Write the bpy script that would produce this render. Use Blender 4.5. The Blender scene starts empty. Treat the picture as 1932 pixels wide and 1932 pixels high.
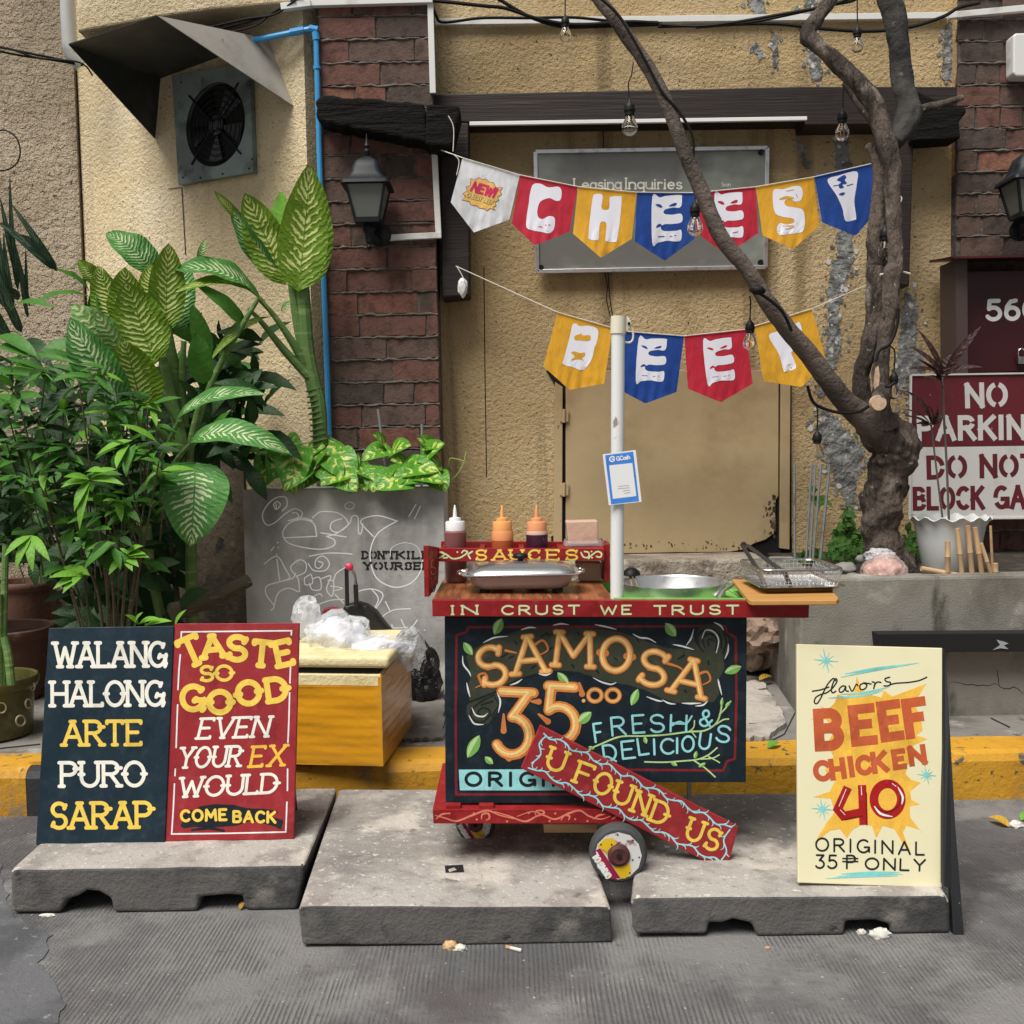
import bpy, bmesh, math, random
from mathutils import Vector, Matrix, noise as mnoise
from mathutils.geometry import tessellate_polygon
random.seed(7)
R = math.radians
SC = bpy.context.scene
COL = SC.collection
# ---------------------------------------------------------------- camera, light, exposure
PITCH, ROLL, CAMH, FPX = R(3.44), R(1.0), 1.25, 1932.0
cam_d = bpy.data.cameras.new('camera'); cam = bpy.data.objects.new('camera', cam_d); COL.objects.link(cam)
_f = Vector((0, math.cos(PITCH), -math.sin(PITCH)))
_r0 = Vector((1, 0, 0)); _u0 = Vector((0, math.sin(PITCH), math.cos(PITCH)))
CR = _r0*math.cos(ROLL) - _u0*math.sin(ROLL)
CU = _u0*math.cos(ROLL) + _r0*math.sin(ROLL)
CF = _f
O = Vector((0, 0, CAMH))
mw = Matrix.Identity(4)
for i in range(3):
    mw[i][0] = CR[i]; mw[i][1] = CU[i]; mw[i][2] = -CF[i]; mw[i][3] = O[i]
cam.matrix_world = mw
cam_d.sensor_width = 36; cam_d.lens = 36*FPX/1932; cam_d.clip_start = .05; cam_d.clip_end = 400
SC.camera = cam
SUN_EL, SUN_AZ = R(60), R(216)      # azimuth measured like a compass: 180 = from behind the camera
w = bpy.data.worlds.new('World'); SC.world = w; w.use_nodes = True
wn = w.node_tree.nodes; bg = wn['Background']
sky = wn.new('ShaderNodeTexSky'); sky.sky_type = 'NISHITA'; sky.sun_disc = False
sky.sun_elevation = SUN_EL; sky.sun_rotation = SUN_AZ; sky.dust_density = 4; sky.air_density = 1.0; sky.ozone_density = 1.0
hs = wn.new('ShaderNodeHueSaturation'); hs.inputs['Saturation'].default_value = .28
w.node_tree.links.new(sky.outputs[0], hs.inputs['Color']); w.node_tree.links.new(hs.outputs[0], bg.inputs[0])
bg.inputs[1].default_value = .055
sl = bpy.data.lights.new('sun', 'SUN'); so = bpy.data.objects.new('sun', sl); COL.objects.link(so)
sl.energy = 3.3; sl.angle = R(34); sl.color = (1, .96, .9)
_sd = Vector((math.sin(SUN_AZ)*math.cos(SUN_EL), math.cos(SUN_AZ)*math.cos(SUN_EL), math.sin(SUN_EL)))
so.rotation_euler = _sd.to_track_quat('Z', 'Y').to_euler()
SC.view_settings.view_transform = 'Standard'; SC.view_settings.look = 'None'
SC.view_settings.exposure = 0.38; SC.view_settings.gamma = 1
# ---------------------------------------------------------------- measuring helpers
def ray(px, py):
    return CR*((px-966)/FPX) + CU*((966-py)/FPX) + CF
def P(px, py, Y):
    d = ray(px, py); return O + d*(Y/d.y)
def G(px, py, z):
    d = ray(px, py); return O + d*((z-CAMH)/d.z)
def crop(k, ox, oy):
    f = lambda x, y: (ox+k*x, oy+k*y)
    f.k = k; return f
ID = crop(1, 0, 0)
Z1 = crop(.35714, 0, 0); Z2 = crop(.35714, 552, 0); Z3 = crop(.35714, 1242, 0); Z4 = crop(.3125, 0, 362.25); Z5 = crop(.3125, 0, 776.25)
Z6 = crop(.26786, 431.25, 776.25); Z7 = crop(.44643, 776.25, 931.5); Z8 = crop(.33046, 1414.5, 483)
W1 = crop(.3125, 34.5, 1138.5); W2 = crop(.34821, 793.5, 1121.25); W3 = crop(.35714, 776.25, 1345.5); W4 = crop(.35705, 1380, 1121.25)
W5 = crop(.35714, 0, 1595.6); W6 = crop(.44643, 828, 258.75); W7 = crop(.3125, 1000.5, 552); W8 = crop(.16963, 1069.5, 828)
V1 = crop(.13393, 1345.5, 1000.5); V3 = crop(.24107, 534.75, 1017.75); V4 = crop(.26796, 0, 1121.25); V7 = crop(.1875, 793.5, 948.75)
VF = crop(.08484, 862.5, 284.6); VW = crop(.098214, 1069.5, 1518)
class Plane:
    def __init__(s, p0, n):
        s.p0 = Vector(p0); s.n = Vector(n).normalized()
        if s.n.y > 0: s.n = -s.n
    def pt(s, px, py, h=0):
        d = ray(px, py); p = s.p0 + s.n*h
        return O + d*((p-O).dot(s.n)/d.dot(s.n))
def plane3(a, b, c): return Plane(a, (b-a).cross(c-a))
def planeY(Y): return Plane((0, Y, 0), (0, -1, 0))
# ---------------------------------------------------------------- materials
MATS = {}
def mat(name, c, layers=(), rough=.75, metal=0, bumps=(), spec=.5, trans=0, ior=1.45, alpha=1, coat=0, sheen=0, rvar=0, translucent=0, sss=0):
    """layers: (colour, scale, lo, hi, detail[, stretch xyz]); bumps: (scale, distance, detail, kind[, stretch])"""
    if name in MATS: return MATS[name]
    m = bpy.data.materials.new(name); m.use_nodes = True; nt = m.node_tree; N = nt.nodes; L = nt.links
    b = N['Principled BSDF']
    tc = N.new('ShaderNodeTexCoord')
    def vec(st):
        if not st: return tc.outputs['Object']
        mp = N.new('ShaderNodeMapping'); mp.inputs['Scale'].default_value = st; L.new(tc.outputs['Object'], mp.inputs[0]); return mp.outputs[0]
    def noise(scale, detail, st=None, kind='n'):
        if kind == 'v':
            t = N.new('ShaderNodeTexVoronoi'); t.inputs['Scale'].default_value = scale; L.new(vec(st), t.inputs['Vector']); return t.outputs['Distance']
        if kind == 'w':
            t = N.new('ShaderNodeTexWave'); t.inputs['Scale'].default_value = scale; t.inputs['Distortion'].default_value = detail; t.inputs['Detail'].default_value = 3
            L.new(vec(st), t.inputs['Vector']); return t.outputs['Fac']
        if kind == 'wm':      # ridges worn away in patches
            a = noise(scale, detail, st, 'w'); b_ = noise(2.6, 6); mr = N.new('ShaderNodeMapRange'); mr.interpolation_type = 'SMOOTHSTEP'; mr.inputs['From Min'].default_value = .38; mr.inputs['From Max'].default_value = .56
            L.new(b_, mr.inputs['Value']); mu = N.new('ShaderNodeMath'); mu.operation = 'MULTIPLY'; L.new(a, mu.inputs[0]); L.new(mr.outputs[0], mu.inputs[1]); return mu.outputs[0]
        t = N.new('ShaderNodeTexNoise'); t.inputs['Scale'].default_value = scale; t.inputs['Detail'].default_value = detail; t.inputs['Roughness'].default_value = .6
        L.new(vec(st), t.inputs['Vector']); return t.outputs['Fac']
    cur = None
    for ly in layers:
        col, scale, lo, hi, det = ly[:5]; st = ly[5] if len(ly) > 5 else None; kind = ly[6] if len(ly) > 6 else 'n'
        mr = N.new('ShaderNodeMapRange'); mr.interpolation_type = 'SMOOTHSTEP'
        mr.inputs['From Min'].default_value = lo; mr.inputs['From Max'].default_value = hi
        L.new(noise(scale, det, st, kind), mr.inputs['Value'])
        mx = N.new('ShaderNodeMix'); mx.data_type = 'RGBA'
        L.new(mr.outputs[0], mx.inputs['Factor'])
        if cur is None: mx.inputs['A'].default_value = (*c, 1)
        else: L.new(cur, mx.inputs['A'])
        mx.inputs['B'].default_value = (*col, 1)
        cur = mx.outputs['Result']
    if cur is None: b.inputs['Base Color'].default_value = (*c, 1)
    else: L.new(cur, b.inputs['Base Color'])
    b.inputs['Roughness'].default_value = rough; b.inputs['Metallic'].default_value = metal
    b.inputs['Specular IOR Level'].default_value = spec; b.inputs['IOR'].default_value = ior
    b.inputs['Transmission Weight'].default_value = trans; b.inputs['Alpha'].default_value = alpha
    b.inputs['Coat Weight'].default_value = coat; b.inputs['Sheen Weight'].default_value = sheen
    if sss: b.inputs['Subsurface Weight'].default_value = sss; b.inputs['Subsurface Scale'].default_value = .02
    if rvar:
        mr = N.new('ShaderNodeMapRange'); mr.inputs['To Min'].default_value = max(.02, rough-rvar); mr.inputs['To Max'].default_value = min(1, rough+rvar)
        mr.inputs['From Min'].default_value = .35; mr.inputs['From Max'].default_value = .65
        L.new(noise(14, 5), mr.inputs['Value']); L.new(mr.outputs[0], b.inputs['Roughness'])
    prev = None
    for bp in bumps:
        scale, dist, det, kind = bp[:4]; st = bp[4] if len(bp) > 4 else None
        bn = N.new('ShaderNodeBump'); bn.inputs['Distance'].default_value = dist; bn.inputs['Strength'].default_value = 1
        L.new(noise(scale, det, st, kind), bn.inputs['Height'])
        if prev: L.new(prev, bn.inputs['Normal'])
        prev = bn.outputs[0]
    if prev: L.new(prev, b.inputs['Normal'])
    if translucent:
        t = N.new('ShaderNodeBsdfTranslucent'); ms = N.new('ShaderNodeMixShader'); ms.inputs[0].default_value = translucent
        if cur is None: t.inputs[0].default_value = (*c, 1)
        else: L.new(cur, t.inputs[0])
        L.new(b.outputs[0], ms.inputs[1]); L.new(t.outputs[0], ms.inputs[2]); L.new(ms.outputs[0], N['Material Output'].inputs['Surface'])
    MATS[name] = m; return m
def paint(name, c, rough=.55, wear=.0):
    d = tuple(x*.72 for x in c); e = tuple(min(1, x*1.12+.01) for x in c)
    return mat(name, c, [(d, 9, .45, .7, 6), (e, 26, .48, .72, 5), (tuple(x*.55+.02 for x in c), 4, .58, .76, 6)], rough=rough, spec=.35, bumps=[(90, .0012, 4, 'n', (1, 1, .25)), (240, .0006, 2, 'n')], rvar=.12)
def leafmat(name, c, cream, amount=1, freq=13, slope=.5, bump=.0012, rough=.5, trans=.22):
    """leaf surface: cream streaks that follow the side veins; u runs across the leaf, v along it"""
    if name in MATS: return MATS[name]
    m = bpy.data.materials.new(name); m.use_nodes = True; nt = m.node_tree; N = nt.nodes; L = nt.links; b = N['Principled BSDF']
    uv = N.new('ShaderNodeUVMap'); sp = N.new('ShaderNodeSeparateXYZ'); L.new(uv.outputs[0], sp.inputs[0])
    def M(op, a, bb=None, cc=None):
        n = N.new('ShaderNodeMath'); n.operation = op
        for i, x in enumerate((a, bb, cc)):
            if x is None: continue
            if isinstance(x, (int, float)): n.inputs[i].default_value = x
            else: L.new(x, n.inputs[i])
        return n.outputs[0]
    tc = N.new('ShaderNodeTexCoord')
    ns = N.new('ShaderNodeTexNoise'); ns.inputs['Scale'].default_value = 45; ns.inputs['Detail'].default_value = 3; L.new(tc.outputs['Object'], ns.inputs[0])
    nb = N.new('ShaderNodeTexNoise'); nb.inputs['Scale'].default_value = 14; nb.inputs['Detail'].default_value = 2; L.new(tc.outputs['Object'], nb.inputs[0])
    au = M('ABSOLUTE', M('SUBTRACT', M('MULTIPLY', sp.outputs['X'], 2), 1))
    ph = M('SUBTRACT', M('MULTIPLY', sp.outputs['Y'], freq), M('MULTIPLY', au, freq*slope*.2))
    ph = M('ADD', ph, M('MULTIPLY', ns.outputs['Fac'], 1.1)); ph = M('ADD', ph, M('MULTIPLY', nb.outputs['Fac'], 1.0))
    wv = M('SINE', M('MULTIPLY', ph, 6.2832))
    edge = M('SMOOTH_MIN', M('SUBTRACT', 1.0, M('POWER', au, 2.2)), M('MULTIPLY', sp.outputs['Y'], 5.0), .1)
    val = M('ADD', M('MULTIPLY', wv, .5), M('MULTIPLY', edge, 1.15))
    val = M('ADD', val, M('MULTIPLY', M('SUBTRACT', nb.outputs['Fac'], .5), 1.8)); val = M('ADD', val, M('MULTIPLY', M('SUBTRACT', ns.outputs['Fac'], .5), 1.2))
    mr = N.new('ShaderNodeMapRange'); mr.interpolation_type = 'SMOOTHSTEP'; mr.inputs['From Min'].default_value = 1.05; mr.inputs['From Max'].default_value = 1.5
    L.new(val, mr.inputs['Value'])
    fac = M('MULTIPLY', mr.outputs[0], amount)
    rib = M('LESS_THAN', au, .025)
    dk = N.new('ShaderNodeMix'); dk.data_type = 'RGBA'; dk.inputs['A'].default_value = (*c, 1); dk.inputs['B'].default_value = (*[x*1.7 for x in c], 1); L.new(nb.outputs['Fac'], dk.inputs['Factor'])
    mx = N.new('ShaderNodeMix'); mx.data_type = 'RGBA'; L.new(fac, mx.inputs['Factor']); L.new(dk.outputs['Result'], mx.inputs['A']); mx.inputs['B'].default_value = (*cream, 1)
    m2 = N.new('ShaderNodeMix'); m2.data_type = 'RGBA'; L.new(rib, m2.inputs['Factor']); L.new(mx.outputs['Result'], m2.inputs['A']); m2.inputs['B'].default_value = (*[x*1.3+.01 for x in c], 1)
    L.new(m2.outputs['Result'], b.inputs['Base Color']); b.inputs['Roughness'].default_value = rough; b.inputs['Specular IOR Level'].default_value = .28
    bn = N.new('ShaderNodeBump'); bn.inputs['Distance'].default_value = bump; L.new(wv, bn.inputs['Height']); L.new(bn.outputs[0], b.inputs['Normal'])
    t = N.new('ShaderNodeBsdfTranslucent'); ms = N.new('ShaderNodeMixShader'); ms.inputs[0].default_value = trans
    L.new(m2.outputs['Result'], t.inputs[0]); L.new(b.outputs[0], ms.inputs[1]); L.new(t.outputs[0], ms.inputs[2]); L.new(ms.outputs[0], N['Material Output'].inputs['Surface'])
    MATS[name] = m; return m
# ---------------------------------------------------------------- mesh builder
class MB:
    def __init__(s): s.v = []; s.f = []; s.fm = []; s.uv = []; s.mats = []; s.mi = 0; s.lift = 0
    def m(s, material):
        if material not in s.mats: s.mats.append(material)
        s.mi = s.mats.index(material); return s
    def add(s, pts): i = len(s.v); s.v.extend(Vector(p) for p in pts); return i
    def face(s, idx, uv=None): s.f.append(tuple(idx)); s.fm.append(s.mi); s.uv.append(uv)
    def quad(s, *pts): i = s.add(pts); s.face(range(i, i+len(pts)))
    def prism(s, front, vec):
        n = len(front); vec = Vector(vec); i = s.add(front); j = s.add([Vector(p)+vec for p in front])
        s.face(range(i, i+n)); s.face(range(j+n-1, j-1, -1))
        for k in range(n): a, b = i+k, i+(k+1) % n; s.face((b, a, j+k, j+(k+1) % n))
        return s
    def box(s, x0, x1, y0, y1, z0, z1):
        return s.prism([(x0, y0, z0), (x1, y0, z0), (x1, y0, z1), (x0, y0, z1)], (0, y1-y0, 0))
    def slab(s, c, pts, Y, depth):       # outline traced on the upright plane at Y, real thickness behind it
        return s.prism([P(*c(*p), Y) for p in pts], (0, depth, 0))
    def bar(s, a, b, w, h, up=(0, 0, 1)):
        a, b = Vector(a), Vector(b); d = (b-a).normalized(); sd = d.cross(Vector(up)).normalized()*w/2; u = sd.cross(d).normalized()*h/2
        return s.prism([a-sd-u, a+sd-u, a+sd+u, a-sd+u], b-a)
    def tube(s, pts, rad, n=8, cap=True, bump=0, bs=20):
        pts = [Vector(p) for p in pts]
        if not hasattr(rad, '__len__'): rad = [rad]*len(pts)
        t0 = (pts[1]-pts[0]).normalized(); a = t0.orthogonal().normalized(); rings = []
        for k, p in enumerate(pts):
            t = (pts[min(k+1, len(pts)-1)]-pts[max(k-1, 0)]).normalized()
            a = (a-t*a.dot(t)).normalized(); b = t.cross(a)
            ring = []
            for q in range(n):
                ang = 2*math.pi*q/n; d = a*math.cos(ang)+b*math.sin(ang); r = rad[k]
                if bump: r *= 1+bump*mnoise.noise((p+d*r)*bs)+bump*.45*mnoise.noise((p+d*r)*bs*3.1)-bump*.35*abs(mnoise.noise(Vector(((p.x+d.x*r)*bs*4, (p.y+d.y*r)*bs*4, (p.z+d.z*r)*bs*1.3))))+bump*.6*mnoise.noise(Vector((ang*1.6, p.z*5, p.x*5)))
                ring.append(p+d*r)
            rings.append(s.add(ring))
        for k in range(len(pts)-1):
            for q in range(n):
                q2 = (q+1) % n; s.face((rings[k]+q, rings[k]+q2, rings[k+1]+q2, rings[k+1]+q))
        if cap: s.face(range(rings[0]+n-1, rings[0]-1, -1)); s.face(range(rings[-1], rings[-1]+n))
        return s
    def lathe(s, c, prof, n=24, axis='z', sx=1, sy=1, cap=True):
        c = Vector(c); rings = []
        for r, h in prof:
            pts = []
            for q in range(n):
                a = 2*math.pi*q/n
                pts.append(c+(Vector((r*sx*math.cos(a), r*sy*math.sin(a), h)) if axis == 'z' else Vector((r*math.cos(a), h, r*math.sin(a)))))
            rings.append(s.add(pts))
        for k in range(len(prof)-1):
            for q in range(n):
                q2 = (q+1) % n; s.face((rings[k]+q, rings[k]+q2, rings[k+1]+q2, rings[k+1]+q))
        if cap: s.face(range(rings[0]+n-1, rings[0]-1, -1)); s.face(range(rings[-1], rings[-1]+n))
        return s
    def rrect(s, c, secs, n=6, cap=True):     # loft of rounded rectangles: (half w, half d, corner, z)
        c = Vector(c); rings = []
        for hw, hd, cr, z in secs:
            pts = []
            for cx, cy, a0 in ((1, 1, 0), (-1, 1, 90), (-1, -1, 180), (1, -1, 270)):
                for q in range(n+1):
                    a = R(a0+90*q/n); pts.append(c+Vector((cx*(hw-cr)+cr*math.cos(a), cy*(hd-cr)+cr*math.sin(a), z)))
            rings.append((s.add(pts), len(pts)))
        for k in range(len(secs)-1):
            i, m_ = rings[k]; j = rings[k+1][0]
            for q in range(m_): q2 = (q+1) % m_; s.face((i+q, i+q2, j+q2, j+q))
        if cap: s.face(range(rings[0][0]+rings[0][1]-1, rings[0][0]-1, -1)); s.face(range(rings[-1][0], rings[-1][0]+rings[-1][1]))
        return s
    def lump(s, c, r, n=3, amp=.25, fs=6, flat=0, seed=0, amp2=0, fs2=30, jit=0):   # crumpled closed body
        bm = bmesh.new(); bmesh.ops.create_icosphere(bm, subdivisions=n, radius=1)
        c = Vector(c); i0 = len(s.v); sh = Vector((seed*3.1, seed*1.7, seed*.9))
        for v in bm.verts:
            d = v.co.normalized(); k = 1+amp*mnoise.noise(d*fs*.35+sh)
            if amp2: k += amp2*(1-2*abs(mnoise.noise(d*fs2*.2+sh)))
            if jit: k += jit*mnoise.cell(d*9+sh)+jit*mnoise.noise(d*13+sh)
            q = Vector((d.x*r[0], d.y*r[1], d.z*r[2]))*k
            if flat and q.z < -r[2]*flat: q.z = -r[2]*flat
            s.v.append(c+q)
        for f in bm.faces: s.face([i0+v.index for v in f.verts])
        bm.free(); return s
    # --- flat paint laid on a surface
    def fill(s, c, surf, pts, h=.0005, holes=()):
        h = h*.5+s.lift; s.lift += 6e-6
        loops = [[Vector((*p, 0)) for p in pts]]+[[Vector((*p, 0)) for p in hl] for hl in holes]
        flat = [p for l in loops for p in l]
        tris = tessellate_polygon(loops)
        if hasattr(surf, 'amp'):            # cloth: cut the print fine enough to follow the waves
            todo = [tuple(flat[k] for k in t) for t in tris]
            while todo:
                A = todo.pop(); e = [(A[k]-A[(k+1) % 3]).length*c.k for k in range(3)]; k = e.index(max(e))
                if e[k] > 7:
                    m_ = (A[k]+A[(k+1) % 3])/2; B = A[(k+2) % 3]; todo += [(A[k], m_, B), (m_, A[(k+1) % 3], B)]
                else: s.quad(*[surf.pt(*c(p.x, p.y), h) for p in A])
            return s
        i = s.add([surf.pt(*c(p.x, p.y), h) for p in flat])
        for t in tris: s.face([i+k for k in t])
        return s
    def stroke(s, c, surf, pts, w, smooth=False, h=.001, caps=True, taper=None, closed=False):
        if smooth: pts = spline(pts, closed)
        elif closed: pts = list(pts)+[pts[0]]
        pts = [Vector(p) for p in pts]; q = [pts[0]]
        for p in pts[1:]:
            if (p-q[-1]).length > 1e-4: q.append(p)
        pts = q
        if len(pts) < 2: return s
        h = h*.5+s.lift; s.lift += 5e-6
        if s.lift > .0003: s.lift = 0
        n = len(pts); E = []; M_ = surf.pt
        for k in range(n):
            d1 = (pts[k]-pts[k-1]).normalized() if k else None; d2 = (pts[k+1]-pts[k]).normalized() if k < n-1 else None
            if closed and k in (0, n-1): d1 = (pts[n-1]-pts[n-2]).normalized(); d2 = (pts[1]-pts[0]).normalized()
            d1 = d1 or d2; d2 = d2 or d1
            t = (d1+d2); t = t.normalized() if t.length > .1 else d2
            nn = Vector((-t.y, t.x)); ml = min(1/max(nn.dot(Vector((-d2.y, d2.x))), .3), 1.6)
            f = k/(n-1); ww = w/2*(1 if taper is None else taper(f))
            E.append((pts[k]+nn*ww*ml, pts[k], pts[k]-nn*ww*ml, ww, t))
        i = s.add([M_(*c(*e), h+(.00004 if a == 1 else 0)) for e3 in E for a, e in enumerate(e3[:3])])
        for k in range(n-1):
            a = i+3*k; s.face((a, a+1, a+4, a+3)); s.face((a+1, a+2, a+5, a+4))
        if caps and not closed:
            for k, sg in ((0, -1), (n-1, 1)):
                ctr, ww, t = E[k][1], E[k][3], E[k][4]*sg; nn = Vector((-t.y, t.x))
                ring = [ctr+(nn*math.cos(a)+t*math.sin(a))*ww for a in [math.pi*j/6 for j in range(7)]]
                j = s.add([M_(*c(*ctr), h+.00004)]+[M_(*c(*p), h) for p in ring])
                for a in range(6): s.face((j, j+1+a, j+2+a))
        return s
    def dot(s, c, surf, p, r, h=.001, ry=None):
        ry = ry or r
        return s.fill(c, surf, [(p[0]+r*math.cos(a*math.pi/6), p[1]+ry*math.sin(a*math.pi/6)) for a in range(12)], h)
    def build(s, name, parent=None, smooth=False, bevel=0, sharp=35, seg=2, loc=None):
        me = bpy.data.meshes.new(name); off = world_loc(parent) if parent else (Vector(loc) if loc else Vector())
        me.from_pydata([v-off for v in s.v], [], s.f)
        for m_ in s.mats: me.materials.append(m_)
        me.polygons.foreach_set('material_index', s.fm)
        if any(u for u in s.uv):
            ul = me.uv_layers.new(name='UVMap'); k = 0
            for p, u in zip(me.polygons, s.uv):
                for j in range(p.loop_total): ul.data[p.loop_start+j].uv = u[j] if u else (0, 0)
        if smooth:
            me.polygons.foreach_set('use_smooth', [True]*len(s.f)); me.set_sharp_from_angle(angle=R(sharp))
        o = bpy.data.objects.new(name, me); COL.objects.link(o)
        if parent: o.parent = parent
        elif loc: o.location = off
        if bevel:
            bv = o.modifiers.new('bevel', 'BEVEL'); bv.width = bevel; bv.segments = seg; bv.limit_method = 'ANGLE'; bv.angle_limit = R(40)
        return o
def world_loc(o):
    v = Vector(o.location)
    while o.parent: o = o.parent; v += o.location
    return v
def thing(name, label, cat, loc=(0, 0, 0), group=None):
    o = bpy.data.objects.new(name, None); o.empty_display_size = .05; COL.objects.link(o); o.location = Vector(loc)
    return tag(o, label, cat, group)
def tag(o, label=None, cat=None, group=None, kind=None):
    for k, v in (('label', label), ('category', cat), ('group', group), ('kind', kind)):
        if v: o[k] = v
    return o
def spline(pts, closed=False, n=7):
    pts = [Vector(p) for p in pts]; out = []; L = len(pts); rng = range(L) if closed else range(L-1)
    for k in rng:
        g = (lambda i: pts[i % L]) if closed else (lambda i: pts[max(0, min(L-1, i))])
        p0, p1, p2, p3 = g(k-1), g(k), g(k+1), g(k+2)
        for j in range(n):
            t = j/n; out.append(.5*((2*p1)+(p2-p0)*t+(2*p0-5*p1+4*p2-p3)*t*t+(3*p1-p0-3*p2+p3)*t**3))
    out.append(pts[0].copy() if closed else pts[-1]); return out
def jag(pts, step, amp, seed=0):       # roughen an outline
    rr = random.Random(seed); out = []
    for k in range(len(pts)):
        a, b = Vector(pts[k]), Vector(pts[(k+1) % len(pts)]); n = max(1, int((b-a).length/step)); d = (b-a).normalized(); nn = Vector((-d.y, d.x))
        for j in range(n): out.append(a+(b-a)*(j/n)+nn*rr.uniform(-amp, amp))
    return [(p.x, p.y) for p in out]
def jag_line(pts, amp=1.6, seed=1):
    rr = random.Random(seed); out = []
    for p in spline(pts, n=5): out.append((p.x+rr.uniform(-amp, amp), p.y+rr.uniform(-amp, amp)))
    return out
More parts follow.
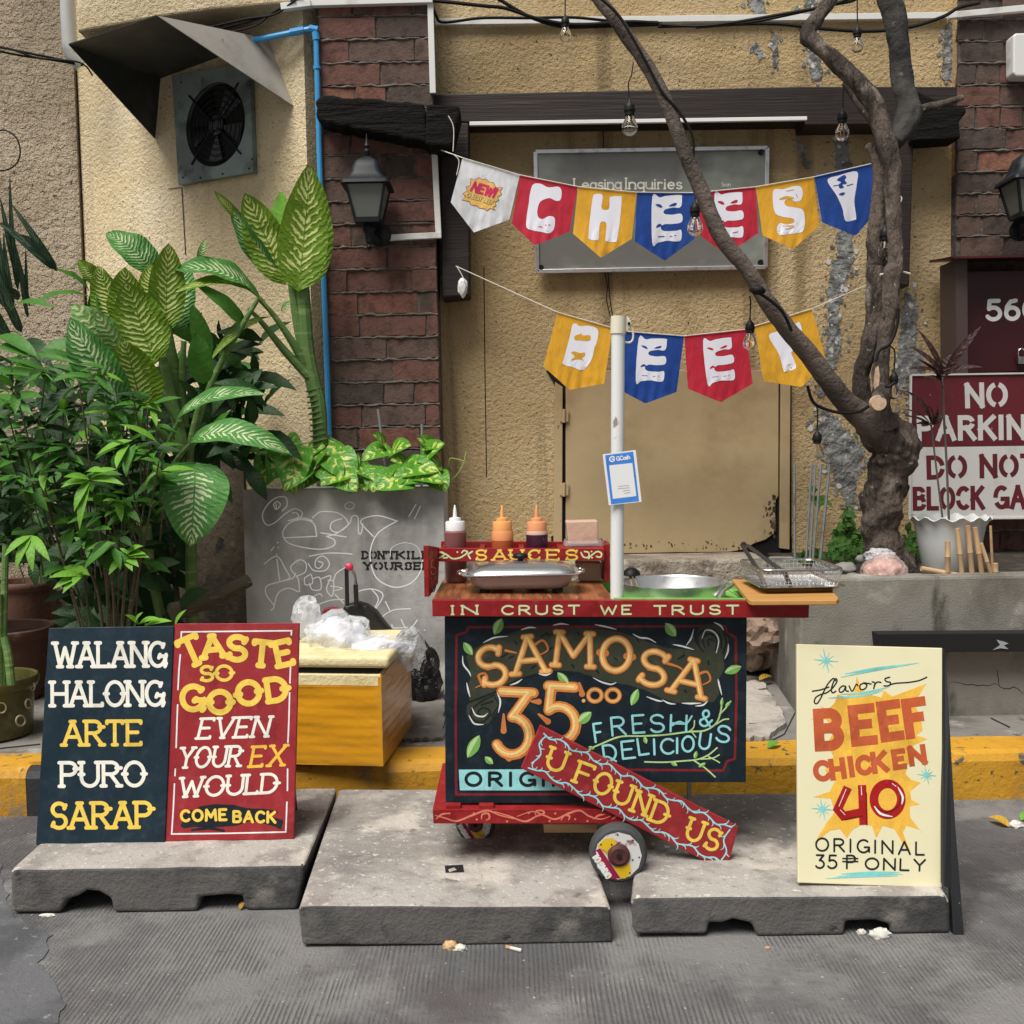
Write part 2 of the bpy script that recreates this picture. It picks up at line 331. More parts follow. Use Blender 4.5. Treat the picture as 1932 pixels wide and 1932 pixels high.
# ---------------------------------------------------------------- hand-lettering
def _arc(cx, cy, rx, ry, a0, a1, n=14): return [(cx+rx*math.cos(R(a0+(a1-a0)*k/n)), cy+ry*math.sin(R(a0+(a1-a0)*k/n))) for k in range(n+1)]
GL = {
 'A': (.8, [[(0, 0), (.4, 1)], [(.4, 1), (.8, 0)], [(.14, .34), (.66, .34)]]),
 'B': (.66, [[(0, 0), (0, 1)], [(0, 1), (.34, 1)]+_arc(.34, .77, .27, .23, 90, -90)+[(0, .54)], [(0, .54), (.36, .54)]+_arc(.36, .27, .3, .27, 90, -90)+[(0, 0)]]),
 'C': (.74, [_arc(.42, .5, .42, .5, 45, 315, 20)]),
 'D': (.74, [[(0, 0), (0, 1)], [(0, 1), (.28, 1)]+_arc(.28, .5, .46, .5, 90, -90, 18)+[(0, 0)]]),
 'E': (.6, [[(0, 0), (0, 1)], [(0, 1), (.6, 1)], [(0, .52), (.46, .52)], [(0, 0), (.6, 0)]]),
 'F': (.58, [[(0, 0), (0, 1)], [(0, 1), (.58, 1)], [(0, .52), (.44, .52)]]),
 'G': (.8, [_arc(.42, .5, .42, .5, 48, 345, 20), [(.5, .42), (.82, .42)], [(.82, .42), (.82, .05)]]),
 'H': (.72, [[(0, 0), (0, 1)], [(.72, 0), (.72, 1)], [(0, .5), (.72, .5)]]),
 'I': (.06, [[(.03, 0), (.03, 1)]]),
 'K': (.7, [[(0, 0), (0, 1)], [(.66, 1), (0, .42)], [(.2, .6), (.7, 0)]]),
 'L': (.56, [[(0, 1), (0, 0)], [(0, 0), (.56, 0)]]),
 'M': (.9, [[(0, 0), (.06, 1)], [(.06, 1), (.45, .3)], [(.45, .3), (.84, 1)], [(.84, 1), (.9, 0)]]),
 'N': (.74, [[(0, 0), (0, 1)], [(0, 1), (.74, 0)], [(.74, 0), (.74, 1)]]),
 'O': (.86, [_arc(.43, .5, .43, .5, 90, 450, 28)]),
 'P': (.64, [[(0, 0), (0, 1)], [(0, 1), (.34, 1)]+_arc(.34, .74, .3, .26, 90, -90)+[(0, .48)]]),
 'R': (.7, [[(0, 0), (0, 1)], [(0, 1), (.34, 1)]+_arc(.34, .75, .3, .25, 90, -90)+[(0, .5)], [(.3, .5), (.7, 0)]]),
 'S': (.62, [_arc(.31, .75, .29, .25, 25, 270, 14)+_arc(.31, .26, .31, .26, 90, -155, 14)[1:]]),
 'T': (.7, [[(.35, 0), (.35, 1)], [(0, 1), (.7, 1)]]),
 'U': (.74, [[(0, 1), (0, .36)]+_arc(.37, .36, .37, .36, 180, 360)+[(.74, 1)]]),
 'V': (.76, [[(0, 1), (.38, 0)], [(.38, 0), (.76, 1)]]),
 'W': (1.05, [[(0, 1), (.26, 0)], [(.26, 0), (.52, .8)], [(.52, .8), (.79, 0)], [(.79, 0), (1.05, 1)]]),
 'X': (.72, [[(0, 0), (.72, 1)], [(0, 1), (.72, 0)]]),
 'Y': (.72, [[(0, 1), (.36, .48)], [(.72, 1), (.36, .48)], [(.36, .48), (.36, 0)]]),
 '0': (.66, [_arc(.33, .5, .33, .5, 90, 450, 24)]),
 '3': (.6, [[(.02, 1), (.54, 1)], [(.54, 1), (.24, .6)], [(.24, .6)]+_arc(.26, .3, .32, .3, 80, -150)]),
 '5': (.6, [[(.54, 1), (.08, 1)], [(.08, 1), (.05, .56)], [(.05, .56)]+_arc(.26, .32, .34, .32, 110, -150)]),
 '6': (.62, [_arc(.31, .31, .31, .31, 0, 360, 20), [(.0, .31), (.06, .68), (.24, .94), (.5, 1)]]),
 '4': (.66, [[(.4, 1), (0, .34)], [(0, .34), (.66, .34)], [(.5, .9), (.5, 0)]]),
 '&': (.8, [_arc(.32, .78, .2, .22, -60, 240, 14)+[(.78, 0)], [(.42, .6), (.1, .38)]+_arc(.3, .24, .28, .24, 150, 340, 12)+[(.78, .45)]]),
 '!': (.1, [[(.05, 1), (.05, .35)], [(.05, .06), (.05, 0)]]), "'": (.08, [[(.05, 1), (.02, .76)]]), '.': (.1, [[(.05, .05), (.05, 0)]]), ' ': (.4, []),
 'a': (.52, [_arc(.25, .3, .25, .3, 0, 360, 16), [(.5, .6), (.5, 0)]]), 'e': (.52, [[(.02, .32), (.5, .32)]+_arc(.26, .3, .25, .3, 0, 310, 16)]),
 's': (.4, [_arc(.2, .45, .18, .15, 30, 270, 10)+_arc(.2, .15, .2, .15, 90, -150, 10)[1:]]), 'i': (.08, [[(.04, 0), (.04, .6)], [(.04, .82), (.04, .86)]]),
 'n': (.5, [[(0, 0), (0, .6)], _arc(.25, .36, .25, .24, 180, 0, 10)+[(.5, 0)]]), 'g': (.5, [_arc(.25, .32, .25, .28, 0, 360, 16), [(.5, .6), (.5, -.1)]+_arc(.26, -.1, .24, .18, 0, -150, 8)]),
 'q': (.5, [_arc(.25, .32, .25, .28, 0, 360, 16), [(.5, .6), (.5, -.28)]]), 'u': (.5, [[(0, .6), (0, .24)]+_arc(.25, .24, .25, .24, 180, 360, 10)+[(.5, .6)], [(.5, .3), (.5, 0)]]),
 'r': (.34, [[(0, 0), (0, .6)], _arc(.2, .38, .2, .22, 180, 50, 8)]), 'c': (.46, [_arc(.26, .3, .25, .3, 45, 315, 14)]), 'h': (.5, [[(0, 0), (0, 1)], _arc(.25, .36, .25, .24, 180, 0, 10)+[(.5, 0)]]),
 'd': (.5, [_arc(.25, .3, .25, .3, 0, 360, 16), [(.5, 1), (.5, 0)]]),
}
GL['P-'] = (.64, GL['P'][1]+[[(-.2, .82), (.86, .82)], [(-.2, .66), (.86, .66)]])
SPURS = {'O': [[(-.09, .5), (.1, .5)], [(.76, .5), (.95, .5)]], 'D': [[(.6, .5), (.86, .5)]], 'P': [[(.56, .74), (.78, .74)]], 'R': [[(.56, .76), (.78, .76)]], 'S': [[(.2, .5), (.42, .5)]],
         'U': [[(-.1, .5), (.1, .5)]], 'G': [], 'C': [[(-.08, .5), (.12, .5)]]}
def glyph(mb, c, surf, ch, x, y, w, h, sw, rot=0, serif=0, spur=False, caps=True, slant=0, hh=.001, stencil=False, sc=None):
    """draw one letter in the box whose lower left corner is (x, y); rot turns it about its centre"""
    gw, st = GL[ch]; sx = w/gw if gw > .12 else h*.8
    cx, cy = x+w/2, y-h/2; ca, sa = math.cos(R(rot)), math.sin(R(rot))
    def T(p):
        X = x+p[0]*sx+slant*p[1]*h-slant*h/2; Y = y-p[1]*h; dx, dy = X-cx, Y-cy
        return (cx+dx*ca+dy*sa, cy-dx*sa+dy*ca)
    allst = list(st)
    if spur: allst += SPURS.get(ch, [])
    ends = []
    for s_ in st:
        for e, o in ((s_[0], s_[1]), (s_[-1], s_[-2])): ends.append((e, o))
    if serif:
        for e, o in ends:
            dx, dy = abs(e[0]-o[0])*sx, abs(e[1]-o[1])*h
            near = e[1] > .97 or e[1] < .03
            if near and dy > dx*.9:
                q = serif*h/sx; allst.append([(e[0]-q, e[1]), (e[0]+q, e[1])])
            elif near and dx > dy and e[0] > .3 and len(st) > 1 and ch in 'ETLFZ':
                sg = -1 if e[1] > .5 else 1; allst.append([e, (e[0], e[1]+sg*serif*.9)])
                if ch == 'T': allst.append([(0, 1), (0, 1-serif*.9)])
            elif ch in 'CGS' and near is False:
                allst.append([(e[0]-.02, e[1]-serif*.7), (e[0]+.04, e[1]+serif*.7)])
    for s_ in allst:
        cl = len(s_) > 6 and abs(s_[0][0]-s_[-1][0]) < 1e-6 and abs(s_[0][1]-s_[-1][1]) < 1e-6
        pts = [T(p) for p in s_]
        if cl and not stencil: mb.stroke(c, surf, pts[:-1], sw, closed=True, h=hh)
        elif stencil and len(s_) > 6:
            k = len(pts)//2
            g = 1 if cl else 0
            mb.stroke(c, surf, pts[g:k], sw, h=hh, caps=caps); mb.stroke(c, surf, pts[k+1:len(pts)-g], sw, h=hh, caps=caps)
        else:
            if not caps:
                a = Vector(pts[0]); b = Vector(pts[1]); e = Vector(pts[-1]); f = Vector(pts[-2])
                pts = [tuple(a+(a-b).normalized()*sw*.5)]+pts[1:-1]+[tuple(e+(e-f).normalized()*sw*.5)]
            mb.stroke(c, surf, pts, sw, h=hh, caps=caps)
def text(mb, c, surf, s, a, b, h, sw, gap=.22, **kw):
    """letters of s along the baseline a -> b, spread to fit it"""
    toks = []; i = 0
    while i < len(s):
        if s[i:i+2] == 'P-': toks.append('P-'); i += 2
        else: toks.append(s[i]); i += 1
    nat = [GL[t][0] if GL[t][0] > .12 else .1 for t in toks]; tot = sum(nat)+gap*(len(toks)-1)
    a, b = Vector(a), Vector(b); L = (b-a).length; k = L/tot; d = (b-a).normalized(); rot = math.degrees(math.atan2(-d.y, d.x))
    pos = 0; up = Vector((d.y, -d.x))
    if 'rot' in kw: rot += kw.pop('rot')
    for t, n_ in zip(toks, nat):
        ctr = a+d*(pos+n_/2)*k+up*h/2
        if t != ' ': glyph(mb, c, surf, t, ctr.x-n_*k/2, ctr.y+h/2, n_*k, h, sw, rot=rot, **kw)
        pos += n_+gap
# ================================================================ materials of the setting
m_road = mat('road concrete', (.185, .182, .18), [((.085, .075, .078), .8, .45, .6, 7), ((.1, .1, .102), 1.9, .45, .62, 6), ((.24, .235, .225), 3.5, .55, .72, 6), ((.09, .09, .09), 26, .6, .72, 4), ((.5, .49, .47), 75, .69, .74, 2), ((.095, .095, .095), 26.5, .5, .95, 5, (1, .06, 1), 'wm'), ((.2, .195, .19), 2.2, .5, .62, 5)], rough=.88,
             bumps=[(26.5, .002, 5, 'wm', (1, .06, 1)), (45, .006, 6, 'n'), (160, .004, 4, 'n')])
m_asph = mat('dark asphalt patch', (.12, .123, .13), [((.07, .072, .078), 4, .45, .65, 7), ((.24, .24, .235), 40, .62, .72, 4)], rough=.8, bumps=[(60, .004, 4, 'n'), (220, .002, 2, 'n')])
m_walk = mat('sidewalk concrete', (.2, .185, .165), [((.1, .095, .085), 2.5, .45, .65, 7), ((.34, .32, .29), 6, .55, .72, 6), ((.06, .055, .05), 9, .64, .75, 5)], rough=.9, bumps=[(30, .006, 6, 'n'), (140, .002, 3, 'n')])
m_conc = mat('raised bed concrete', (.235, .22, .19), [((.11, .105, .085), 1.6, .42, .62, 8), ((.37, .35, .31), 5, .55, .7, 8), ((.07, .07, .05), 6, .56, .7, 7, (1, 1, .3)), ((.09, .1, .06), 3, .58, .72, 7)], rough=.92, bumps=[(12, .003, 7, 'n'), (150, .003, 4, 'n')])
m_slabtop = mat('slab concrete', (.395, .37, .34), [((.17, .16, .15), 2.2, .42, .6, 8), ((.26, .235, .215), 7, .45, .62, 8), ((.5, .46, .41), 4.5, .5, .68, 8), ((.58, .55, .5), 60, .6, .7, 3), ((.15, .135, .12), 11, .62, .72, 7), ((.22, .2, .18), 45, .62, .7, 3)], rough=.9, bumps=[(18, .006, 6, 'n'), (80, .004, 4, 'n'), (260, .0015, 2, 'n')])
m_slabside = mat('shaded slab side concrete', (.115, .11, .105), [((.05, .049, .049), 4, .42, .64, 6), ((.19, .175, .155), 6, .58, .74, 6), ((.05, .05, .05), 14, .62, .72, 5)], rough=.92, bumps=[(20, .008, 6, 'n'), (110, .003, 4, 'n')])  # fronts coloured darker than the tops: dirt plus their shaded side
m_kerb = mat('yellow kerb paint', (.56, .285, .02), [((.4, .19, .015), 3, .45, .7, 6), ((.66, .38, .05), 9, .55, .75, 5), ((.09, .075, .06), 16, .6, .66, 6), ((.22, .17, .1), 5, .58, .7, 7), ((.07, .06, .05), 34, .64, .7, 4)], rough=.65, bumps=[(40, .004, 5, 'n'), (150, .0015, 3, 'n')])
m_kblack = mat('black kerb paint', (.025, .027, .03), [((.09, .09, .09), 12, .58, .72, 6)], rough=.6, bumps=[(40, .003, 5, 'n')])
def stucco(name, c, dark, light, b=.016, sc=30):
    return mat(name, c, [(light, 1.3, .42, .7, 5), (dark, 2.0, .54, .76, 7), (tuple(x*.7 for x in c), sc*.9, .6, .68, 4), (tuple(x*.3 for x in dark), sc*1.25, .665, .7, 2.5), (tuple(x*.6 for x in c), 1.0, .52, .68, 6, (6, 6, .25)), (tuple(x*.75 for x in c), .7, .5, .66, 7)], rough=.95,
               bumps=[(sc, b, 5, 'n'), (sc*1.25, b*1.2, 2.5, 'n'), (sc*4, b*.3, 3, 'n')])
m_wall = stucco('ochre stucco', (.55, .4, .205), (.33, .225, .105), (.63, .49, .29), .009, 42)
m_wall2 = stucco('pale ochre stucco', (.82, .665, .41), (.64, .48, .26), (.86, .74, .53), .009, 46)
m_wall3 = stucco('rough beige stucco', (.5, .405, .285), (.34, .265, .175), (.6, .51, .38), .022, 26)
m_door = mat('ochre door paint', (.49, .37, .205), [((.34, .235, .115), 1.6, .45, .7, 5), ((.48, .36, .2), 3, .55, .75, 4), ((.14, .1, .06), 22, .72, .77, 4)], rough=.6, bumps=[(14, .002, 3, 'n')])
m_black = mat('black gap', (.008, .008, .008), rough=.9)
m_cement = mat('bare grey cement', (.3, .3, .285), [((.14, .14, .135), 14, .45, .6, 5), ((.52, .52, .5), 22, .58, .7, 4), ((.3, .24, .15), 6, .6, .72, 4)], rough=.95, bumps=[(55, .016, 5, 'n'), (22, .012, 4, 'v')])
BR = [mat('brick %s' % n, c, [(tuple(x*.55 for x in c), 16, .45, .68, 6), (tuple(min(1, x*1.5+.01) for x in c), 38, .62, .74, 4), ((.07, .055, .045), 7, .55, .75, 5)], rough=.92, bumps=[(45, .005, 5, 'n'), (160, .002, 3, 'n')])
      for n, c in (('maroon', (.15, .072, .056)), ('red', (.195, .083, .06)), ('brown', (.125, .08, .063)), ('dark', (.085, .06, .05)), ('orange', (.23, .105, .068)))]
m_mort = mat('brick mortar', (.125, .105, .088), [((.06, .05, .042), 10, .45, .65, 6), ((.28, .25, .21), 24, .6, .72, 4)], rough=.95, bumps=[(60, .008, 5, 'n')])
m_dwood = mat('dark stained timber', (.02, .012, .01), [((.042, .027, .023), 4, .5, .72, 6, (.4, 1, 8)), ((.015, .01, .009), 3, .5, .7, 5)], rough=.6, bumps=[(10, .003, 5, 'n', (.3, 1, 8))])
m_char = mat('charred timber', (.007, .0065, .006), [((.035, .031, .027), 12, .62, .76, 6, (.6, 1, 5))], rough=.85, spec=.2, bumps=[(12, .02, 6, 'n', (.5, 1, 4)), (60, .006, 4, 'n')])
m_white = mat('white plastic', (.72, .72, .69), [((.5, .49, .45), 8, .55, .75, 5)], rough=.45)
m_grey = mat('grey pvc', (.45, .46, .45), [((.25, .25, .24), 9, .52, .72, 5)], rough=.5)
m_blue = mat('blue pipe', (.05, .3, .62), [((.04, .2, .42), 6, .55, .75, 4)], rough=.35)
m_cable = mat('black cable', (.008, .008, .008), rough=.6, spec=.25)
m_soil = mat('dark soil', (.035, .027, .02), [((.08, .065, .05), 20, .5, .7, 5)], rough=.98, bumps=[(40, .015, 5, 'n')])
m_planter = mat('grey planter concrete', (.47, .46, .44), [((.25, .242, .23), 2.6, .42, .62, 7, (1, 1, .6)), ((.56, .55, .52), 3.5, .56, .74, 6), ((.15, .11, .09), 5, .62, .75, 5)], rough=.85, bumps=[(26, .003, 5, 'n'), (120, .0015, 3, 'n')])
m_steel = mat('stainless steel', (.62, .62, .6), [((.4, .4, .39), 12, .5, .7, 4)], rough=.22, metal=1, rvar=.1)
m_galv = mat('galvanised steel', (.36, .38, .38), [((.2, .21, .2), 20, .5, .7, 4)], rough=.45, metal=.6)
m_alu = mat('aluminium', (.7, .7, .69), [((.5, .5, .5), 25, .5, .7, 4)], rough=.34, metal=.85)
m_blackp = mat('black plastic', (.009, .009, .01), rough=.5, spec=.3)
m_chalk = mat('white chalk paint', (.9, .9, .88), rough=.9)
m_ink = mat('black stencil paint', (.012, .012, .013), rough=.7)
# ================================================================ ground
ROADZ, WALKZ = 0.0, .167
mb = MB().m(m_road)
mb.quad((-60, -60, 0), (60, -60, 0), (60, 3.75, 0), (-60, 3.75, 0)); tag(mb.build('road'), kind='structure')
mb = MB().m(m_asph)
pts = jag([(-30, 1500), (20, 1725), (100, 1765), (75, 1815), (130, 1900), (60, 1990), (-200, 1990), (-300, 1700)], 9, 7, 3)
mb.prism([G(x, y, .0) for x, y in pts], (0, 0, .003)); tag(mb.build('asphalt_patch'), kind='structure')
mb = MB().m(m_walk); mb.box(-12, 12, 3.68, 7.5, -.2, WALKZ)
top = Plane((0, 0, WALKZ), (0, 0, 1)); top.n = Vector((0, 0, 1))
mb.m(m_black)
for l in ([(1440, 1405), (1480, 1385), (1500, 1345)], [(1990, 1388), (1925, 1412)], [(1905, 1372), (1870, 1355)], [(775, 1400), (835, 1396)], [(720, 1345), (835, 1337)], [(0, 1412), (75, 1404)]):
    mb.stroke(ID, top, l, 2.5, h=.002)
tag(mb.build('sidewalk', bevel=.012), kind='structure')
def kerb_section(x0, x1, m_, dz=0):
    mbk = MB().m(m_)
    prof = [(3.520, -.1), (3.520, .135), (3.532, .158), (3.555, .168+dz), (3.69, .174+dz), (3.69, -.1)]; n = max(2, int((x1-x0)/.06)); rings = []
    for k in range(n+1):
        x = x0+(x1-x0)*k/n; rings.append(mbk.add([(x, y+.006*mnoise.noise(Vector((x*4, y*9, z*9))), z+.005*mnoise.noise(Vector((x*5, 3+y*9, z)))) for y, z in prof]))
    L = len(prof)
    for k in range(n):
        for q in range(L): q2 = (q+1) % L; mbk.face((rings[k]+q, rings[k+1]+q, rings[k+1]+q2, rings[k]+q2))
    mbk.face(range(rings[0], rings[0]+L)); mbk.face(range(rings[-1]+L-1, rings[-1]-1, -1)); return mbk
mb = kerb_section(-7, P(52, 1500, 3.53).x, m_kerb); tag(mb.build('kerb'), kind='structure')
mb = kerb_section(P(52, 1500, 3.53).x+.002, P(150, 1500, 3.53).x, m_kblack, -.003); tag(mb.build('kerb'), kind='structure')
mb = kerb_section(P(150, 1500, 3.53).x+.002, 9, m_kerb); tag(mb.build('kerb'), kind='structure')
mb = MB().m(m_kerb)   # the yellow paint runs on along the top of the black stretch
a0, a1 = P(45, 1500, 3.53).x, P(150, 1500, 3.53).x
mb.prism([(a0, 3.575, .166), (a1, 3.56, .166), (a1, 3.695, .166), (a0, 3.695, .166)], (0, 0, .013)); tag(mb.build('kerb_paint'), kind='structure')
# cracked thin paving raised behind the cart
mb = MB().m(mat('broken pale paving', (.42, .385, .34), [((.22, .2, .175), 4, .42, .62, 7), ((.08, .07, .06), 9, .6, .66, 6)], rough=.9, bumps=[(14, .02, 6, 'n'), (70, .005, 4, 'n')]))
pts = jag([(1380, 1392), (1450, 1388), (1486, 1360), (1470, 1335), (1440, 1285), (1380, 1285)], 7, 3, 5)
mb.prism([G(x, y, WALKZ+.02) for x, y in pts], (0, 0, -.03)); tag(mb.build('broken_paving'), kind='structure')
pts = jag([(720, 1395), (837, 1390), (837, 1300), (700, 1305)], 8, 3, 6)
mb = MB().m(m_walk).prism([G(x, y, WALKZ+.012) for x, y in pts], (0, 0, -.03)); tag(mb.build('broken_paving'), kind='structure')
# ================================================================ walls
YW = 5.2
xl, xr = P(818, 400, YW).x, P(1803, 400, YW).x
W = planeY(YW)
wall = thing('stucco_wall', 'rough ochre stucco wall with grey cement streaks behind the bunting', 'wall', ((xl+xr)/2, YW, WALKZ))
mb = MB().m(m_wall).box(xl-.3, xr+.02, YW, YW+.3, .1, 4.3)
mb.m(m_black)
for l in ([(1138, 246), (1139, 290)], [(1141, 512), (1146, 540), (1144, 565), (1152, 600)], [(1147, 512), (1150, 560), (1156, 598)], [(913, 505), (915, 700), (918, 900)]): mb.stroke(ID, W, l, 1.8, h=.002)
mb.build('wall', wall)
m_pit = mat('dark pit', (.07, .05, .03), rough=.95)
m_cemw = mat('flaking white skim', (.62, .61, .57), [((.4, .38, .33), 30, .5, .7, 3)], rough=.9)
mb = MB().m(m_cement)
for k, (c, pts) in enumerate(((Z3, [(740, -100), (860, -100), (850, 140), (790, 270), (880, 330), (890, 450), (810, 455), (760, 300)]), (Z3, [(900, 690), (1015, 700), (1030, 860), (1010, 960), (915, 960)]),
        (Z3, [(920, 1200), (1070, 1180), (1040, 1400), (1000, 1560), (890, 1560), (930, 1380)]), (Z8, [(470, -20), (600, -20), (590, 130), (520, 330), (560, 520), (470, 700), (400, 860), (330, 840), (420, 560), (440, 300), (430, 200)]),
        (Z8, [(330, 820), (420, 860), (600, 1000), (740, 1120), (660, 1300), (630, 1560), (560, 1430), (500, 1330), (420, 1200), (330, 1000)]), (Z8, [(890, 160), (1000, 220), (980, 520), (930, 700), (800, 860), (800, 640), (860, 300)]),
        (Z3, [(400, -60), (560, -60), (600, 90), (560, 110), (480, 60)]), (Z3, [(500, 210), (570, 280), (550, 320), (480, 250)]), (Z3, [(580, 140), (640, 190), (640, 380), (600, 350)]), (Z3, [(700, 690), (760, 760), (830, 900), (790, 900), (730, 790)]), (Z3, [(1490, 150), (1560, 60), (1575, 440), (1490, 440)]),
        (Z8, [(930, 560), (1010, 480), (1000, 700), (920, 900), (860, 860)]))):
    q_ = [c(*p) for p in pts]; cx = sum(p[0] for p in q_)/len(q_); cy = sum(p[1] for p in q_)/len(q_)
    shr = [(cx+(p[0]-cx)*.62, cy+(p[1]-cy)*.9) for p in q_]
    mb.slab(ID, jag(shr, 3.5, 2.8, k), YW-.003-.0002*k, .02)
    xs = [p[0] for p in q_]; ys = [p[1] for p in q_]; rc = random.Random(k+50); n = int((max(xs)-min(xs))*(max(ys)-min(ys))/55)
    def inside(x, y):
        r_ = False; m_ = len(q_)
        for a in range(m_):
            (x1, y1), (x2, y2) = q_[a], q_[(a+1) % m_]
            if (y1 > y) != (y2 > y) and x < (x2-x1)*(y-y1)/(y2-y1)+x1: r_ = not r_
        return r_
    for a in range(n):
        x, y = rc.uniform(min(xs)-8, max(xs)+8), rc.uniform(min(ys)-10, max(ys)+10)
        if not inside(x+rc.gauss(0, 7), y+rc.gauss(0, 7)): continue
        r = rc.choice((.8, 1.2, 1.8, 2.5, 3.6, 5)); m_ = rc.randint(5, 8)
        blob = [(x+r*rc.uniform(.6, 1.3)*math.cos(6.283*b/m_), y+r*rc.uniform(.6, 1.5)*math.sin(6.283*b/m_)) for b in range(m_)]
        mb.m(m_cement if rc.random() < .8 else m_cemw).slab(ID, blob, YW-.0035-.0012*rc.random(), .02)
    mb.m(m_cement)
rc = random.Random(77)
for a in range(420):
    x, y = rc.uniform(835, 1795), (rc.uniform(-20, 175) if rc.random() < .45 else rc.uniform(240, 1040)); r = rc.choice((.5, .7, .9, 1.3))
    if 1040 < x < 1500 and y > 700: continue
    mb.m(m_cemw if rc.random() < .35 else m_pit).slab(ID, [(x+r*rc.uniform(.6, 1.7)*math.cos(6.283*b/5), y+r*rc.uniform(.6, 1.4)*math.sin(6.283*b/5)) for b in range(5)], YW-.0022-.001*rc.random(), .01)
mb.build('cement_patch', wall)
# right strip of the wall and the moulding at its edge
mb = MB().m(m_wall).slab(Z3, [(1575, -100), (1600, -100), (1595, 1320), (1570, 1320)], YW-.05, .06); mb.build('edge_strip', wall)
# left walls
A_, B_ = Vector((-.949, 4.98, 0)), Vector((-2.36, 5.80, 0)); cn = Vector((-.5, -.866, 0))
CP = Plane(A_, cn); e1 = (A_-B_).normalized(); e2 = Vector((0, 0, 1))
mb = MB().m(m_wall2)
mb.prism([A_+e1*.0+Vector((0, 0, .1)), B_+Vector((0, 0, .1)), B_-cn*.3-e1*.1+Vector((0, 0, .1)), A_+e1*.0-cn*.3+Vector((0, 0, .1))], (0, 0, 4.3))
mb.m(m_black).stroke(Z1, CP, [(960, 990), (980, 1345)], 4, h=.002); mb.stroke(Z1, CP, [(890, 998), (960, 990)], 4, h=.002)
fw = tag(mb.build('stucco_wall'), 'pale yellow stucco wall set at an angle behind the exhaust fan', 'wall')
m_damp_shade = mat('damp brown render with shade', (.1, .078, .052), [((.05, .04, .03), 3, .45, .65, 6), ((.2, .16, .11), 5, .58, .74, 5), ((.03, .028, .022), 9, .6, .7, 5)], rough=.9, bumps=[(20, .012, 5, 'n')])  # stained, mouldy wall foot; its dark brown also holds the deep shade
pa, pb_ = CP.pt(150, 1100), CP.pt(470, 1100); mb = MB().m(m_damp_shade)
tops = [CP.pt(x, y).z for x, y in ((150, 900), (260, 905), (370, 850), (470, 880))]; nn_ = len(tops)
mb.prism([Vector((pa.x, pa.y, .15)), Vector((pb_.x, pb_.y, .15))]+[Vector(((pa+(pb_-pa)*(k/(nn_-1))).x, (pa+(pb_-pa)*(k/(nn_-1))).y, tops[k])) for k in range(nn_-1, -1, -1)], CP.n*.015); mb.build('damp_shaded_base', fw)
mb = MB().m(m_wall3)
B2 = Vector((-6.5, 5.6, 0)); mb.prism([B_+Vector((-.012, -.02, .1)), B2+Vector((0, 0, .1)), B2+Vector((0, .3, .1)), B_+Vector((-.012, .3, .1))], (0, 0, 4.3))
tag(mb.build('stucco_wall'), 'very rough beige stucco wall at the far left edge behind the plants', 'wall')
mb = MB().m(m_wall2)
mb.slab(Z1, [(402, -260), (1660, -260), (1660, -20), (1640, 5), (1120, 48), (840, 88), (560, 140), (408, 168)], 4.93, .7)
tag(mb.build('overhang', bevel=.01), 'pale stucco overhang jutting out above the metal hood', 'overhang')
# brickwork
def bricks(mb, x0, x1, z0, z1, Y, ch, bl, rnd, mj=.009, pick=(0, 0, 1, 2, 2, 3, 0)):
    z = z0; row = 0
    while z < z1:
        off = (row % 2)*bl*.5+rnd.uniform(-.02, .02); x = x0-off
        while x < x1:
            L_ = bl*rnd.uniform(.92, 1.08) if rnd.random() > .2 else bl*.5
            a, b = max(x, x0), min(x+L_-mj, x1)
            if b-a > .03:
                mb.m(BR[rnd.choice(pick) if rnd.random() > .04 else 4]); j = lambda q=.0045: rnd.uniform(-q, q); d = rnd.uniform(-.005, .005); h = ch-mj
                front = [(a+j(), Y+d+j(.002), z+j()), ((a*2+b)/3, Y+d, z+j()), ((a+2*b)/3, Y+d+j(.002), z+j()), (b+j(), Y+d, z+j()), (b+j(), Y+d+j(.003), z+h+j()), ((a+2*b)/3, Y+d, z+h+j()), ((a*2+b)/3, Y+d, z+h+j()), (a+j(), Y+d+j(.002), z+h+j())]
                mb.prism(front, (0, .03, 0))
            x += L_
        z += ch; row += 1
def mortar_beds(mb, x0, x1, z0, z1, Y, ch, rnd):
    z = z0+ch-.005; mb.m(m_mort)
    while z < z1:
        n = int((x1-x0)/.022); pts = [(x0+(x1-x0)*k/n, Y+.001, z+rnd.uniform(-.004, .004)) for k in range(n+1)]
        mb.tube(pts, [max(.002, .0065+rnd.uniform(-.004, .0035)) for _ in pts], 5); z += ch
YP = 4.95
px0, px1 = P(611, 420, YP).x, P(822, 420, YP).x
pil = thing('brick_pillar', 'dark red brick pillar with sloppy mortar between the fan wall and the bunting', 'pillar', ((px0+px1)/2, YP, WALKZ))
rb = random.Random(11); ch = 41.8*YP/1932
mb = MB(); bricks(mb, px0, px1, .2, 3.6, YP, ch, .295, rb); mb.build('brickwork', pil, bevel=.003, seg=1)
mb = MB().m(m_mort).box(px0+.002, px1-.002, YP+.006, YP+.35, .1, 3.6); mortar_beds(mb, px0, px1, .2, 3.6, YP, ch, rb); mb.build('mortar', pil)
YR = 5.13
rx0 = P(1806, 300, YR).x
rw = thing('brick_wall', 'old dark brick wall with worn pale mortar at the right edge', 'wall', (rx0+.8, YR, .6))
rb = random.Random(23)
mb = MB(); bricks(mb, rx0, rx0+1.7, .6, 3.6, YR, 39.3*YR/1932, .235, rb, .008, (0, 2, 2, 3, 0, 3, 3)); mb.build('brickwork', rw, bevel=.004, seg=1)
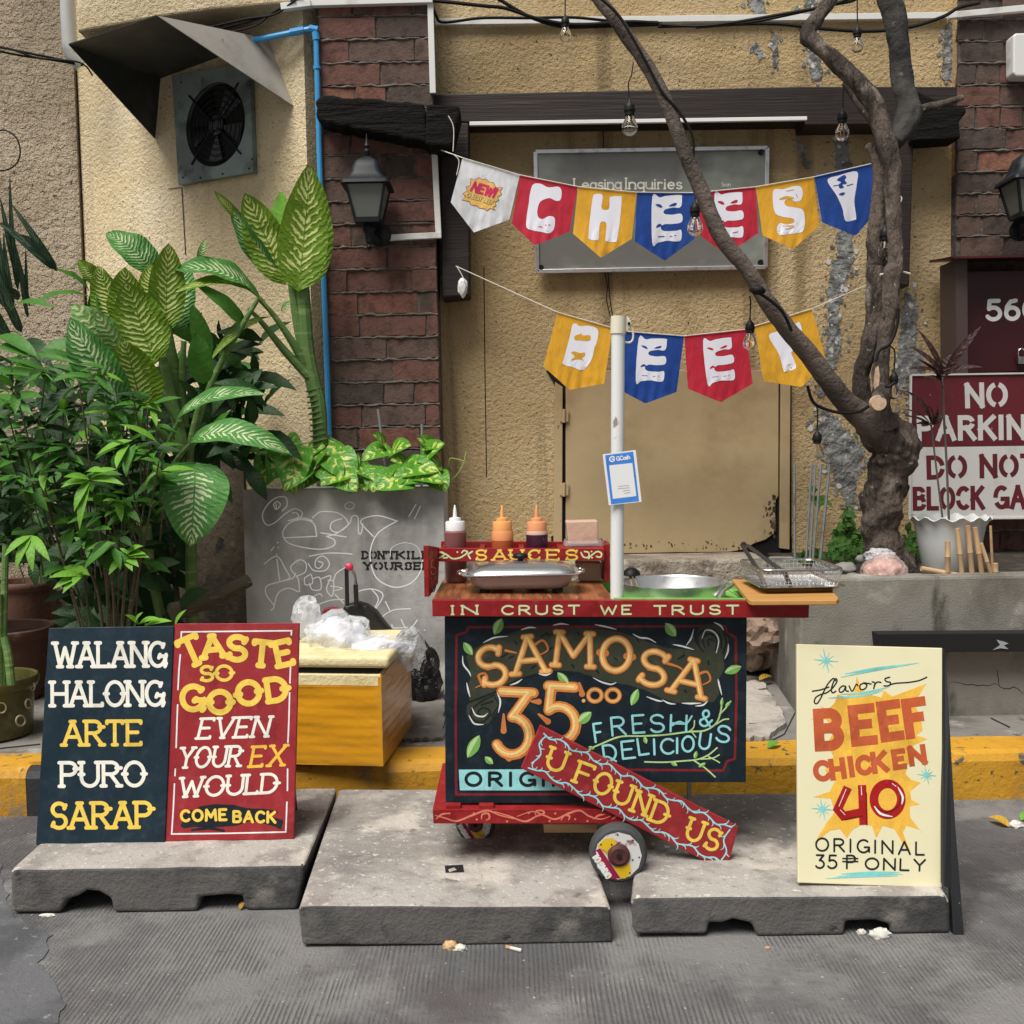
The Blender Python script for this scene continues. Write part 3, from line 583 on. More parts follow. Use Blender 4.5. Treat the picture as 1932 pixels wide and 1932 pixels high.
mb = MB().m(m_mort).box(rx0+.002, rx0+1.7, YR+.007, YR+.35, .5, 3.6); mortar_beds(mb, rx0, rx0+1.7, .6, 3.6, YR, 39.3*YR/1932, rb); mb.build('mortar', rw)
# ---------------------------------------------------------------- door in the wall
dr = thing('metal_door', 'plain ochre painted door with a rotted lower corner behind the white pole', 'door', P(1270, 1040, YW))
mb = MB().m(m_black).slab(W7, [(95, 470), (150, 560), (150, 1480), (1577, 1480), (1577, 520), (1500, 480)], YW-.006, .01); mb.slab(W7, [(126, 1470), (1580, 1470), (1580, 1590), (126, 1590)], YW-.0065, .01); mb.build('gap', dr)
mb = MB().m(m_door).slab(W7, [(214, 470), (1500, 470), (1498, 1225), (1484, 1250), (1476, 1300), (1482, 1380), (1470, 1455), (1420, 1492), (1350, 1515), (1290, 1550), (1200, 1566), (900, 1568), (560, 1575), (214, 1575)], YW-.02, .016); leaf_o = mb.build('leaf', dr, bevel=.002)
DPl = planeY(YW-.02); mb = MB().m(mat('rotted brown edge', (.075, .055, .035), [((.2, .15, .09), 14, .5, .62, 6), ((.02, .016, .012), 20, .55, .65, 5)], rough=.95)); rr_d = random.Random(3)
for k in range(46):
    f = rr_d.random()**2; x = 1478-f*70; y = 1225+rr_d.random()*250; r = rr_d.uniform(3, 13)*(1-f*.6)
    mb.fill(W7, DPl, jag([(x-r, y-r), (x+r*.6, y-r), (x+r*.6, y+r*1.3), (x-r, y+r)], 5, 3, k), .0012)
for k in range(90):
    x = 300+rr_d.random()*1150; f = rr_d.random()**2; y = 1558-f*70; r = rr_d.uniform(2, 9)*(1-f*.7); w_ = rr_d.uniform(.6, 1.2)
    if y+r*2 < 1560 and x < 1400: mb.fill(W7, DPl, jag([(x-r*w_, y-r*1.6), (x+r*w_, y-r), (x+r*w_, y+r*1.5), (x-r*w_, y+r*1.5)], 5, 2.5, k), .0012)
mb.build('rot_patch', leaf_o)
mb = MB().m(m_door).slab(W7, [(150, 540), (196, 570), (192, 1590), (140, 1590)], YW-.026, .022); mb.build('jamb', dr, bevel=.003)
mb = MB().m(m_door).slab(W7, [(1514, 520), (1572, 520), (1566, 1552), (1508, 1545)], YW-.03, .026); mb.build('jamb', dr, bevel=.003)
for y0 in (710, 1155):
    mb = MB().m(m_door).slab(W7, [(180, y0), (232, y0), (230, y0+70), (178, y0+70)], YW-.034, .01); mb.tube([P(*W7(205, y0-6), YW-.036), P(*W7(203, y0+76), YW-.036)], .008, 8); mb.build('hinge', dr, bevel=.001)
# ---------------------------------------------------------------- timbers
mb = MB().m(m_dwood).slab(ID, [(815, 178), (1520, 163), (1806, 163), (1806, 232), (1520, 236), (1518, 223), (880, 231), (815, 225)], 5.03, .17)
tag(mb.build('lintel_beam', bevel=.006), 'long dark brown timber lintel across the ochre wall', 'beam')
mb = MB().m(m_char).slab(Z3, [(1348, 470), (1500, 540), (1620, 560), (1632, 590), (1590, 640), (1600, 730), (1345, 748)], 4.98, .14)
tag(mb.build('beam_stub', bevel=.01), 'short charred beam end sticking out beside the right brick wall', 'beam')
mb = MB().m(m_char).slab(Z2, jag([(118, 535), (160, 502), (420, 520), (700, 545), (712, 755), (640, 742), (400, 692), (160, 642), (128, 630)], 25, 6, 4), 4.80, .145)
mb.slab(Z2, [(706, 548), (880, 555), (886, 590), (840, 780), (700, 762)], 4.78, .17)
tag(mb.build('charred_beam', bevel=.012), 'thick blackened beam nailed slantwise across the brick pillar', 'beam')
mb = MB().m(m_dwood).slab(ID, [(829, 230), (884, 232), (886, 556), (834, 561)], 5.0, .19)
tag(mb.build('timber_post', bevel=.006), 'dark timber post beside the pillar, holding the bunting string', 'post')
mb = MB().m(m_dwood).slab(ID, [(1686, 262), (1724, 262), (1716, 540), (1688, 536)], 5.04, .15)
tag(mb.build('timber_post', bevel=.006), 'dark timber post hidden behind the twisted tree limbs', 'post')
def bars(name, label, cat, runs, m_, w_=.02, h_=.02):
    if len(runs) > 1:
        t = thing(name, label, cat, runs[0][0])
        for run in runs:
            mb = MB().m(m_)
            for a, b in zip(run, run[1:]): mb.bar(a, b, w_, h_, (0, 1, 0))
            mb.build('run', t, bevel=.002)
        return t
    mb = MB().m(m_)
    for run in runs:
        for a, b in zip(run, run[1:]): mb.bar(a, b, w_, h_, (0, 1, 0))
    return tag(mb.build(name, bevel=.002), label, cat)
q = lambda c, x, y, Y: P(*c(x, y), Y)
bars('cable_trunking', 'white cable trunking running down the pillar edge to the lantern', 'trunking', [[q(Z2, 728, 20, 4.94), q(Z2, 742, 495, 4.94)], [q(Z2, 748, 775, 4.94), q(Z2, 772, 1250, 4.94)], [q(Z2, 505, 1257, 4.93), q(Z2, 786, 1243, 4.93)]], m_white, .028, .02)
bars('cable_trunking', 'white cable trunking across the top of the brick pillar', 'trunking', [[q(Z2, 95, 20, 4.93), q(Z2, 740, 2, 4.93)], [q(Z2, -60, 40, 4.92), q(Z2, 98, 20, 4.92)]], m_white, .03, .03)
bars('cable_trunking', 'long white cable trunking along the top of the ochre wall', 'trunking', [[q(Z2, 750, 120, 5.18), q(Z3, 1530, 85, 5.18)], [q(Z3, 1530, 85, 5.1), q(Z3, 2100, 30, 5.1)]], m_white, .03, .025)
bars('strip_light', 'thin white unlit light strip under the dark lintel', 'light strip', [[q(ID, 886, 234, 5.0), q(ID, 1522, 224, 5.0)]], mat('white enamel', (.8, .8, .78), rough=.35), .018, .018)
mb = MB().m(m_blue); PY = 4.93
path = [P(468, 78, 5.02), P(520, 68, 4.95), P(584, 55, PY), P(592, 57, PY), P(596, 66, PY), P(603, 300, PY), P(612, 560, PY), P(622, 835, PY)]
mb.tube(path, .0135, 10)
for p_ in ((P(548, 62, PY+.005), P(574, 57, PY)), (P(584, 54, PY), P(600, 57, PY)), (P(595, 62, PY), P(597, 76, PY)), (P(598, 125, PY), P(598.6, 131, PY)), (P(611, 487, PY), P(611.5, 495, PY))): mb.tube(p_, .0175, 10)
tag(mb.build('water_pipe', smooth=True), 'bright blue plastic water pipe running down beside the brick pillar', 'pipe')
mb = MB().m(m_grey).tube([q(Z1, 355, -60, 5.5), q(Z1, 360, 90, 5.5), q(Z1, 368, 240, 5.5), q(Z1, 385, 300, 5.5), q(Z1, 430, 345, 5.52)], .038, 12); tag(mb.build('drain_pipe', smooth=True), 'grey drain pipe at the upper left beside the metal hood', 'pipe')
# ---------------------------------------------------------------- concrete planter under the pillar
yf = G(832, 1297, WALKZ).y
pl = thing('concrete_planter', 'tall grey concrete planter covered in white graffiti scribbles', 'planter', (P(650, 1200, yf).x, yf, WALKZ))
zt = P(650, 921, yf).z; xa, xb = P(461, 1050, yf).x, P(840, 1050, yf).x
mb = MB().m(m_planter)
mb.box(xa, xb, yf, yf+.05, WALKZ-.01, zt); mb.box(xa, xb, YP-.055, YP-.008, WALKZ, zt); mb.box(xa, xa+.05, yf+.05, YP-.055, WALKZ, zt); mb.box(xb-.05, xb, yf+.05, YP-.055, WALKZ, zt)
mb.build('box', pl, bevel=.006)
MB().m(m_soil).box(xa+.05, xb-.05, yf+.05, YP-.055, zt-.1, zt-.03).build('soil', pl)
PF = planeY(yf); mb = MB().m(m_chalk); g = lambda pts, w_=8.5, cl=False: mb.stroke(Z6, PF, pts, w_, smooth=True, closed=cl, h=.001)
for pts in ([(330, 690), (318, 655), (340, 635), (365, 655), (340, 690), (335, 650)], [(378, 700), (412, 660), (400, 605), (330, 610), (265, 670), (238, 740), (270, 800), (330, 780), (400, 720), (470, 685), (520, 715), (500, 750), (470, 760)],
            [(450, 715), (480, 715), (490, 745), (420, 770)], [(430, 770), (520, 750), (590, 770)], [(390, 890), (620, 880)], [(620, 880), (600, 790), (520, 762), (440, 780), (390, 830), (385, 880), (430, 930), (540, 960), (660, 970), (740, 945), (745, 905), (700, 885)],
            [(590, 750), (640, 710), (700, 705), (770, 715), (820, 750), (840, 800), (770, 850), (720, 830), (730, 780), (800, 755)], [(650, 855), (830, 885)], [(690, 880), (760, 860), (850, 790), (870, 740), (910, 745), (915, 850), (935, 855), (945, 790)],
            [(1020, 880), (960, 820), (930, 780), (960, 750), (1060, 735), (1180, 770)], [(1190, 770), (1060, 850), (1005, 950), (1000, 1060), (1040, 1170), (1120, 1225), (1200, 1238), (1290, 1205), (1350, 1130), (1365, 1050)],
            [(1270, 740), (1320, 655)], [(1310, 755), (1350, 670)], [(570, 1020), (680, 1000), (780, 998), (870, 1005)], [(250, 1075), (340, 1020), (400, 1110), (430, 1170), (390, 1190)], [(340, 1040), (360, 1190)],
            [(500, 1270), (490, 1180), (450, 1130), (440, 1090), (500, 1045), (545, 1070), (540, 1130), (480, 1160)], [(560, 1070), (600, 1120), (680, 1120), (710, 1070), (670, 1020), (620, 1040), (610, 1090), (640, 1105), (665, 1070), (630, 1055)],
            [(300, 1400), (320, 1370), (265, 1290), (270, 1230), (360, 1200), (450, 1175), (470, 1140)], [(320, 1370), (350, 1280), (420, 1245), (490, 1270)], [(540, 1170), (580, 1150), (590, 1210), (540, 1220), (535, 1170)], [(590, 1180), (640, 1170), (650, 1250), (590, 1255), (570, 1210)],
            [(650, 1180), (720, 1160), (690, 1250), (730, 1300), (740, 1200), (700, 1190)], [(720, 1230), (800, 1245), (740, 1265)], [(740, 1190), (760, 1140), (820, 1100)], [(610, 1350), (595, 1310), (640, 1285), (660, 1300)], [(630, 1360), (720, 1330), (810, 1325)],
            [(750, 1290), (810, 1350)], [(920, 1265), (1000, 1250), (1070, 1270), (1085, 1310), (1030, 1400)], [(1010, 1255), (1055, 1320), (1020, 1400)], [(1105, 1340), (1135, 1400)], [(1075, 1450), (1160, 1400), (1280, 1390)], [(1150, 1500), (1165, 1525), (1260, 1520)], [(1215, 1465), (1265, 1540), (1330, 1470)]): g(pts)
g([(820, 660), (850, 638), (885, 655), (870, 685), (830, 685)], 7, True); g([(1140, 1020), (1150, 960), (1240, 925), (1330, 955), (1365, 1050)], 4); g([(300, 980), (320, 955)], 9); g([(340, 920), (350, 925)], 8)
for p_ in ((1335, 1545), (1380, 1540), (350, 960), (338, 1008)): mb.dot(Z6, PF, p_, 5)
mb.build('graffiti', pl)
mb = MB().m(m_ink)
def stencil_text(s, x0, x1, yb, hh_):
    text(mb, Z6, PF, s, (x0, yb), (x1, yb), hh_, 14, gap=.34, caps=False, serif=.1, stencil=True)
stencil_text("DON'T", 945, 1165, 1036, 48); stencil_text('KILL', 1185, 1410, 1036, 48); stencil_text('YOURSELF', 955, 1470, 1112, 46)
mb.build('stencil_lettering', pl)
# ---------------------------------------------------------------- raised bed on the right
by = G(1508, 1356, WALKZ).y; bz = P(1510, 1092, by).z; bx = P(1509, 1200, by).x
bed = thing('raised_bed', 'long grey concrete raised bed wall under the twisted tree', 'planter', (bx+1, by, WALKZ))
mb = MB().m(m_conc)
ins = P(1450, 1300, 4.85).x
mb.prism([(bx, by, WALKZ-.02), (bx+3, by, WALKZ-.02), (bx+3, by+.12, WALKZ-.02), (bx+.1, by+.12, WALKZ-.02), (ins+.12, 4.86, WALKZ-.02), (ins, 4.86, WALKZ-.02)], (0, 0, bz-WALKZ+.02)); mb.build('retaining_wall', bed, bevel=.012)
mb = MB().m(m_black); BW = planeY(by)
for l in ([(1880, 1290), (1895, 1300), (1915, 1297), (1932, 1310)], [(1795, 1286), (1845, 1294), (1880, 1290)], [(1880, 1262), (1886, 1295)]): mb.stroke(ID, BW, jag_line(l), 1.1, h=.002, taper=lambda f: .4+.8*math.sin(3.1*f))
mb.build('crack', bed)
MB().m(m_soil).prism([(bx+.05, by+.1, bz-.02), (bx+3, by+.1, bz-.02), (bx+3, YW, bz-.02), (ins+.08, YW, bz-.02), (ins+.08, 4.86, bz-.02)], (0, 0, -.2)).build('soil', bed)
lz = P(1300, 1056, 4.87).z
mb = MB().m(mat('crumbling cement', (.36, .31, .25), [((.2, .165, .13), 6, .42, .6, 7), ((.5, .45, .38), 10, .56, .7, 6), ((.1, .08, .065), 14, .62, .7, 5)], rough=.95, bumps=[(16, .03, 6, 'n'), (70, .008, 4, 'n')]))
mb.box(xb+.01, ins+.01, 4.87, YW+.01, WALKZ, lz); tag(mb.build('door_step', bevel=.02, seg=3), 'crumbling cement step below the ochre door', 'step')
mb = MB().m(m_black).slab(ID, [(1656, 1196), (1990, 1194), (1990, 1229), (1660, 1231)], by-.09, .07)
mb.m(mat('chipped grey paint', (.3, .33, .35), rough=.6)).fill(W4, planeY(by-.092), [(1400, 240), (1440, 250), (1465, 260), (1440, 270), (1465, 290), (1420, 285), (1380, 295), (1420, 268)])
tag(mb.build('barrier_rail', bevel=.003), 'black metal rail fixed in front of the raised bed', 'rail')
# ---------------------------------------------------------------- loose concrete slabs on the road
def block(label, front, z, dv, Yf):
    """front: outline of the front face as measured; dv: how far and which way the slab runs back"""
    F = [P(x, y, Yf) for x, y in front]
    for p in F:
        p.z = max(p.z, .001)
    zt = max(p.z for p in F); loc = sum(F, Vector())/len(F)
    mb = MB(); n = len(F); i = mb.add(F); j = mb.add([p+dv for p in F])
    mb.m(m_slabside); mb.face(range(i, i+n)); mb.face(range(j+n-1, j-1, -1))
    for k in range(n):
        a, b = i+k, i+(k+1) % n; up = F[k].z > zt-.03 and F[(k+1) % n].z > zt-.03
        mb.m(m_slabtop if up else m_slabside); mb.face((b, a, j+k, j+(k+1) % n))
    o = mb.build('concrete_slab', loc=(loc.x, loc.y, 0), bevel=.011, seg=3)
    return tag(o, label, 'concrete slab', 'loose concrete slabs lying on the road')
def rough_edge(a, b, n, amp, seed):
    rr = random.Random(seed); return [(a[0]+(b[0]-a[0])*k/n, a[1]+(b[1]-a[1])*k/n+rr.uniform(-amp, amp)) for k in range(n+1)]
YL = G(300, 1722, 0).y; YM = G(860, 1784, 0).y; YS = G(1490, 1767, 0).y
def dv_for(p_front, p_back, Yf):
    a = P(*p_front, Yf); b = G(*p_back, a.z); return b-a
fl = [W5(50, 140), W5(70, 120)]+rough_edge(W5(110, 118), W5(1560, 97), 14, .9, 1)+[W5(1612, 96), W5(1605, 180), W5(1570, 340)]+rough_edge(W5(1500, 343), W5(1330, 345), 3, .8, 2)+[W5(1288, 335), W5(1280, 268), W5(1200, 262), W5(1130, 268), W5(1052, 276), W5(1045, 352)]+rough_edge(W5(1000, 353), W5(660, 356), 6, 1, 3)+[W5(600, 357), W5(582, 280), W5(520, 245), W5(460, 240), W5(410, 270), W5(350, 288), W5(322, 357), W5(60, 356)]
block('concrete slab under the two painted sign boards, two notches in its front', fl, 0, dv_for(W5(1612, 96), (636, 1486), YL), YL)
fm = [(563, 1716), (568, 1709)]+rough_edge((585, 1708), (1130, 1709), 12, .8, 4)+[(1147, 1710), (1152, 1716), (1156, 1787)]+rough_edge((1150, 1787), (570, 1782), 10, .7, 5)
fr = [(1190, 1705), (1194, 1694)]+rough_edge((1205, 1691), (1770, 1687), 13, .9, 6)+[(1786, 1690), (1791, 1702), (1793, 1764), (1680, 1765), (1679, 1745), (1650, 1737), (1596, 1739), (1592, 1766)]+rough_edge((1585, 1767), (1436, 1768), 4, .6, 7)+[(1428, 1768), (1418, 1743), (1383, 1735), (1362, 1742), (1337, 1742), (1333, 1763), (1200, 1763), (1193, 1752)]
slab_mid = block('plain concrete slab under the cart with a small square hole', fm, 0, dv_for((568, 1709), (641, 1490), YM), YM)
block('concrete slab under the cream sandwich board, two notches in its front', fr, 0, dv_for((1194, 1694), (1214, 1500), YS), YS)
zslab_m = P(860, 1709, YM).z; zslab_r = P(1490, 1689, YS).z; zslab_l = P(300, 1634, YL).z
mb = MB().m(m_black); tp = Plane((0, 0, zslab_m), (0, 0, 1)); tp.n = Vector((0, 0, 1))
mb.fill(W3, tp, [(176, 805), (272, 800), (278, 838), (180, 844)], .002); mb.m(m_slabtop).fill(W3, tp, [(195, 825), (225, 815), (240, 828), (200, 840)], .0035)
mb.build('hole', slab_mid)
# ================================================================ the food cart
p_navy = paint('navy board paint', (.006, .015, .023)); p_red = paint('red cart paint', (.27, .012, .014), .45); p_red2 = paint('red board paint', (.3, .022, .028)); p_dred = paint('dark red line paint', (.2, .014, .02))
p_cream = paint('cream letter paint', (.82, .8, .7)); p_yel = paint('yellow letter paint', (.82, .58, .09)); p_gold = paint('warm yellow paint', (.85, .5, .06)); p_org = paint('orange letter paint', (.6, .2, .05)); p_lor = paint('light orange paint', (.86, .46, .14)); p_lyel = paint('pale yellow highlight', (.9, .68, .28))
p_pgreen = paint('pale green letter paint', (.6, .72, .4)); p_leaf = paint('leaf green paint', (.2, .46, .1)); p_leaf2 = paint('pale leaf paint', (.48, .7, .3)); p_olive = paint('olive banner paint', (.045, .05, .03)); p_cyan = paint('pale cyan paint', (.32, .72, .74)); p_dk = paint('near black paint', (.008, .014, .018)); p_wht = paint('white line paint', (.75, .78, .76)); p_salm = paint('salmon scroll paint', (.68, .2, .13))
m_ply = mat('raw timber', (.48, .31, .17), [((.34, .2, .1), 4, .4, .7, 5, (1, 8, 8))], rough=.7)
m_woodtop = mat('varnished wood top', (.34, .125, .05), [((.17, .055, .022), 5, .4, .62, 5, (9, .7, 1)), ((.5, .22, .1), 8, .58, .75, 4, (7, .7, 1))], rough=.35, bumps=[(40, .001, 3, 'n', (4, .4, 1))])
p_green = mat('green painted counter', (.19, .46, .1), [((.3, .56, .18), 6, .5, .7, 4), ((.12, .3, .07), 9, .58, .72, 4)], rough=.5)
YC = 2.75
fL, fR = P(815, 1132, YC), P(1527, 1134, YC)
def zc(x): return fL.z+(fR.z-fL.z)*(x-fL.x)/(fR.x-fL.x)
cart = thing('food_cart', 'red and navy wheeled street food cart with hand-painted samosa panel', 'food cart', (0, 2.9, zslab_m))
# counter: edge board, wooden top on one half, green painted recess on the other
mb = MB().m(p_red).slab(ID, [(815, 1132), (1527, 1134), (1526, 1166), (816, 1163)], YC, .02); edge = mb.build('counter_edge', cart, bevel=.0015)
FP = planeY(YC); mb = MB().m(p_pgreen)
for s_, x0, x1 in (('IN', 172, 306), ('CRUST', 442, 860), ('WE', 978, 1140), ('TRUST', 1266, 1722)):
    text(mb, W2, FP, s_, (x0, 109), (x1, 107), 46, 10, gap=.42, serif=.12 if s_ == 'IN' else 0)
mb.build('lettering', edge)
xm = P(1158, 1132, YC+.01).x; DB = .43
def top_prism(mb, x0, x1, y0, y1, dz, th): mb.prism([(x0, y0, zc(x0)+dz), (x1, y0, zc(x1)+dz), (x1, y1, zc(x1)+dz), (x0, y1, zc(x0)+dz)], (0, 0, -th))
mb = MB().m(m_woodtop); top_prism(mb, fL.x, xm, YC+.021, YC+DB, -.001, .02); mb.build('wooden_top', cart, bevel=.001)
mb = MB().m(p_green); top_prism(mb, xm+.001, fR.x, YC+.021, YC+DB, -.033, .01)
top_prism(mb, xm+.001, fR.x, YC+.021, YC+.03, .004, .036); top_prism(mb, xm+.001, fR.x, YC+DB-.02, YC+DB, -.001, .031); top_prism(mb, fR.x-.1, fR.x, YC+.031, YC+DB-.021, -.002, .03)
for k in range(5): top_prism(mb, xm+.36+.035*k, xm+.39+.035*k, YC+.032, YC+DB-.022, -.024, .0085)
mb.build('green_recess', cart, bevel=.001)
# front panel with its painting
YPn = 2.80; PP = planeY(YPn)
mb = MB().m(p_navy).slab(W2, [(130, 122), (1768, 122), (1763, 1019), (880, 1019), (880, 1131), (135, 1131)], YPn, .014); panel = mb.build('front_panel', cart, bevel=.001)
mb = MB().m(p_dk)
b0, b1 = P(*W2(150, 140), YPn), P(*W2(1750, 1000), YPn)
mb.box(b0.x, b1.x, YPn+.016, YC+.4, b1.z+.01, b0.z-.03); mb.build('body', cart)
mb = MB()
mb.m(p_dred)
bord = [(262, 178), (1650, 172), (1662, 205), (1708, 235), (1712, 560), (1703, 890), (1660, 905), (1640, 955), (1000, 950)]
mb.stroke(W2, PP, bord, 13, h=.0006); mb.stroke(W2, PP, [(262, 178), (245, 205), (195, 222), (190, 650), (193, 1085), (860, 1083)], 13, h=.0006)
mb.build('border', panel)
mb = MB().m(p_olive)
mb.fill(W2, PP, [(248, 335), (300, 290), (350, 262), (430, 235), (520, 200), (600, 186), (700, 180), (800, 182), (900, 184), (1000, 190), (1080, 205), (1150, 228), (1240, 262), (1340, 292), (1460, 300), (1560, 318), (1640, 332), (1648, 400), (1612, 470), (1618, 540), (1590, 582), (1480, 592), (1380, 588), (1300, 560), (1220, 520), (1130, 492), (1010, 474), (930, 446), (850, 420), (760, 412), (660, 428), (560, 452), (470, 492), (400, 530), (330, 562), (268, 585), (252, 520), (275, 440), (262, 390)], .0005)
mb.fill(W2, PP, [(255, 590), (330, 566), (405, 535), (428, 560), (425, 620), (395, 660), (370, 700), (310, 712), (262, 680), (246, 640)], .0009)
mb.fill(W2, PP, [(1440, 292), (1470, 240), (1500, 178), (1570, 160), (1630, 180), (1668, 240), (1670, 300), (1640, 334), (1540, 318)], .0009)
mb.m(p_dk)
for pts in ([(400, 545), (330, 580), (275, 630), (285, 680), (340, 690), (380, 640), (340, 615), (310, 640), (330, 660)], [(390, 580), (330, 600)], [(405, 560), (420, 600), (385, 660)], [(1500, 185), (1490, 250), (1530, 310)], [(1520, 300), (1500, 230), (1550, 190), (1620, 220), (1630, 290)], [(1540, 290), (1530, 240), (1570, 215), (1605, 245), (1600, 300)], [(1560, 280), (1560, 245), (1585, 250)], [(1640, 200), (1655, 260), (1640, 320)],
            [(250, 590), (300, 570), (400, 530), (470, 492), (560, 452), (700, 420), (860, 425)], [(650, 230), (690, 208)], [(720, 215), (690, 222)], [(850, 205), (858, 220)], [(480, 345), (500, 335)], [(600, 400), (625, 385)], [(820, 380), (830, 395)], [(950, 410), (965, 425)], [(1050, 345), (1065, 355)], [(1395, 350), (1430, 330)], [(1170, 240), (1180, 255)], [(510, 255), (520, 270)], [(1560, 360), (1560, 380)], [(1280, 400), (1295, 412)], [(1430, 520), (1440, 530)], [(700, 300), (712, 290)], [(440, 340), (470, 320)]): mb.stroke(W2, PP, pts, 9, smooth=True, h=.0014)
mb.build('banner', panel)
mb = MB().m(p_wht)
for pts in ([(340, 262), (400, 235), (470, 228)], [(545, 192), (590, 180), (625, 182)], [(718, 168), (760, 160), (803, 165)], [(945, 164), (1000, 175), (1060, 190)], [(1150, 215), (1190, 235), (1235, 240), (1275, 262)], [(1368, 272), (1420, 282), (1480, 300)], [(1440, 276), (1465, 240), (1480, 190)], [(1525, 240), (1545, 195), (1590, 205), (1615, 250), (1602, 318)], [(1590, 152), (1625, 170), (1642, 195)], [(1668, 270), (1665, 310), (1648, 350)], [(228, 335), (232, 380), (262, 420), (272, 445)], [(250, 480), (258, 520), (268, 555)], [(415, 535), (432, 580), (422, 640)], [(278, 615), (300, 655), (340, 662), (362, 645)], [(262, 655), (290, 700), (340, 706)], [(485, 492), (520, 480), (550, 460)], [(640, 430), (675, 438), (705, 430)], [(935, 452), (980, 475), (1030, 488), (1060, 478)], [(1225, 555), (1280, 575), (1310, 580)], [(1310, 572), (1345, 590), (1382, 595)], [(1415, 590), (1465, 592), (1520, 590)], [(1490, 606), (1530, 600), (1555, 580)], [(1612, 460), (1618, 490), (1632, 545)]): mb.stroke(W2, PP, pts, 6, smooth=True, h=.0018, taper=lambda f: .35+1.2*math.sin(math.pi*min(max(f, .05), .95)))
mb.build('banner_outline', panel)
def painted(mb, ch, x, y, w_, h_, rot, sw, spur=True, serif=.11):
    for m_, k, dx, dy, hh in ((p_org, 1, 0, 0, .0019), (p_lor, .62, -2, -1, .0026), (p_lyel, .2, -sw*.16, -2, .0033)):
        mb.m(m_); mb.lift = 0
        glyph(mb, W2, PP, ch, x+dx, y+dy, w_, h_, sw*k, rot=rot, serif=serif if k > .5 else 0, spur=spur and k == 1, hh=hh)
mb = MB()
for a in (('S', 320, 492, 130, 205, 14, 36), ('A', 505, 425, 165, 195, 5, 34), ('M', 735, 388, 190, 178, -3, 34), ('O', 985, 415, 150, 175, -8, 38), ('S', 1195, 492, 135, 182, -12, 36), ('A', 1375, 545, 170, 190, -13, 34)): painted(mb, *a)
mb.m(p_org)
for pts in ([(330, 480), (315, 440), (350, 430), (360, 470), (300, 505)], [(462, 305), (520, 318)], [(1340, 375), (1400, 395), (1430, 420)], [(600, 290), (660, 250), (690, 300), (640, 330)], [(1490, 440), (1550, 420), (1570, 465), (1530, 490)]): mb.stroke(W2, PP, pts, 16, smooth=True, h=.0022, taper=lambda f: 1-.6*f)
mb.build('lettering', panel)
mb = MB()
painted(mb, '3', 425, 870, 175, 340, -3, 58, False, .06); painted(mb, '5', 680, 800, 165, 300, -3, 58, False, .06)
for pts in ([(400, 800), (430, 850), (480, 890)], [(690, 480), (720, 530)], [(860, 480), (875, 540)], [(600, 580), (640, 582)], [(450, 650), (450, 740)], [(640, 650), (690, 690)]): mb.m(p_org).stroke(W2, PP, pts, 26, smooth=True, h=.0021, taper=lambda f: .4+.9*f)
for cx in (945, 1042):
    for m_, ww, hh in ((p_org, 24, .0019), (p_lor, 12, .0026)): mb.m(m_).stroke(W2, PP, [(cx+36*math.cos(a*.3927), 548+33*math.sin(a*.3927)) for a in range(16)], ww, closed=True, smooth=True, h=hh)
mb.m(p_lor).dot(W2, PP, (883, 577), 10, .002)
mb.build('price_lettering', panel)
mb = MB().m(p_cyan)
for ch_, x, y, w_, h_, r_ in (('F', 942, 798, 42, 98, 8), ('R', 1036, 762, 72, 96, 5), ('E', 1150, 750, 60, 94, 4), ('S', 1246, 746, 72, 92, 0), ('H', 1356, 744, 84, 88, -2), ('&', 1516, 716, 66, 86, -10),
                              ('D', 992, 902, 66, 86, 8), ('E', 1092, 888, 66, 92, 6), ('L', 1180, 868, 50, 88, 8), ('I', 1264, 868, 6, 82, 2), ('C', 1303, 864, 68, 80, 2), ('I', 1388, 860, 6, 80, 0), ('O', 1418, 852, 62, 82, -4), ('U', 1512, 838, 56, 84, -8), ('S', 1606, 800, 70, 86, -14)):
    glyph(mb, W2, PP, ch_, x, y, w_, h_, 12, rot=r_, hh=.0014)
mb.stroke(W2, PP, [(1365, 710), (1400, 690), (1440, 700), (1470, 660)], 10, smooth=True, h=.0016); mb.stroke(W2, PP, [(985, 905), (1010, 880), (1060, 905)], 10, smooth=True, h=.0016)
mb.build('small_lettering', panel)
mb = MB().m(p_cyan).fill(W2, PP, [(207, 950), (600, 948), (1040, 952), (1036, 1060), (600, 1063), (213, 1062)], .0007)
mb.m(p_dk); text(mb, W2, PP, 'ORIGINAL', (246, 1036), (1010, 1036), 68, 17, gap=.5, hh=.0014)
mb.build('name_strip', panel)
def pleaf(mb, cx, cy, L_, w_, ang, c=W2, s_=PP, ma=None, mb_=None):
    ca, sa = math.cos(R(ang)), math.sin(R(ang)); T = lambda u, v: (cx+u*ca-v*sa, cy+u*sa+v*ca)
    top_ = [(-L_/2+L_*k/8, -w_/2*math.sin(math.pi*k/8)**.8) for k in range(9)]; bot = [(L_/2-L_*k/8, w_/2*math.sin(math.pi*k/8)**.8) for k in range(1, 8)]
    mb.m(ma or p_leaf).fill(c, s_, [T(*p) for p in top_+bot], .0016); mb.m(mb_ or p_leaf2).fill(c, s_, [T(p[0], p[1]*.75) for p in top_]+[T(L_/2, 0)], .0022)
mb = MB()
for a in ((420, 175, 98, 56, -65), (257, 295, 85, 44, 55), (1355, 192, 92, 56, 52), (1693, 408, 98, 48, -20), (772, 457, 92, 44, 48), (1160, 558, 98, 44, -68), (888, 670, 100, 56, -40), (287, 825, 140, 62, -62), (370, 900, 60, 36, 42)): pleaf(mb, *a)
mb.m(p_leaf2)
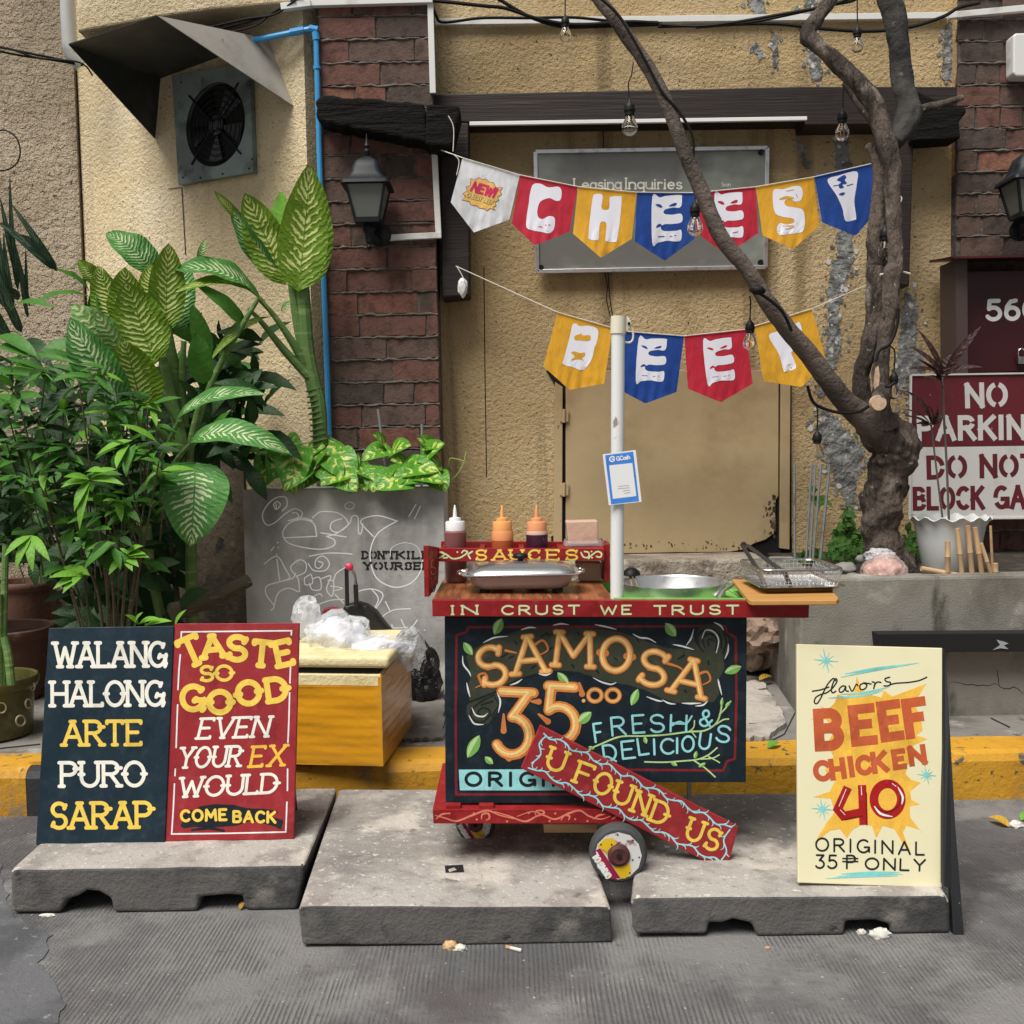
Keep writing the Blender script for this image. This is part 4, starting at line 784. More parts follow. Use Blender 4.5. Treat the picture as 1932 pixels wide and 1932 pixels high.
for pts, w_ in (([(915, 838), (980, 810), (1080, 772), (1200, 768), (1320, 762), (1450, 745), (1540, 738), (1600, 700), (1625, 640), (1635, 565)], 9), ([(1600, 705), (1640, 680), (1668, 676)], 8), ([(1620, 650), (1650, 620), (1680, 580)], 8), ([(1455, 745), (1480, 720), (1484, 685)], 7), ([(1470, 745), (1492, 775)], 6), ([(1215, 908), (1320, 910), (1420, 903), (1500, 895), (1560, 870), (1606, 832)], 8), ([(1480, 900), (1540, 940), (1596, 990)], 8), ([(1520, 893), (1580, 888), (1618, 870)], 7), ([(1560, 880), (1600, 900), (1620, 912)], 7)): mb.stroke(W2, PP, pts, w_, smooth=True, h=.0012)
for a in ((1218, 790, 42, 24, 75), (1632, 585, 44, 18, -85), (1665, 595, 40, 18, -45), (1490, 870, 44, 22, -75), (1372, 918, 46, 22, 30), (1525, 925, 46, 20, -30), (925, 832, 36, 20, 20)): pleaf(mb, *a)
mb.build('painted_leaves', panel)
# deck, its scroll-painted edge, wheels
YD = 2.77
mb = MB().m(p_red).slab(ID, [(816, 1527), (1228, 1527), (1226, 1554), (818, 1554)], YD, .42); 
for x in (880, 1055): mb.slab(W3, [(182+(x-880), 484), (260+(x-880), 484), (260+(x-880), 505), (182+(x-880), 505)], YD+.006, .02)
deck = mb.build('deck', cart, bevel=.0015)
DP = planeY(YD); mb = MB().m(p_salm)
for pts in ([(125, 540), (180, 555), (240, 570), (320, 540), (400, 515), (470, 540), (560, 562)], [(370, 560), (375, 535), (405, 530), (412, 555), (395, 565)], [(440, 520), (520, 545), (600, 572), (660, 545), (700, 530), (690, 515), (655, 520), (660, 545)], [(560, 545), (640, 520), (700, 540), (760, 560), (830, 530), (890, 515), (940, 545), (1000, 560), (1050, 545)], [(790, 565), (810, 540), (835, 545), (830, 565)], [(960, 560), (990, 540), (1020, 535)], [(130, 560), (160, 535), (200, 530)], [(1060, 560), (1120, 530), (1180, 560)]): mb.stroke(W3, DP, pts, 9, smooth=True, taper=lambda f: .5+.7*math.sin(math.pi*f))
for p_ in ((200, 530), (330, 530), (345, 562), (505, 572), (620, 528), (730, 570), (760, 530), (865, 560), (930, 570)): mb.dot(W3, DP, p_, 6)
mb.build('scroll_painting', deck)
mb = MB().m(m_ply).slab(W3, [(698, 585), (985, 585), (980, 632), (700, 632)], 2.86, .3); mb.build('axle_beam', cart, bevel=.002)
m_tyre = mat('grey rubber tyre', (.05, .053, .055), [((.1, .105, .105), 12, .5, .7, 5)], rough=.75, bumps=[(60, .002, 4, 'n')])
p_disc = mat('scuffed white enamel', (.62, .62, .6), [((.2, .06, .08), 26, .56, .66, 5), ((.4, .4, .4), 40, .6, .7, 4)], rough=.5)
p_oilred = paint('label red paint', (.3, .012, .05)); p_oilyel = mat('scratched yellow label', (.72, .47, .015), [((.3, .2, .05), 22, .62, .72, 5)], rough=.5); p_hub = mat('rusty maroon hub', (.075, .02, .02), [((.14, .06, .04), 30, .5, .7, 4)], rough=.6)
def wheel(cx, cy, rpx, Yf, th, off=(0, 0)):
    k = rpx/56.0; c0 = P(cx, cy, Yf); r = rpx*Yf/1932
    mb = MB().m(m_tyre).lathe(c0, [(r*.80, -.001), (r*.9, 0), (r*.97, .006), (r, .014), (r, th-.014), (r*.97, th-.004), (r*.9, th), (r*.3, th)], 40, 'y'); t_ = mb.build('wheel', cart, smooth=True)
    S = planeY(Yf-.0012); c = crop(.098214*k, cx-.098214*k*1000, cy-.098214*k*980)
    mb = MB().m(p_disc).dot(c, S, (985, 985), 455, 0); cc = lambda rr, a0, a1, n=14: [(985+rr*math.cos(R(a0+(a1-a0)*q_/n)), 985+rr*math.sin(R(a0+(a1-a0)*q_/n))) for q_ in range(n+1)]
    mb.m(p_oilyel).fill(c, S, [(880, 640), (960, 740), (850, 900), (770, 970), (640, 850), (585, 800), (720, 660)], .0006); mb.fill(c, S, [(880, 1180), (1090, 1180), (1200, 1120), (1240, 1260), (1220, 1340), (1120, 1420), (1020, 1420), (900, 1200)], .0006)
    mb.m(p_oilred).fill(c, S, [(640, 840), (1030, 1415), (860, 1430), (520, 960), (570, 870)], .0009); mb.m(p_lor).stroke(c, S, [(560, 970), (830, 1400)], 46, h=.0016, caps=False)
    mb.m(p_wht); text(mb, c, S, 'OKING', (860, 1370), (690, 1110), 110, 30, gap=.26, hh=.002); text(mb, c, S, 'OIL', (660, 1062), (572, 920), 112, 30, gap=.26, hh=.002)
    for p_ in ((560, 1080), (600, 1160), (650, 1230), (690, 1300)): mb.stroke(c, S, [p_, (p_[0]+22, p_[1]+36)], 22, h=.002)
    mb.m(p_dk)
    for p_ in ((975, 582), (1270, 690), (655, 770), (860, 770), (1390, 1015), (1265, 1065), (1210, 1315)): mb.dot(c, S, p_, 17, .0018)
    mb.build('disc', t_)
    hc = P(*c(1000, 980), Yf-.004); rr = r*.385
    MB().m(p_hub).lathe(hc, [(rr*.3, -.004), (rr*.7, -.007), (rr, -.002), (rr*1.02, .006)], 28, 'y').build('hub', t_, smooth=True)
    MB().m(m_black).lathe(hc, [(rr*.24, -.0085), (rr*.25, .004)], 16, 'y').build('bore', t_)
wheel(1167.7, 1614.2, 56, 2.685, .05); wheel(897, 1556, 38, 2.98, .05)
MB().m(m_galv).tube([P(1168, 1614, 2.735), P(1168, 1614, 2.9)], .01, 8).build('axle', cart)
mb = MB().m(m_galv)
mb.box(P(1309, 1480, 2.9).x, P(1316, 1480, 2.9).x, 3.0, 3.02, zslab_r, b1.z+.01); mb.build('leg', cart)
# sauce rack
mb = MB().m(p_red)
f = [P(808, 1029, 2.88), P(810, 1126, 2.88), P(827, 1100, 3.085), P(829.5, 1033, 3.085)]; mb.prism(f, (-.014, 0, 0))
rack = mb.build('sauce_rack', cart, bevel=.0015)
LP = planeY(3.065)
mb = MB().m(p_red).slab(V7, [(166, 456), (1850, 459), (1850, 582), (188, 592)], 3.065, .016); mb.slab(V7, [(205, 388), (1895, 392), (1895, 480), (205, 480)], 3.215, .014)
a_, b_ = P(*V7(588, 440), 3.082), P(*V7(640, 440), 3.082)
for x0, x1 in ((588, 642), (985, 1042), (1385, 1850), (205, 236)):
    a_, b_ = P(*V7(x0, 452), 3.082), P(*V7(x1, 452), 3.082); mb.box(a_.x, b_.x, 3.082, 3.214, a_.z-.012, a_.z-.001)
mb.slab(V7, [(1852, 420), (1905, 410), (1905, 800), (1848, 800)], 3.10, .12); mb.build('rail', rack, bevel=.0015)
mb = MB().m(p_yel)
for ch_, x, w_ in (('S', 560, 100), ('A', 730, 130), ('U', 905, 120), ('C', 1090, 105), ('E', 1275, 115), ('S', 1465, 110)): glyph(mb, V7, LP, ch_, x, 574, w_, 98, 20, serif=.16, spur=True, hh=.001)
mb.m(p_pgreen)
for pts in ([(195, 495), (260, 520), (320, 560), (400, 550), (470, 500), (440, 480), (415, 500)], [(190, 555), (240, 520), (215, 495)], [(230, 555), (270, 550)], [(500, 560), (480, 520), (520, 490)], [(1615, 500), (1640, 545), (1690, 545), (1690, 500), (1650, 490)], [(1690, 560), (1730, 520), (1780, 490), (1820, 510), (1810, 545), (1770, 540)]): mb.stroke(V7, LP, pts, 16, smooth=True)
for p_ in ((370, 495), (318, 560), (1720, 490), (1725, 552)): mb.dot(V7, LP, p_, 9)
mb.build('lettering', rack)
SPl = planeY(2.88); sp_ = plane3(f[0], f[1], f[2]); sp_.n = Vector((1, 0, 0)) if sp_.n.x < 0 and abs(sp_.n.x) > .5 else sp_.n
mb = MB().m(p_salm)
for pts in ([(110, 490), (150, 520), (155, 560), (115, 580), (110, 640), (150, 660), (155, 700), (120, 720), (105, 690)], [(130, 780), (150, 740)], [(110, 900), (140, 880), (150, 820), (115, 800), (120, 860)]): mb.stroke(V7, sp_, pts, 13, smooth=True, h=.0015)
for p_ in ((155, 490), (100, 560), (150, 610), (100, 650), (105, 760), (155, 770), (100, 920)): mb.dot(V7, sp_, p_, 7, .0015)
mb.build('scroll_painting', rack)
# white pole fixed to the counter
m_pole = mat('white plastic pipe', (.74, .76, .74), [((.3, .26, .2), 16, .66, .7, 6, (1, 1, .7)), ((.6, .61, .58), 6, .5, .7, 4)], rough=.3)
mb = MB().m(m_pole).tube([P(1164, 1133, 2.80), P(1166, 616, 2.80)], .0183, 20); pole = mb.build('pole', cart, smooth=True)
mb = MB().m(mat('cream plastic', (.74, .7, .55), rough=.4)).tube([P(1166, 630, 2.80), P(1167, 597, 2.80)], .0212, 20)
mb.bar(P(*W7(575, 160), 2.80), P(*W7(575, 235), 2.80), .012, .01); mb.slab(W7, [(570, 145), (590, 145), (612, 185), (585, 225), (570, 235)], 2.795, .01)
mb.tube(spline([P(*W7(x, y), 2.80) for x, y in ((600, 195), (620, 240), (618, 285), (598, 302), (572, 298))]), .0028, 8)
mb.m(m_blackp).lathe(P(*W7(597, 186), 2.79), [(.004, 0), (.004, .006)], 10, 'y'); mb.build('cap', pole, smooth=True)
# things on the counter
card = thing('payment_card', 'small blue and white payment card taped to the white pole', 'card', P(1174, 950, 2.772))
YK = 2.772; KP = planeY(YK)
mb = MB().m(mat('laminated white card', (.82, .83, .84), rough=.25)).slab(W8, [(398, 172), (765, 122), (831, 700), (466, 738)], YK, .0015); cb = mb.build('sheet', card)
p_cblue = paint('card blue', (.06, .25, .72), .3)
mb = MB().m(p_cblue).fill(W8, KP, [(425, 183), (738, 142), (803, 694), (492, 728)], .0004); mb.m(MATS['laminated white card']).fill(W8, KP, [(470, 295), (728, 268), (773, 636), (512, 668)], .0009)
mb.stroke(W8, KP, [(528, 205), (505, 197), (480, 215), (480, 240), (505, 252), (525, 240), (525, 225), (505, 226)], 15, smooth=True, h=.0012); text(mb, W8, KP, 'GCash', (556, 242), (702, 222), 42, 11, gap=.16, hh=.0012)
mb.m(mat('grey print', (.35, .37, .42), rough=.5))
for a in (((575, 528), (688, 518)), ((565, 556), (695, 543)), ((622, 580), (700, 570)), ((640, 606), (706, 596))): mb.stroke(W8, KP, a, 6, h=.0014)
mb.build('print', card)
def bottle(label, xpx, liq, capm, fillz, tip):
    c0 = P(*V7(xpx, 792), 3.135); c0.z = zc(c0.x)+.001
    b = thing('squeeze_bottle', label, 'bottle', c0, 'sauce bottles in the rack')
    r = .0335
    MB().m(liq).lathe(c0, [(r*.9, 0), (r, .006), (r, fillz)], 24).build('sauce', b, smooth=True)
    m_b = mat('cloudy plastic '+tip[0], tip[1], rough=.35)
    MB().m(m_b).lathe(c0, [(r, fillz+.0005), (r, .152), (r*.93, .158)], 24, cap=False).build('bottle', b, smooth=True)
    MB().m(capm).lathe(c0, [(r*.9, .156), (r*.9, .182), (r*.84, .186), (r*.56, .187), (r*.54, .196), (r*.2, .199), (r*.17, .215), (r*.06, .235), (0.001, .236)], 24).build('nozzle_cap', b, smooth=True)
bottle('squeeze bottle of brownish pink sauce with a clear white nozzle cap', 360, mat('pink brown sauce', (.2, .075, .075), rough=.35), mat('frosted cap', (.78, .78, .78), rough=.3), .151, ('pink', (.3, .13, .13)))
bottle('squeeze bottle of orange sauce with an orange nozzle cap', 832, mat('orange sauce', (.42, .09, .03), rough=.35), mat('orange cap', (.78, .36, .12), rough=.3), .128, ('orange', (.74, .3, .12)))
bottle('squeeze bottle of dark purple sauce with an orange cap and clear tip', 1178, mat('dark sauce', (.05, .012, .03), rough=.3), mat('deep orange cap', (.74, .31, .14), rough=.3), .146, ('clear', (.6, .4, .3)))
nb = thing('napkin_pack', 'pack of pale brown paper napkins in a clear bag on the rack', 'napkins', P(*V7(1625, 440), 3.15))
m_nap = mat('brown paper napkin', (.55, .36, .27), [((.45, .28, .2), 10, .5, .7, 4)], rough=.8, bumps=[(50, .002, 4, 'n')])
mb = MB().m(m_nap).slab(V7, [(1465, 188), (1785, 180), (1792, 420), (1490, 425)], 3.11, .07); mb.build('napkins', nb, bevel=.004)
m_film = mat('clear film', (.8, .78, .78), rough=.2, trans=.75, ior=1.1, bumps=[(40, .004, 4, 'n')])
c0 = P(*V7(1640, 405), 3.15); mb = MB().m(m_film).rrect(c0, [(.052, .04, .02, -.018), (.062, .05, .02, -.004), (.058, .048, .02, .012)], 4, cap=False); mb.build('bag', nb, smooth=True)
mb = MB().m(m_nap).slab(V7, [(1560, 600), (1820, 600), (1825, 790), (1600, 790)], 3.15, .05); mb.build('napkins', nb, bevel=.004)
pan = thing('buffet_pan', 'lidded stainless steel buffet pan on the wooden counter top', 'pan', (0, 0, 0)); c0 = P(983, 1095, 2.955); c0.z = zc(c0.x); pan.location = c0
mb = MB().m(mat('brushed steel', (.36, .36, .36), rough=.45, metal=.6)).rrect(c0, [(.118, .062, .03, .01), (.134, .076, .035, .016), (.142, .084, .035, .03), (.146, .088, .035, .049), (.166, .1, .03, .051), (.168, .102, .03, .0545), (.162, .097, .03, .055)], 6); mb.build('dish', pan, smooth=True, sharp=50)
m_lid = mat('tinted glass lid', (.75, .78, .76), rough=.05, trans=.6, ior=1.45)
mb = MB().m(mat('dull domed lid', (.5, .51, .51), [((.2, .2, .2), 6, .5, .7, 4, (1, 1, 3))], rough=.22, metal=.85)).rrect(c0, [(.156, .094, .04, .0555), (.154, .092, .04, .06), (.135, .078, .04, .074), (.09, .05, .045, .083), (.03, .025, .02, .086)], 6); mb.build('lid', pan, smooth=True, sharp=60)
MB().m(m_blackp).lathe(c0, [(.008, .085), (.009, .091), (.02, .094), (.022, .101), (.019, .106), (.006, .108)], 20).build('knob', pan, smooth=True)
mb = MB().m(m_steel)
for sx in (-1, 1): mb.tube(spline([c0+Vector((sx*.163, -.03, .053)), c0+Vector((sx*.18, -.028, .055)), c0+Vector((sx*.18, .028, .055)), c0+Vector((sx*.163, .03, .053))]), .004, 8)
mb.build('handle', pan, smooth=True)
mb = MB().m(m_blackp)
for sx in (-1, 1):
    for sy in (-1, 1): mb.lathe(c0+Vector((sx*.105, sy*.05, .0005)), [(.014, 0), (.014, .012)], 10)
mb.build('foot', pan)
c0 = P(*Z7(1108, 400), 2.97); c0.z = zc(c0.x)-.0325
pot = thing('cooking_pot', 'wide shallow aluminium pot sunk into the green counter recess', 'pot', c0)
r = .150; mb = MB().m(m_alu).lathe(c0, [(.001, .004), (r*.9, .004), (r*.965, .012), (r*.975, .052), (r, .0575), (r*1.015, .056), (r, .05), (r*.99, .006), (r*.93, 0), (.001, 0)], 48, cap=False); mb.build('bowl', pot, smooth=True, sharp=60)
hnd = MB().m(m_alu); a = P(*V1(60, 790), 3.02); b = P(*V1(160, 712), 3.06); c1 = P(*V1(80, 960), 2.86); c2 = P(*V1(130, 860), 2.88); c3 = P(*V1(280, 765), 2.93)
for pts in ([P(*V1(20, 800), 3.03), b], [c1, c2, c3, c3+Vector((-.01, .06, .0))]): hnd.tube(pts, .0055, 8)
hnd.build('handle', pot, smooth=True)
ld = thing('ladle', 'black ladle leaning on the rim of the aluminium pot', 'ladle', P(*Z7(935, 350), 3.05)); lc = P(*Z7(930, 334), 3.05)
MB().m(m_blackp).lathe(lc, [(.001, .016), (.014, .013), (.024, .004), (.027, -.006), (.02, -.009), (.001, -.004)], 20, cap=False).build('bowl', ld, smooth=True)
MB().m(mat('brass handle', (.5, .38, .2), rough=.4, metal=.7)).tube([lc+Vector((.006, 0, -.006)), P(*Z7(962, 405), 2.98)], .0032, 8).build('handle', ld)
MB().m(mat('brass handle', (.5, .38, .2))).tube([lc+Vector((-.004, 0, -.006)), P(*Z7(934, 400), 3.0)], .004, 8).build('handle', ld)
# chopping board, tray, wire basket and tongs
zb = zc(fR.x)+.0145
cbp = [G(*V1(262, 690), zb), G(*V1(500, 980), zb), G(*V1(540, 992), zb), G(*V1(1740, 985), zb), G(*V1(1775, 958), zb), G(*V1(1560, 720), zb), G(*V1(1500, 690), zb)]
m_cut = mat('honey wood board', (.52, .27, .08), [((.4, .18, .05), 5, .45, .7, 4, (.7, 6, 1))], rough=.45)
tag(MB().m(m_cut).prism(cbp, (0, 0, -.0125)).build('chopping_board', bevel=.002), 'honey coloured wooden board overhanging the right end of the cart counter', 'board')
tc_ = (cbp[1]+cbp[3])/2; ctr = Vector((P(*V1(1120, 830), 2.9).x, 2.915, zb+.0005))
tag(MB().m(m_steel).rrect(ctr, [(.093, .105, .02, 0), (.1, .112, .025, .004), (.108, .122, .025, .016), (.12, .132, .025, .017), (.12, .132, .025, .019), (.106, .12, .025, .018), (.097, .109, .02, .003)], 5).build('baking_tray', smooth=True, sharp=50), 'shallow steel tray on the honey wooden board', 'tray')
bk = thing('wire_basket', 'rectangular wire mesh frying basket standing in the steel tray', 'basket', ctr+Vector((0, 0, .004)))
def rr_(hw, hd, cr, z, n=5):
    o = []
    for cx, cy, a0 in ((1, 1, 0), (-1, 1, 90), (-1, -1, 180), (1, -1, 270)):
        for q_ in range(n+1): a = R(a0+90*q_/n); o.append(ctr+Vector((cx*(hw-cr)+cr*math.cos(a)-.006, cy*(hd-cr)+cr*math.sin(a), z)))
    return o+[o[0]]
mb = MB().m(m_steel).tube(rr_(.113, .135, .03, .066), .0042, 8, cap=False); mb.build('rim', bk, smooth=True)
mb = MB().m(m_alu)
for k in range(0, 19):
    x = -.1+.2*k/18
    mb.tube([ctr+Vector((x*1.1-.006, -.134, .066)), ctr+Vector((x-.006, -.118, .021)), ctr+Vector((x-.006, .118, .021)), ctr+Vector((x*1.1-.006, .134, .066))], .0008, 4)
for k in range(0, 21):
    y = -.12+.24*k/20
    mb.tube([ctr+Vector((-.118, y*1.1, .066)), ctr+Vector((-.105, y, .0215)), ctr+Vector((.094, y, .0215)), ctr+Vector((.106, y*1.1, .066))], .0008, 4)
for z in (.032, .043, .054): mb.tube(rr_(.1+.013*(z-.02)/.046, .118+.016*(z-.02)/.046, .028, z), .0008, 4, cap=False)
mb.build('mesh', bk)
m_tong = mat('dark worn steel', (.1, .095, .09), rough=.35, metal=.8)
tg = thing('tongs', 'dark metal tongs lying across the wire basket', 'tongs', P(*V1(420, 210), 3.02))
for pts in ([(405, 205), (620, 540), (740, 800)], [(470, 205), (900, 520), (1000, 590), (1100, 800)]):
    mb = MB().m(m_tong); ys = (3.03, 2.86, 2.83, 2.82)
    pp = [P(*V1(*p_), ys[k]) for k, p_ in enumerate(pts)]
    for a, b in zip(pp, pp[1:]): mb.bar(a, b, .0125, .004, (0, -1, .5))
    mb.build('arm', tg, bevel=.001)
MB().m(m_tong).lathe(P(*V1(430, 200), 3.03), [(.008, -.006), (.009, 0), (.008, .006)], 12, 'y').build('hinge', tg)
# ================================================================ painted boards
def lean_board(name, label, c, corners, Yb, dy, m_, th=.012, back=None, g=None):
    TL, TR, BR_, BL = corners
    pts = [P(*c(*TL), Yb+dy), P(*c(*TR), Yb+dy), P(*c(*BR_), Yb), P(*c(*BL), Yb)]
    S = plane3(pts[3], pts[2], (pts[0]+pts[1])/2)
    pts = [S.pt(*c(*q_)) for q_ in corners]
    loc = (pts[2]+pts[3])/2
    t = thing(name, label, 'sign board', loc, g)
    pn = MB().m(m_).prism(pts, -S.n*th).build('panel', t, bevel=.002)
    return t, pn, S, pts
p_board = paint('navy sign paint', (.008, .023, .036), .5)
YBn = G(190, 1591, zslab_l).y
t, pn, S, pts = lean_board('sign_board', 'navy painted board of white and yellow capitals reading WALANG HALONG ARTE', W1, ((183, 148), (940, 135), (885, 1446), (105, 1460)), YBn, .1, p_board)
mb = MB().m(p_cream)
text(mb, W1, S, 'WALANG', (222, 382), (886, 378), 142, 22, gap=.2, serif=.1); text(mb, W1, S, 'HALONG', (205, 618), (872, 614), 142, 22, gap=.2, serif=.1, spur=True); text(mb, W1, S, 'PURO', (262, 1104), (760, 1100), 142, 22, gap=.24, serif=.1, spur=True)
mb.m(p_yel); text(mb, W1, S, 'ARTE', (275, 855), (740, 852), 142, 22, gap=.22, serif=.1, spur=True); text(mb, W1, S, 'SARAP', (205, 1356), (800, 1350), 148, 24, gap=.22, serif=.1, spur=True)
mb.build('lettering', pn)
def prop(t, pts, S, m_, dyb, z0):
    a, b = pts[0]*.85+pts[1]*.15-S.n*.013, pts[0]*.15+pts[1]*.85-S.n*.013
    for p_ in (a, b): p_ += Vector((0, 0, -.02))
    mb = MB().m(m_)
    lo = [Vector((q_.x, q_.y+dyb, z0)) for q_ in (b, a)]
    mb.prism([a, b]+lo, (0, .01, 0)); mb.build('rear_panel', t)
prop(t, pts, S, p_board, .13, zslab_l)
t, pn, S, pts = lean_board('sign_board', 'red painted board with yellow arched TASTE SO GOOD and white frame', W1, ((942, 121), (1697, 118), (1663, 1424), (887, 1440)), YBn+.005, .1, p_red2)
prop(t, pts, S, p_red2, .13, zslab_l)
mb = MB().m(p_wht)
for l in ([(1010, 172), (985, 172), (982, 235)], [(978, 310), (970, 400), (964, 520)], [(962, 612), (958, 720), (953, 870)], [(948, 1000), (946, 1040)], [(943, 1090), (936, 1240), (926, 1392), (1270, 1388), (1615, 1380), (1622, 1200)], [(1625, 1130), (1626, 1000)], [(1628, 840), (1634, 700), (1638, 540)], [(1640, 480), (1644, 370)], [(1648, 190), (1650, 165), (1330, 168), (1010, 172)]): mb.stroke(W1, S, l, 9)
mb.build('border', pn)
mb = MB().m(p_yel)
for a in (('T', 985, 372, 120, 165, 24), ('A', 1112, 322, 125, 125, 6), ('S', 1268, 340, 105, 138, -4), ('T', 1420, 375, 100, 142, -6), ('E', 1562, 370, 85, 140, 12)): glyph(mb, W1, S, *a[:5], 36, rot=a[5], serif=.1, spur=a[0] == 'S', hh=.0014)
text(mb, W1, S, 'SO', (1105, 468), (1292, 462), 86, 20, gap=.2, serif=.1, spur=True, hh=.0014)
for a in (('G', 990, 640, 125, 140, -4), ('O', 1152, 658, 130, 125, 0), ('O', 1325, 605, 130, 130, 10), ('D', 1505, 585, 110, 130, 8)): glyph(mb, W1, S, *a[:5], 36, rot=a[5], serif=.06, spur=True, hh=.0014)
mb.build('lettering', pn)
mb = MB().m(p_cream)
text(mb, W1, S, 'EVEN', (1100, 815), (1515, 802), 118, 17, gap=.26, serif=.1, slant=.28, hh=.0014); text(mb, W1, S, 'YOUR', (985, 992), (1345, 980), 118, 17, gap=.24, serif=.1, slant=.22, spur=True, hh=.0014); text(mb, W1, S, 'WOULD', (985, 1168), (1565, 1140), 112, 18, gap=.2, serif=.1, slant=.16, spur=True, hh=.0014)
mb.m(p_gold); text(mb, W1, S, 'EX', (1415, 985), (1610, 975), 118, 18, gap=.35, serif=.1, slant=.25, hh=.0014)
mb.build('lettering', pn)
mb = MB().m(p_dk).fill(W1, S, [(978, 1345), (1000, 1290), (1040, 1255), (1100, 1225), (1180, 1212), (1300, 1216), (1380, 1236), (1480, 1240), (1560, 1250), (1572, 1268), (1520, 1262), (1500, 1275), (1600, 1310), (1585, 1365), (1530, 1340), (1400, 1312), (1320, 1342), (1180, 1352), (1060, 1350), (1000, 1358)], .0008)
mb.stroke(W1, S, [(1050, 1368), (1150, 1358), (1240, 1372)], 16, smooth=True); mb.stroke(W1, S, [(1040, 1255), (1000, 1300), (1200, 1240), (1400, 1255)], 18, smooth=True)
mb.m(p_yel); text(mb, W1, S, 'COME', (985, 1314), (1255, 1306), 62, 17, gap=.35, hh=.0018); text(mb, W1, S, 'BACK', (1300, 1318), (1550, 1322), 62, 17, gap=.35, hh=.0018)
mb.build('lettering', pn)
# cream sandwich board
p_crm = mat('cream board paint', (.76, .71, .47), [((.7, .64, .4), 3, .45, .7, 5), ((.55, .5, .36), 26, .7, .78, 4)], rough=.5)
YSB = G(1645, 1670, zslab_r).y
t, pn, S, pts = lean_board('sandwich_board', 'cream painted sandwich board with yellow starburst and BEEF CHICKEN 40', W4, ((345, 263), (1115, 284), (1113, 1552), (352, 1525)), YSB, .11, p_crm)
mb = MB().m(paint('starburst yellow', (.8, .46, .06)))
mb.fill(W4, S, [(470, 590), (510, 608), (545, 575), (560, 530), (600, 540), (648, 522), (662, 432), (688, 505), (740, 532), (792, 545), (806, 508), (850, 540), (930, 510), (1030, 472), (1000, 520), (960, 575), (1000, 640), (1010, 720), (975, 745), (1035, 765), (960, 800), (985, 850), (930, 905), (920, 950), (950, 980), (1000, 996), (945, 1040), (950, 1085), (996, 1110), (942, 1120), (945, 1180), (996, 1245), (925, 1222), (905, 1258), (946, 1360), (920, 1340), (862, 1242), (800, 1222), (765, 1288), (742, 1222), (690, 1215), (640, 1245), (610, 1288), (572, 1240), (520, 1250), (438, 1315), (500, 1212), (545, 1150), (525, 1080), (432, 1072), (520, 1042), (548, 985), (495, 930), (540, 860), (505, 790), (545, 720), (500, 660), (418, 662), (500, 630)], .0006)
mb.build('starburst', pn)
p_rust = paint('rust letter paint', (.5, .1, .035)); mb = MB().m(p_rust)
for ch_, x, y, w_, h_, r_, sw in (('B', 462, 800, 105, 172, 3, 54), ('E', 648, 775, 92, 170, 6, 50), ('E', 800, 752, 78, 168, 8, 50), ('F', 932, 735, 80, 165, 8, 50)): glyph(mb, W4, S, ch_, x, y, w_, h_, sw, rot=r_, caps=False, hh=.0014)
for ch_, x, y, w_, h_ in (('C', 445, 975, 66, 85), ('H', 530, 965, 60, 86), ('I', 630, 952, 8, 84), ('C', 668, 944, 62, 82), ('K', 752, 930, 62, 88), ('E', 862, 912, 46, 82), ('N', 948, 890, 68, 80)): glyph(mb, W4, S, ch_, x, y, w_, h_, 29, rot=8, caps=False, hh=.0014)
mb.build('lettering', pn)
p_dkr = paint('glossy red paint', (.36, .012, .014), .3); mb = MB().m(p_dkr)
mb.stroke(W4, S, [(615, 1020), (562, 1135), (592, 1172), (690, 1152)], 46, h=.0014, caps=False); mb.stroke(W4, S, [(690, 1008), (698, 1218)], 44, h=.0016, caps=False)
mb.stroke(W4, S, [(825+72*math.cos(a*.3142), 1083+82*math.sin(a*.3142)) for a in range(20)], 46, closed=True, h=.0014, smooth=True)
mb.m(paint('dark red shade', (.16, .006, .008), .4))
for pts_, w_ in (([(600, 1190), (690, 1172)], 8), ([(712, 1050), (716, 1216)], 8), ([(770, 1130), (825, 1150), (880, 1120), (895, 1060)], 7)): mb.stroke(W4, S, pts_, w_, smooth=len(pts_) > 2, h=.0024)
mb.m(p_wht)
for pts_ in ([(606, 1030), (568, 1120)], [(576, 1140), (600, 1165)], [(686, 1015), (688, 1060)], [(880, 1020), (905, 1070), (900, 1110)], [(755, 1120), (790, 1160), (850, 1175)], [(850, 1000), (870, 1015)]): mb.stroke(W4, S, pts_, 9, smooth=len(pts_) > 2, h=.0026, taper=lambda f: .4+.9*math.sin(math.pi*f))
mb.build('price_lettering', pn)
mb = MB().m(p_dk)
for pts_ in ([(550, 456), (538, 445), (512, 470), (490, 510), (470, 552), (452, 577), (438, 570), (446, 545), (475, 528), (500, 522)], [(428, 512), (470, 505), (515, 490)], [(500, 522), (530, 500), (557, 462), (552, 446), (540, 462), (528, 500), (534, 520), (552, 512)], [(604, 488), (588, 484), (570, 500), (574, 517), (592, 511), (604, 488), (604, 508), (618, 512)], [(622, 484), (638, 512), (660, 476), (668, 484)],
             [(700, 468), (680, 480), (682, 502), (704, 500), (716, 480), (700, 468), (738, 474)], [(744, 462), (758, 470), (752, 498)], [(754, 482), (770, 464), (790, 466)], [(836, 438), (812, 446), (818, 460), (840, 466), (834, 482), (806, 484)], [(836, 478), (870, 470), (930, 466), (990, 456), (1032, 438)]): mb.stroke(W4, S, pts_, 7.5, smooth=True)
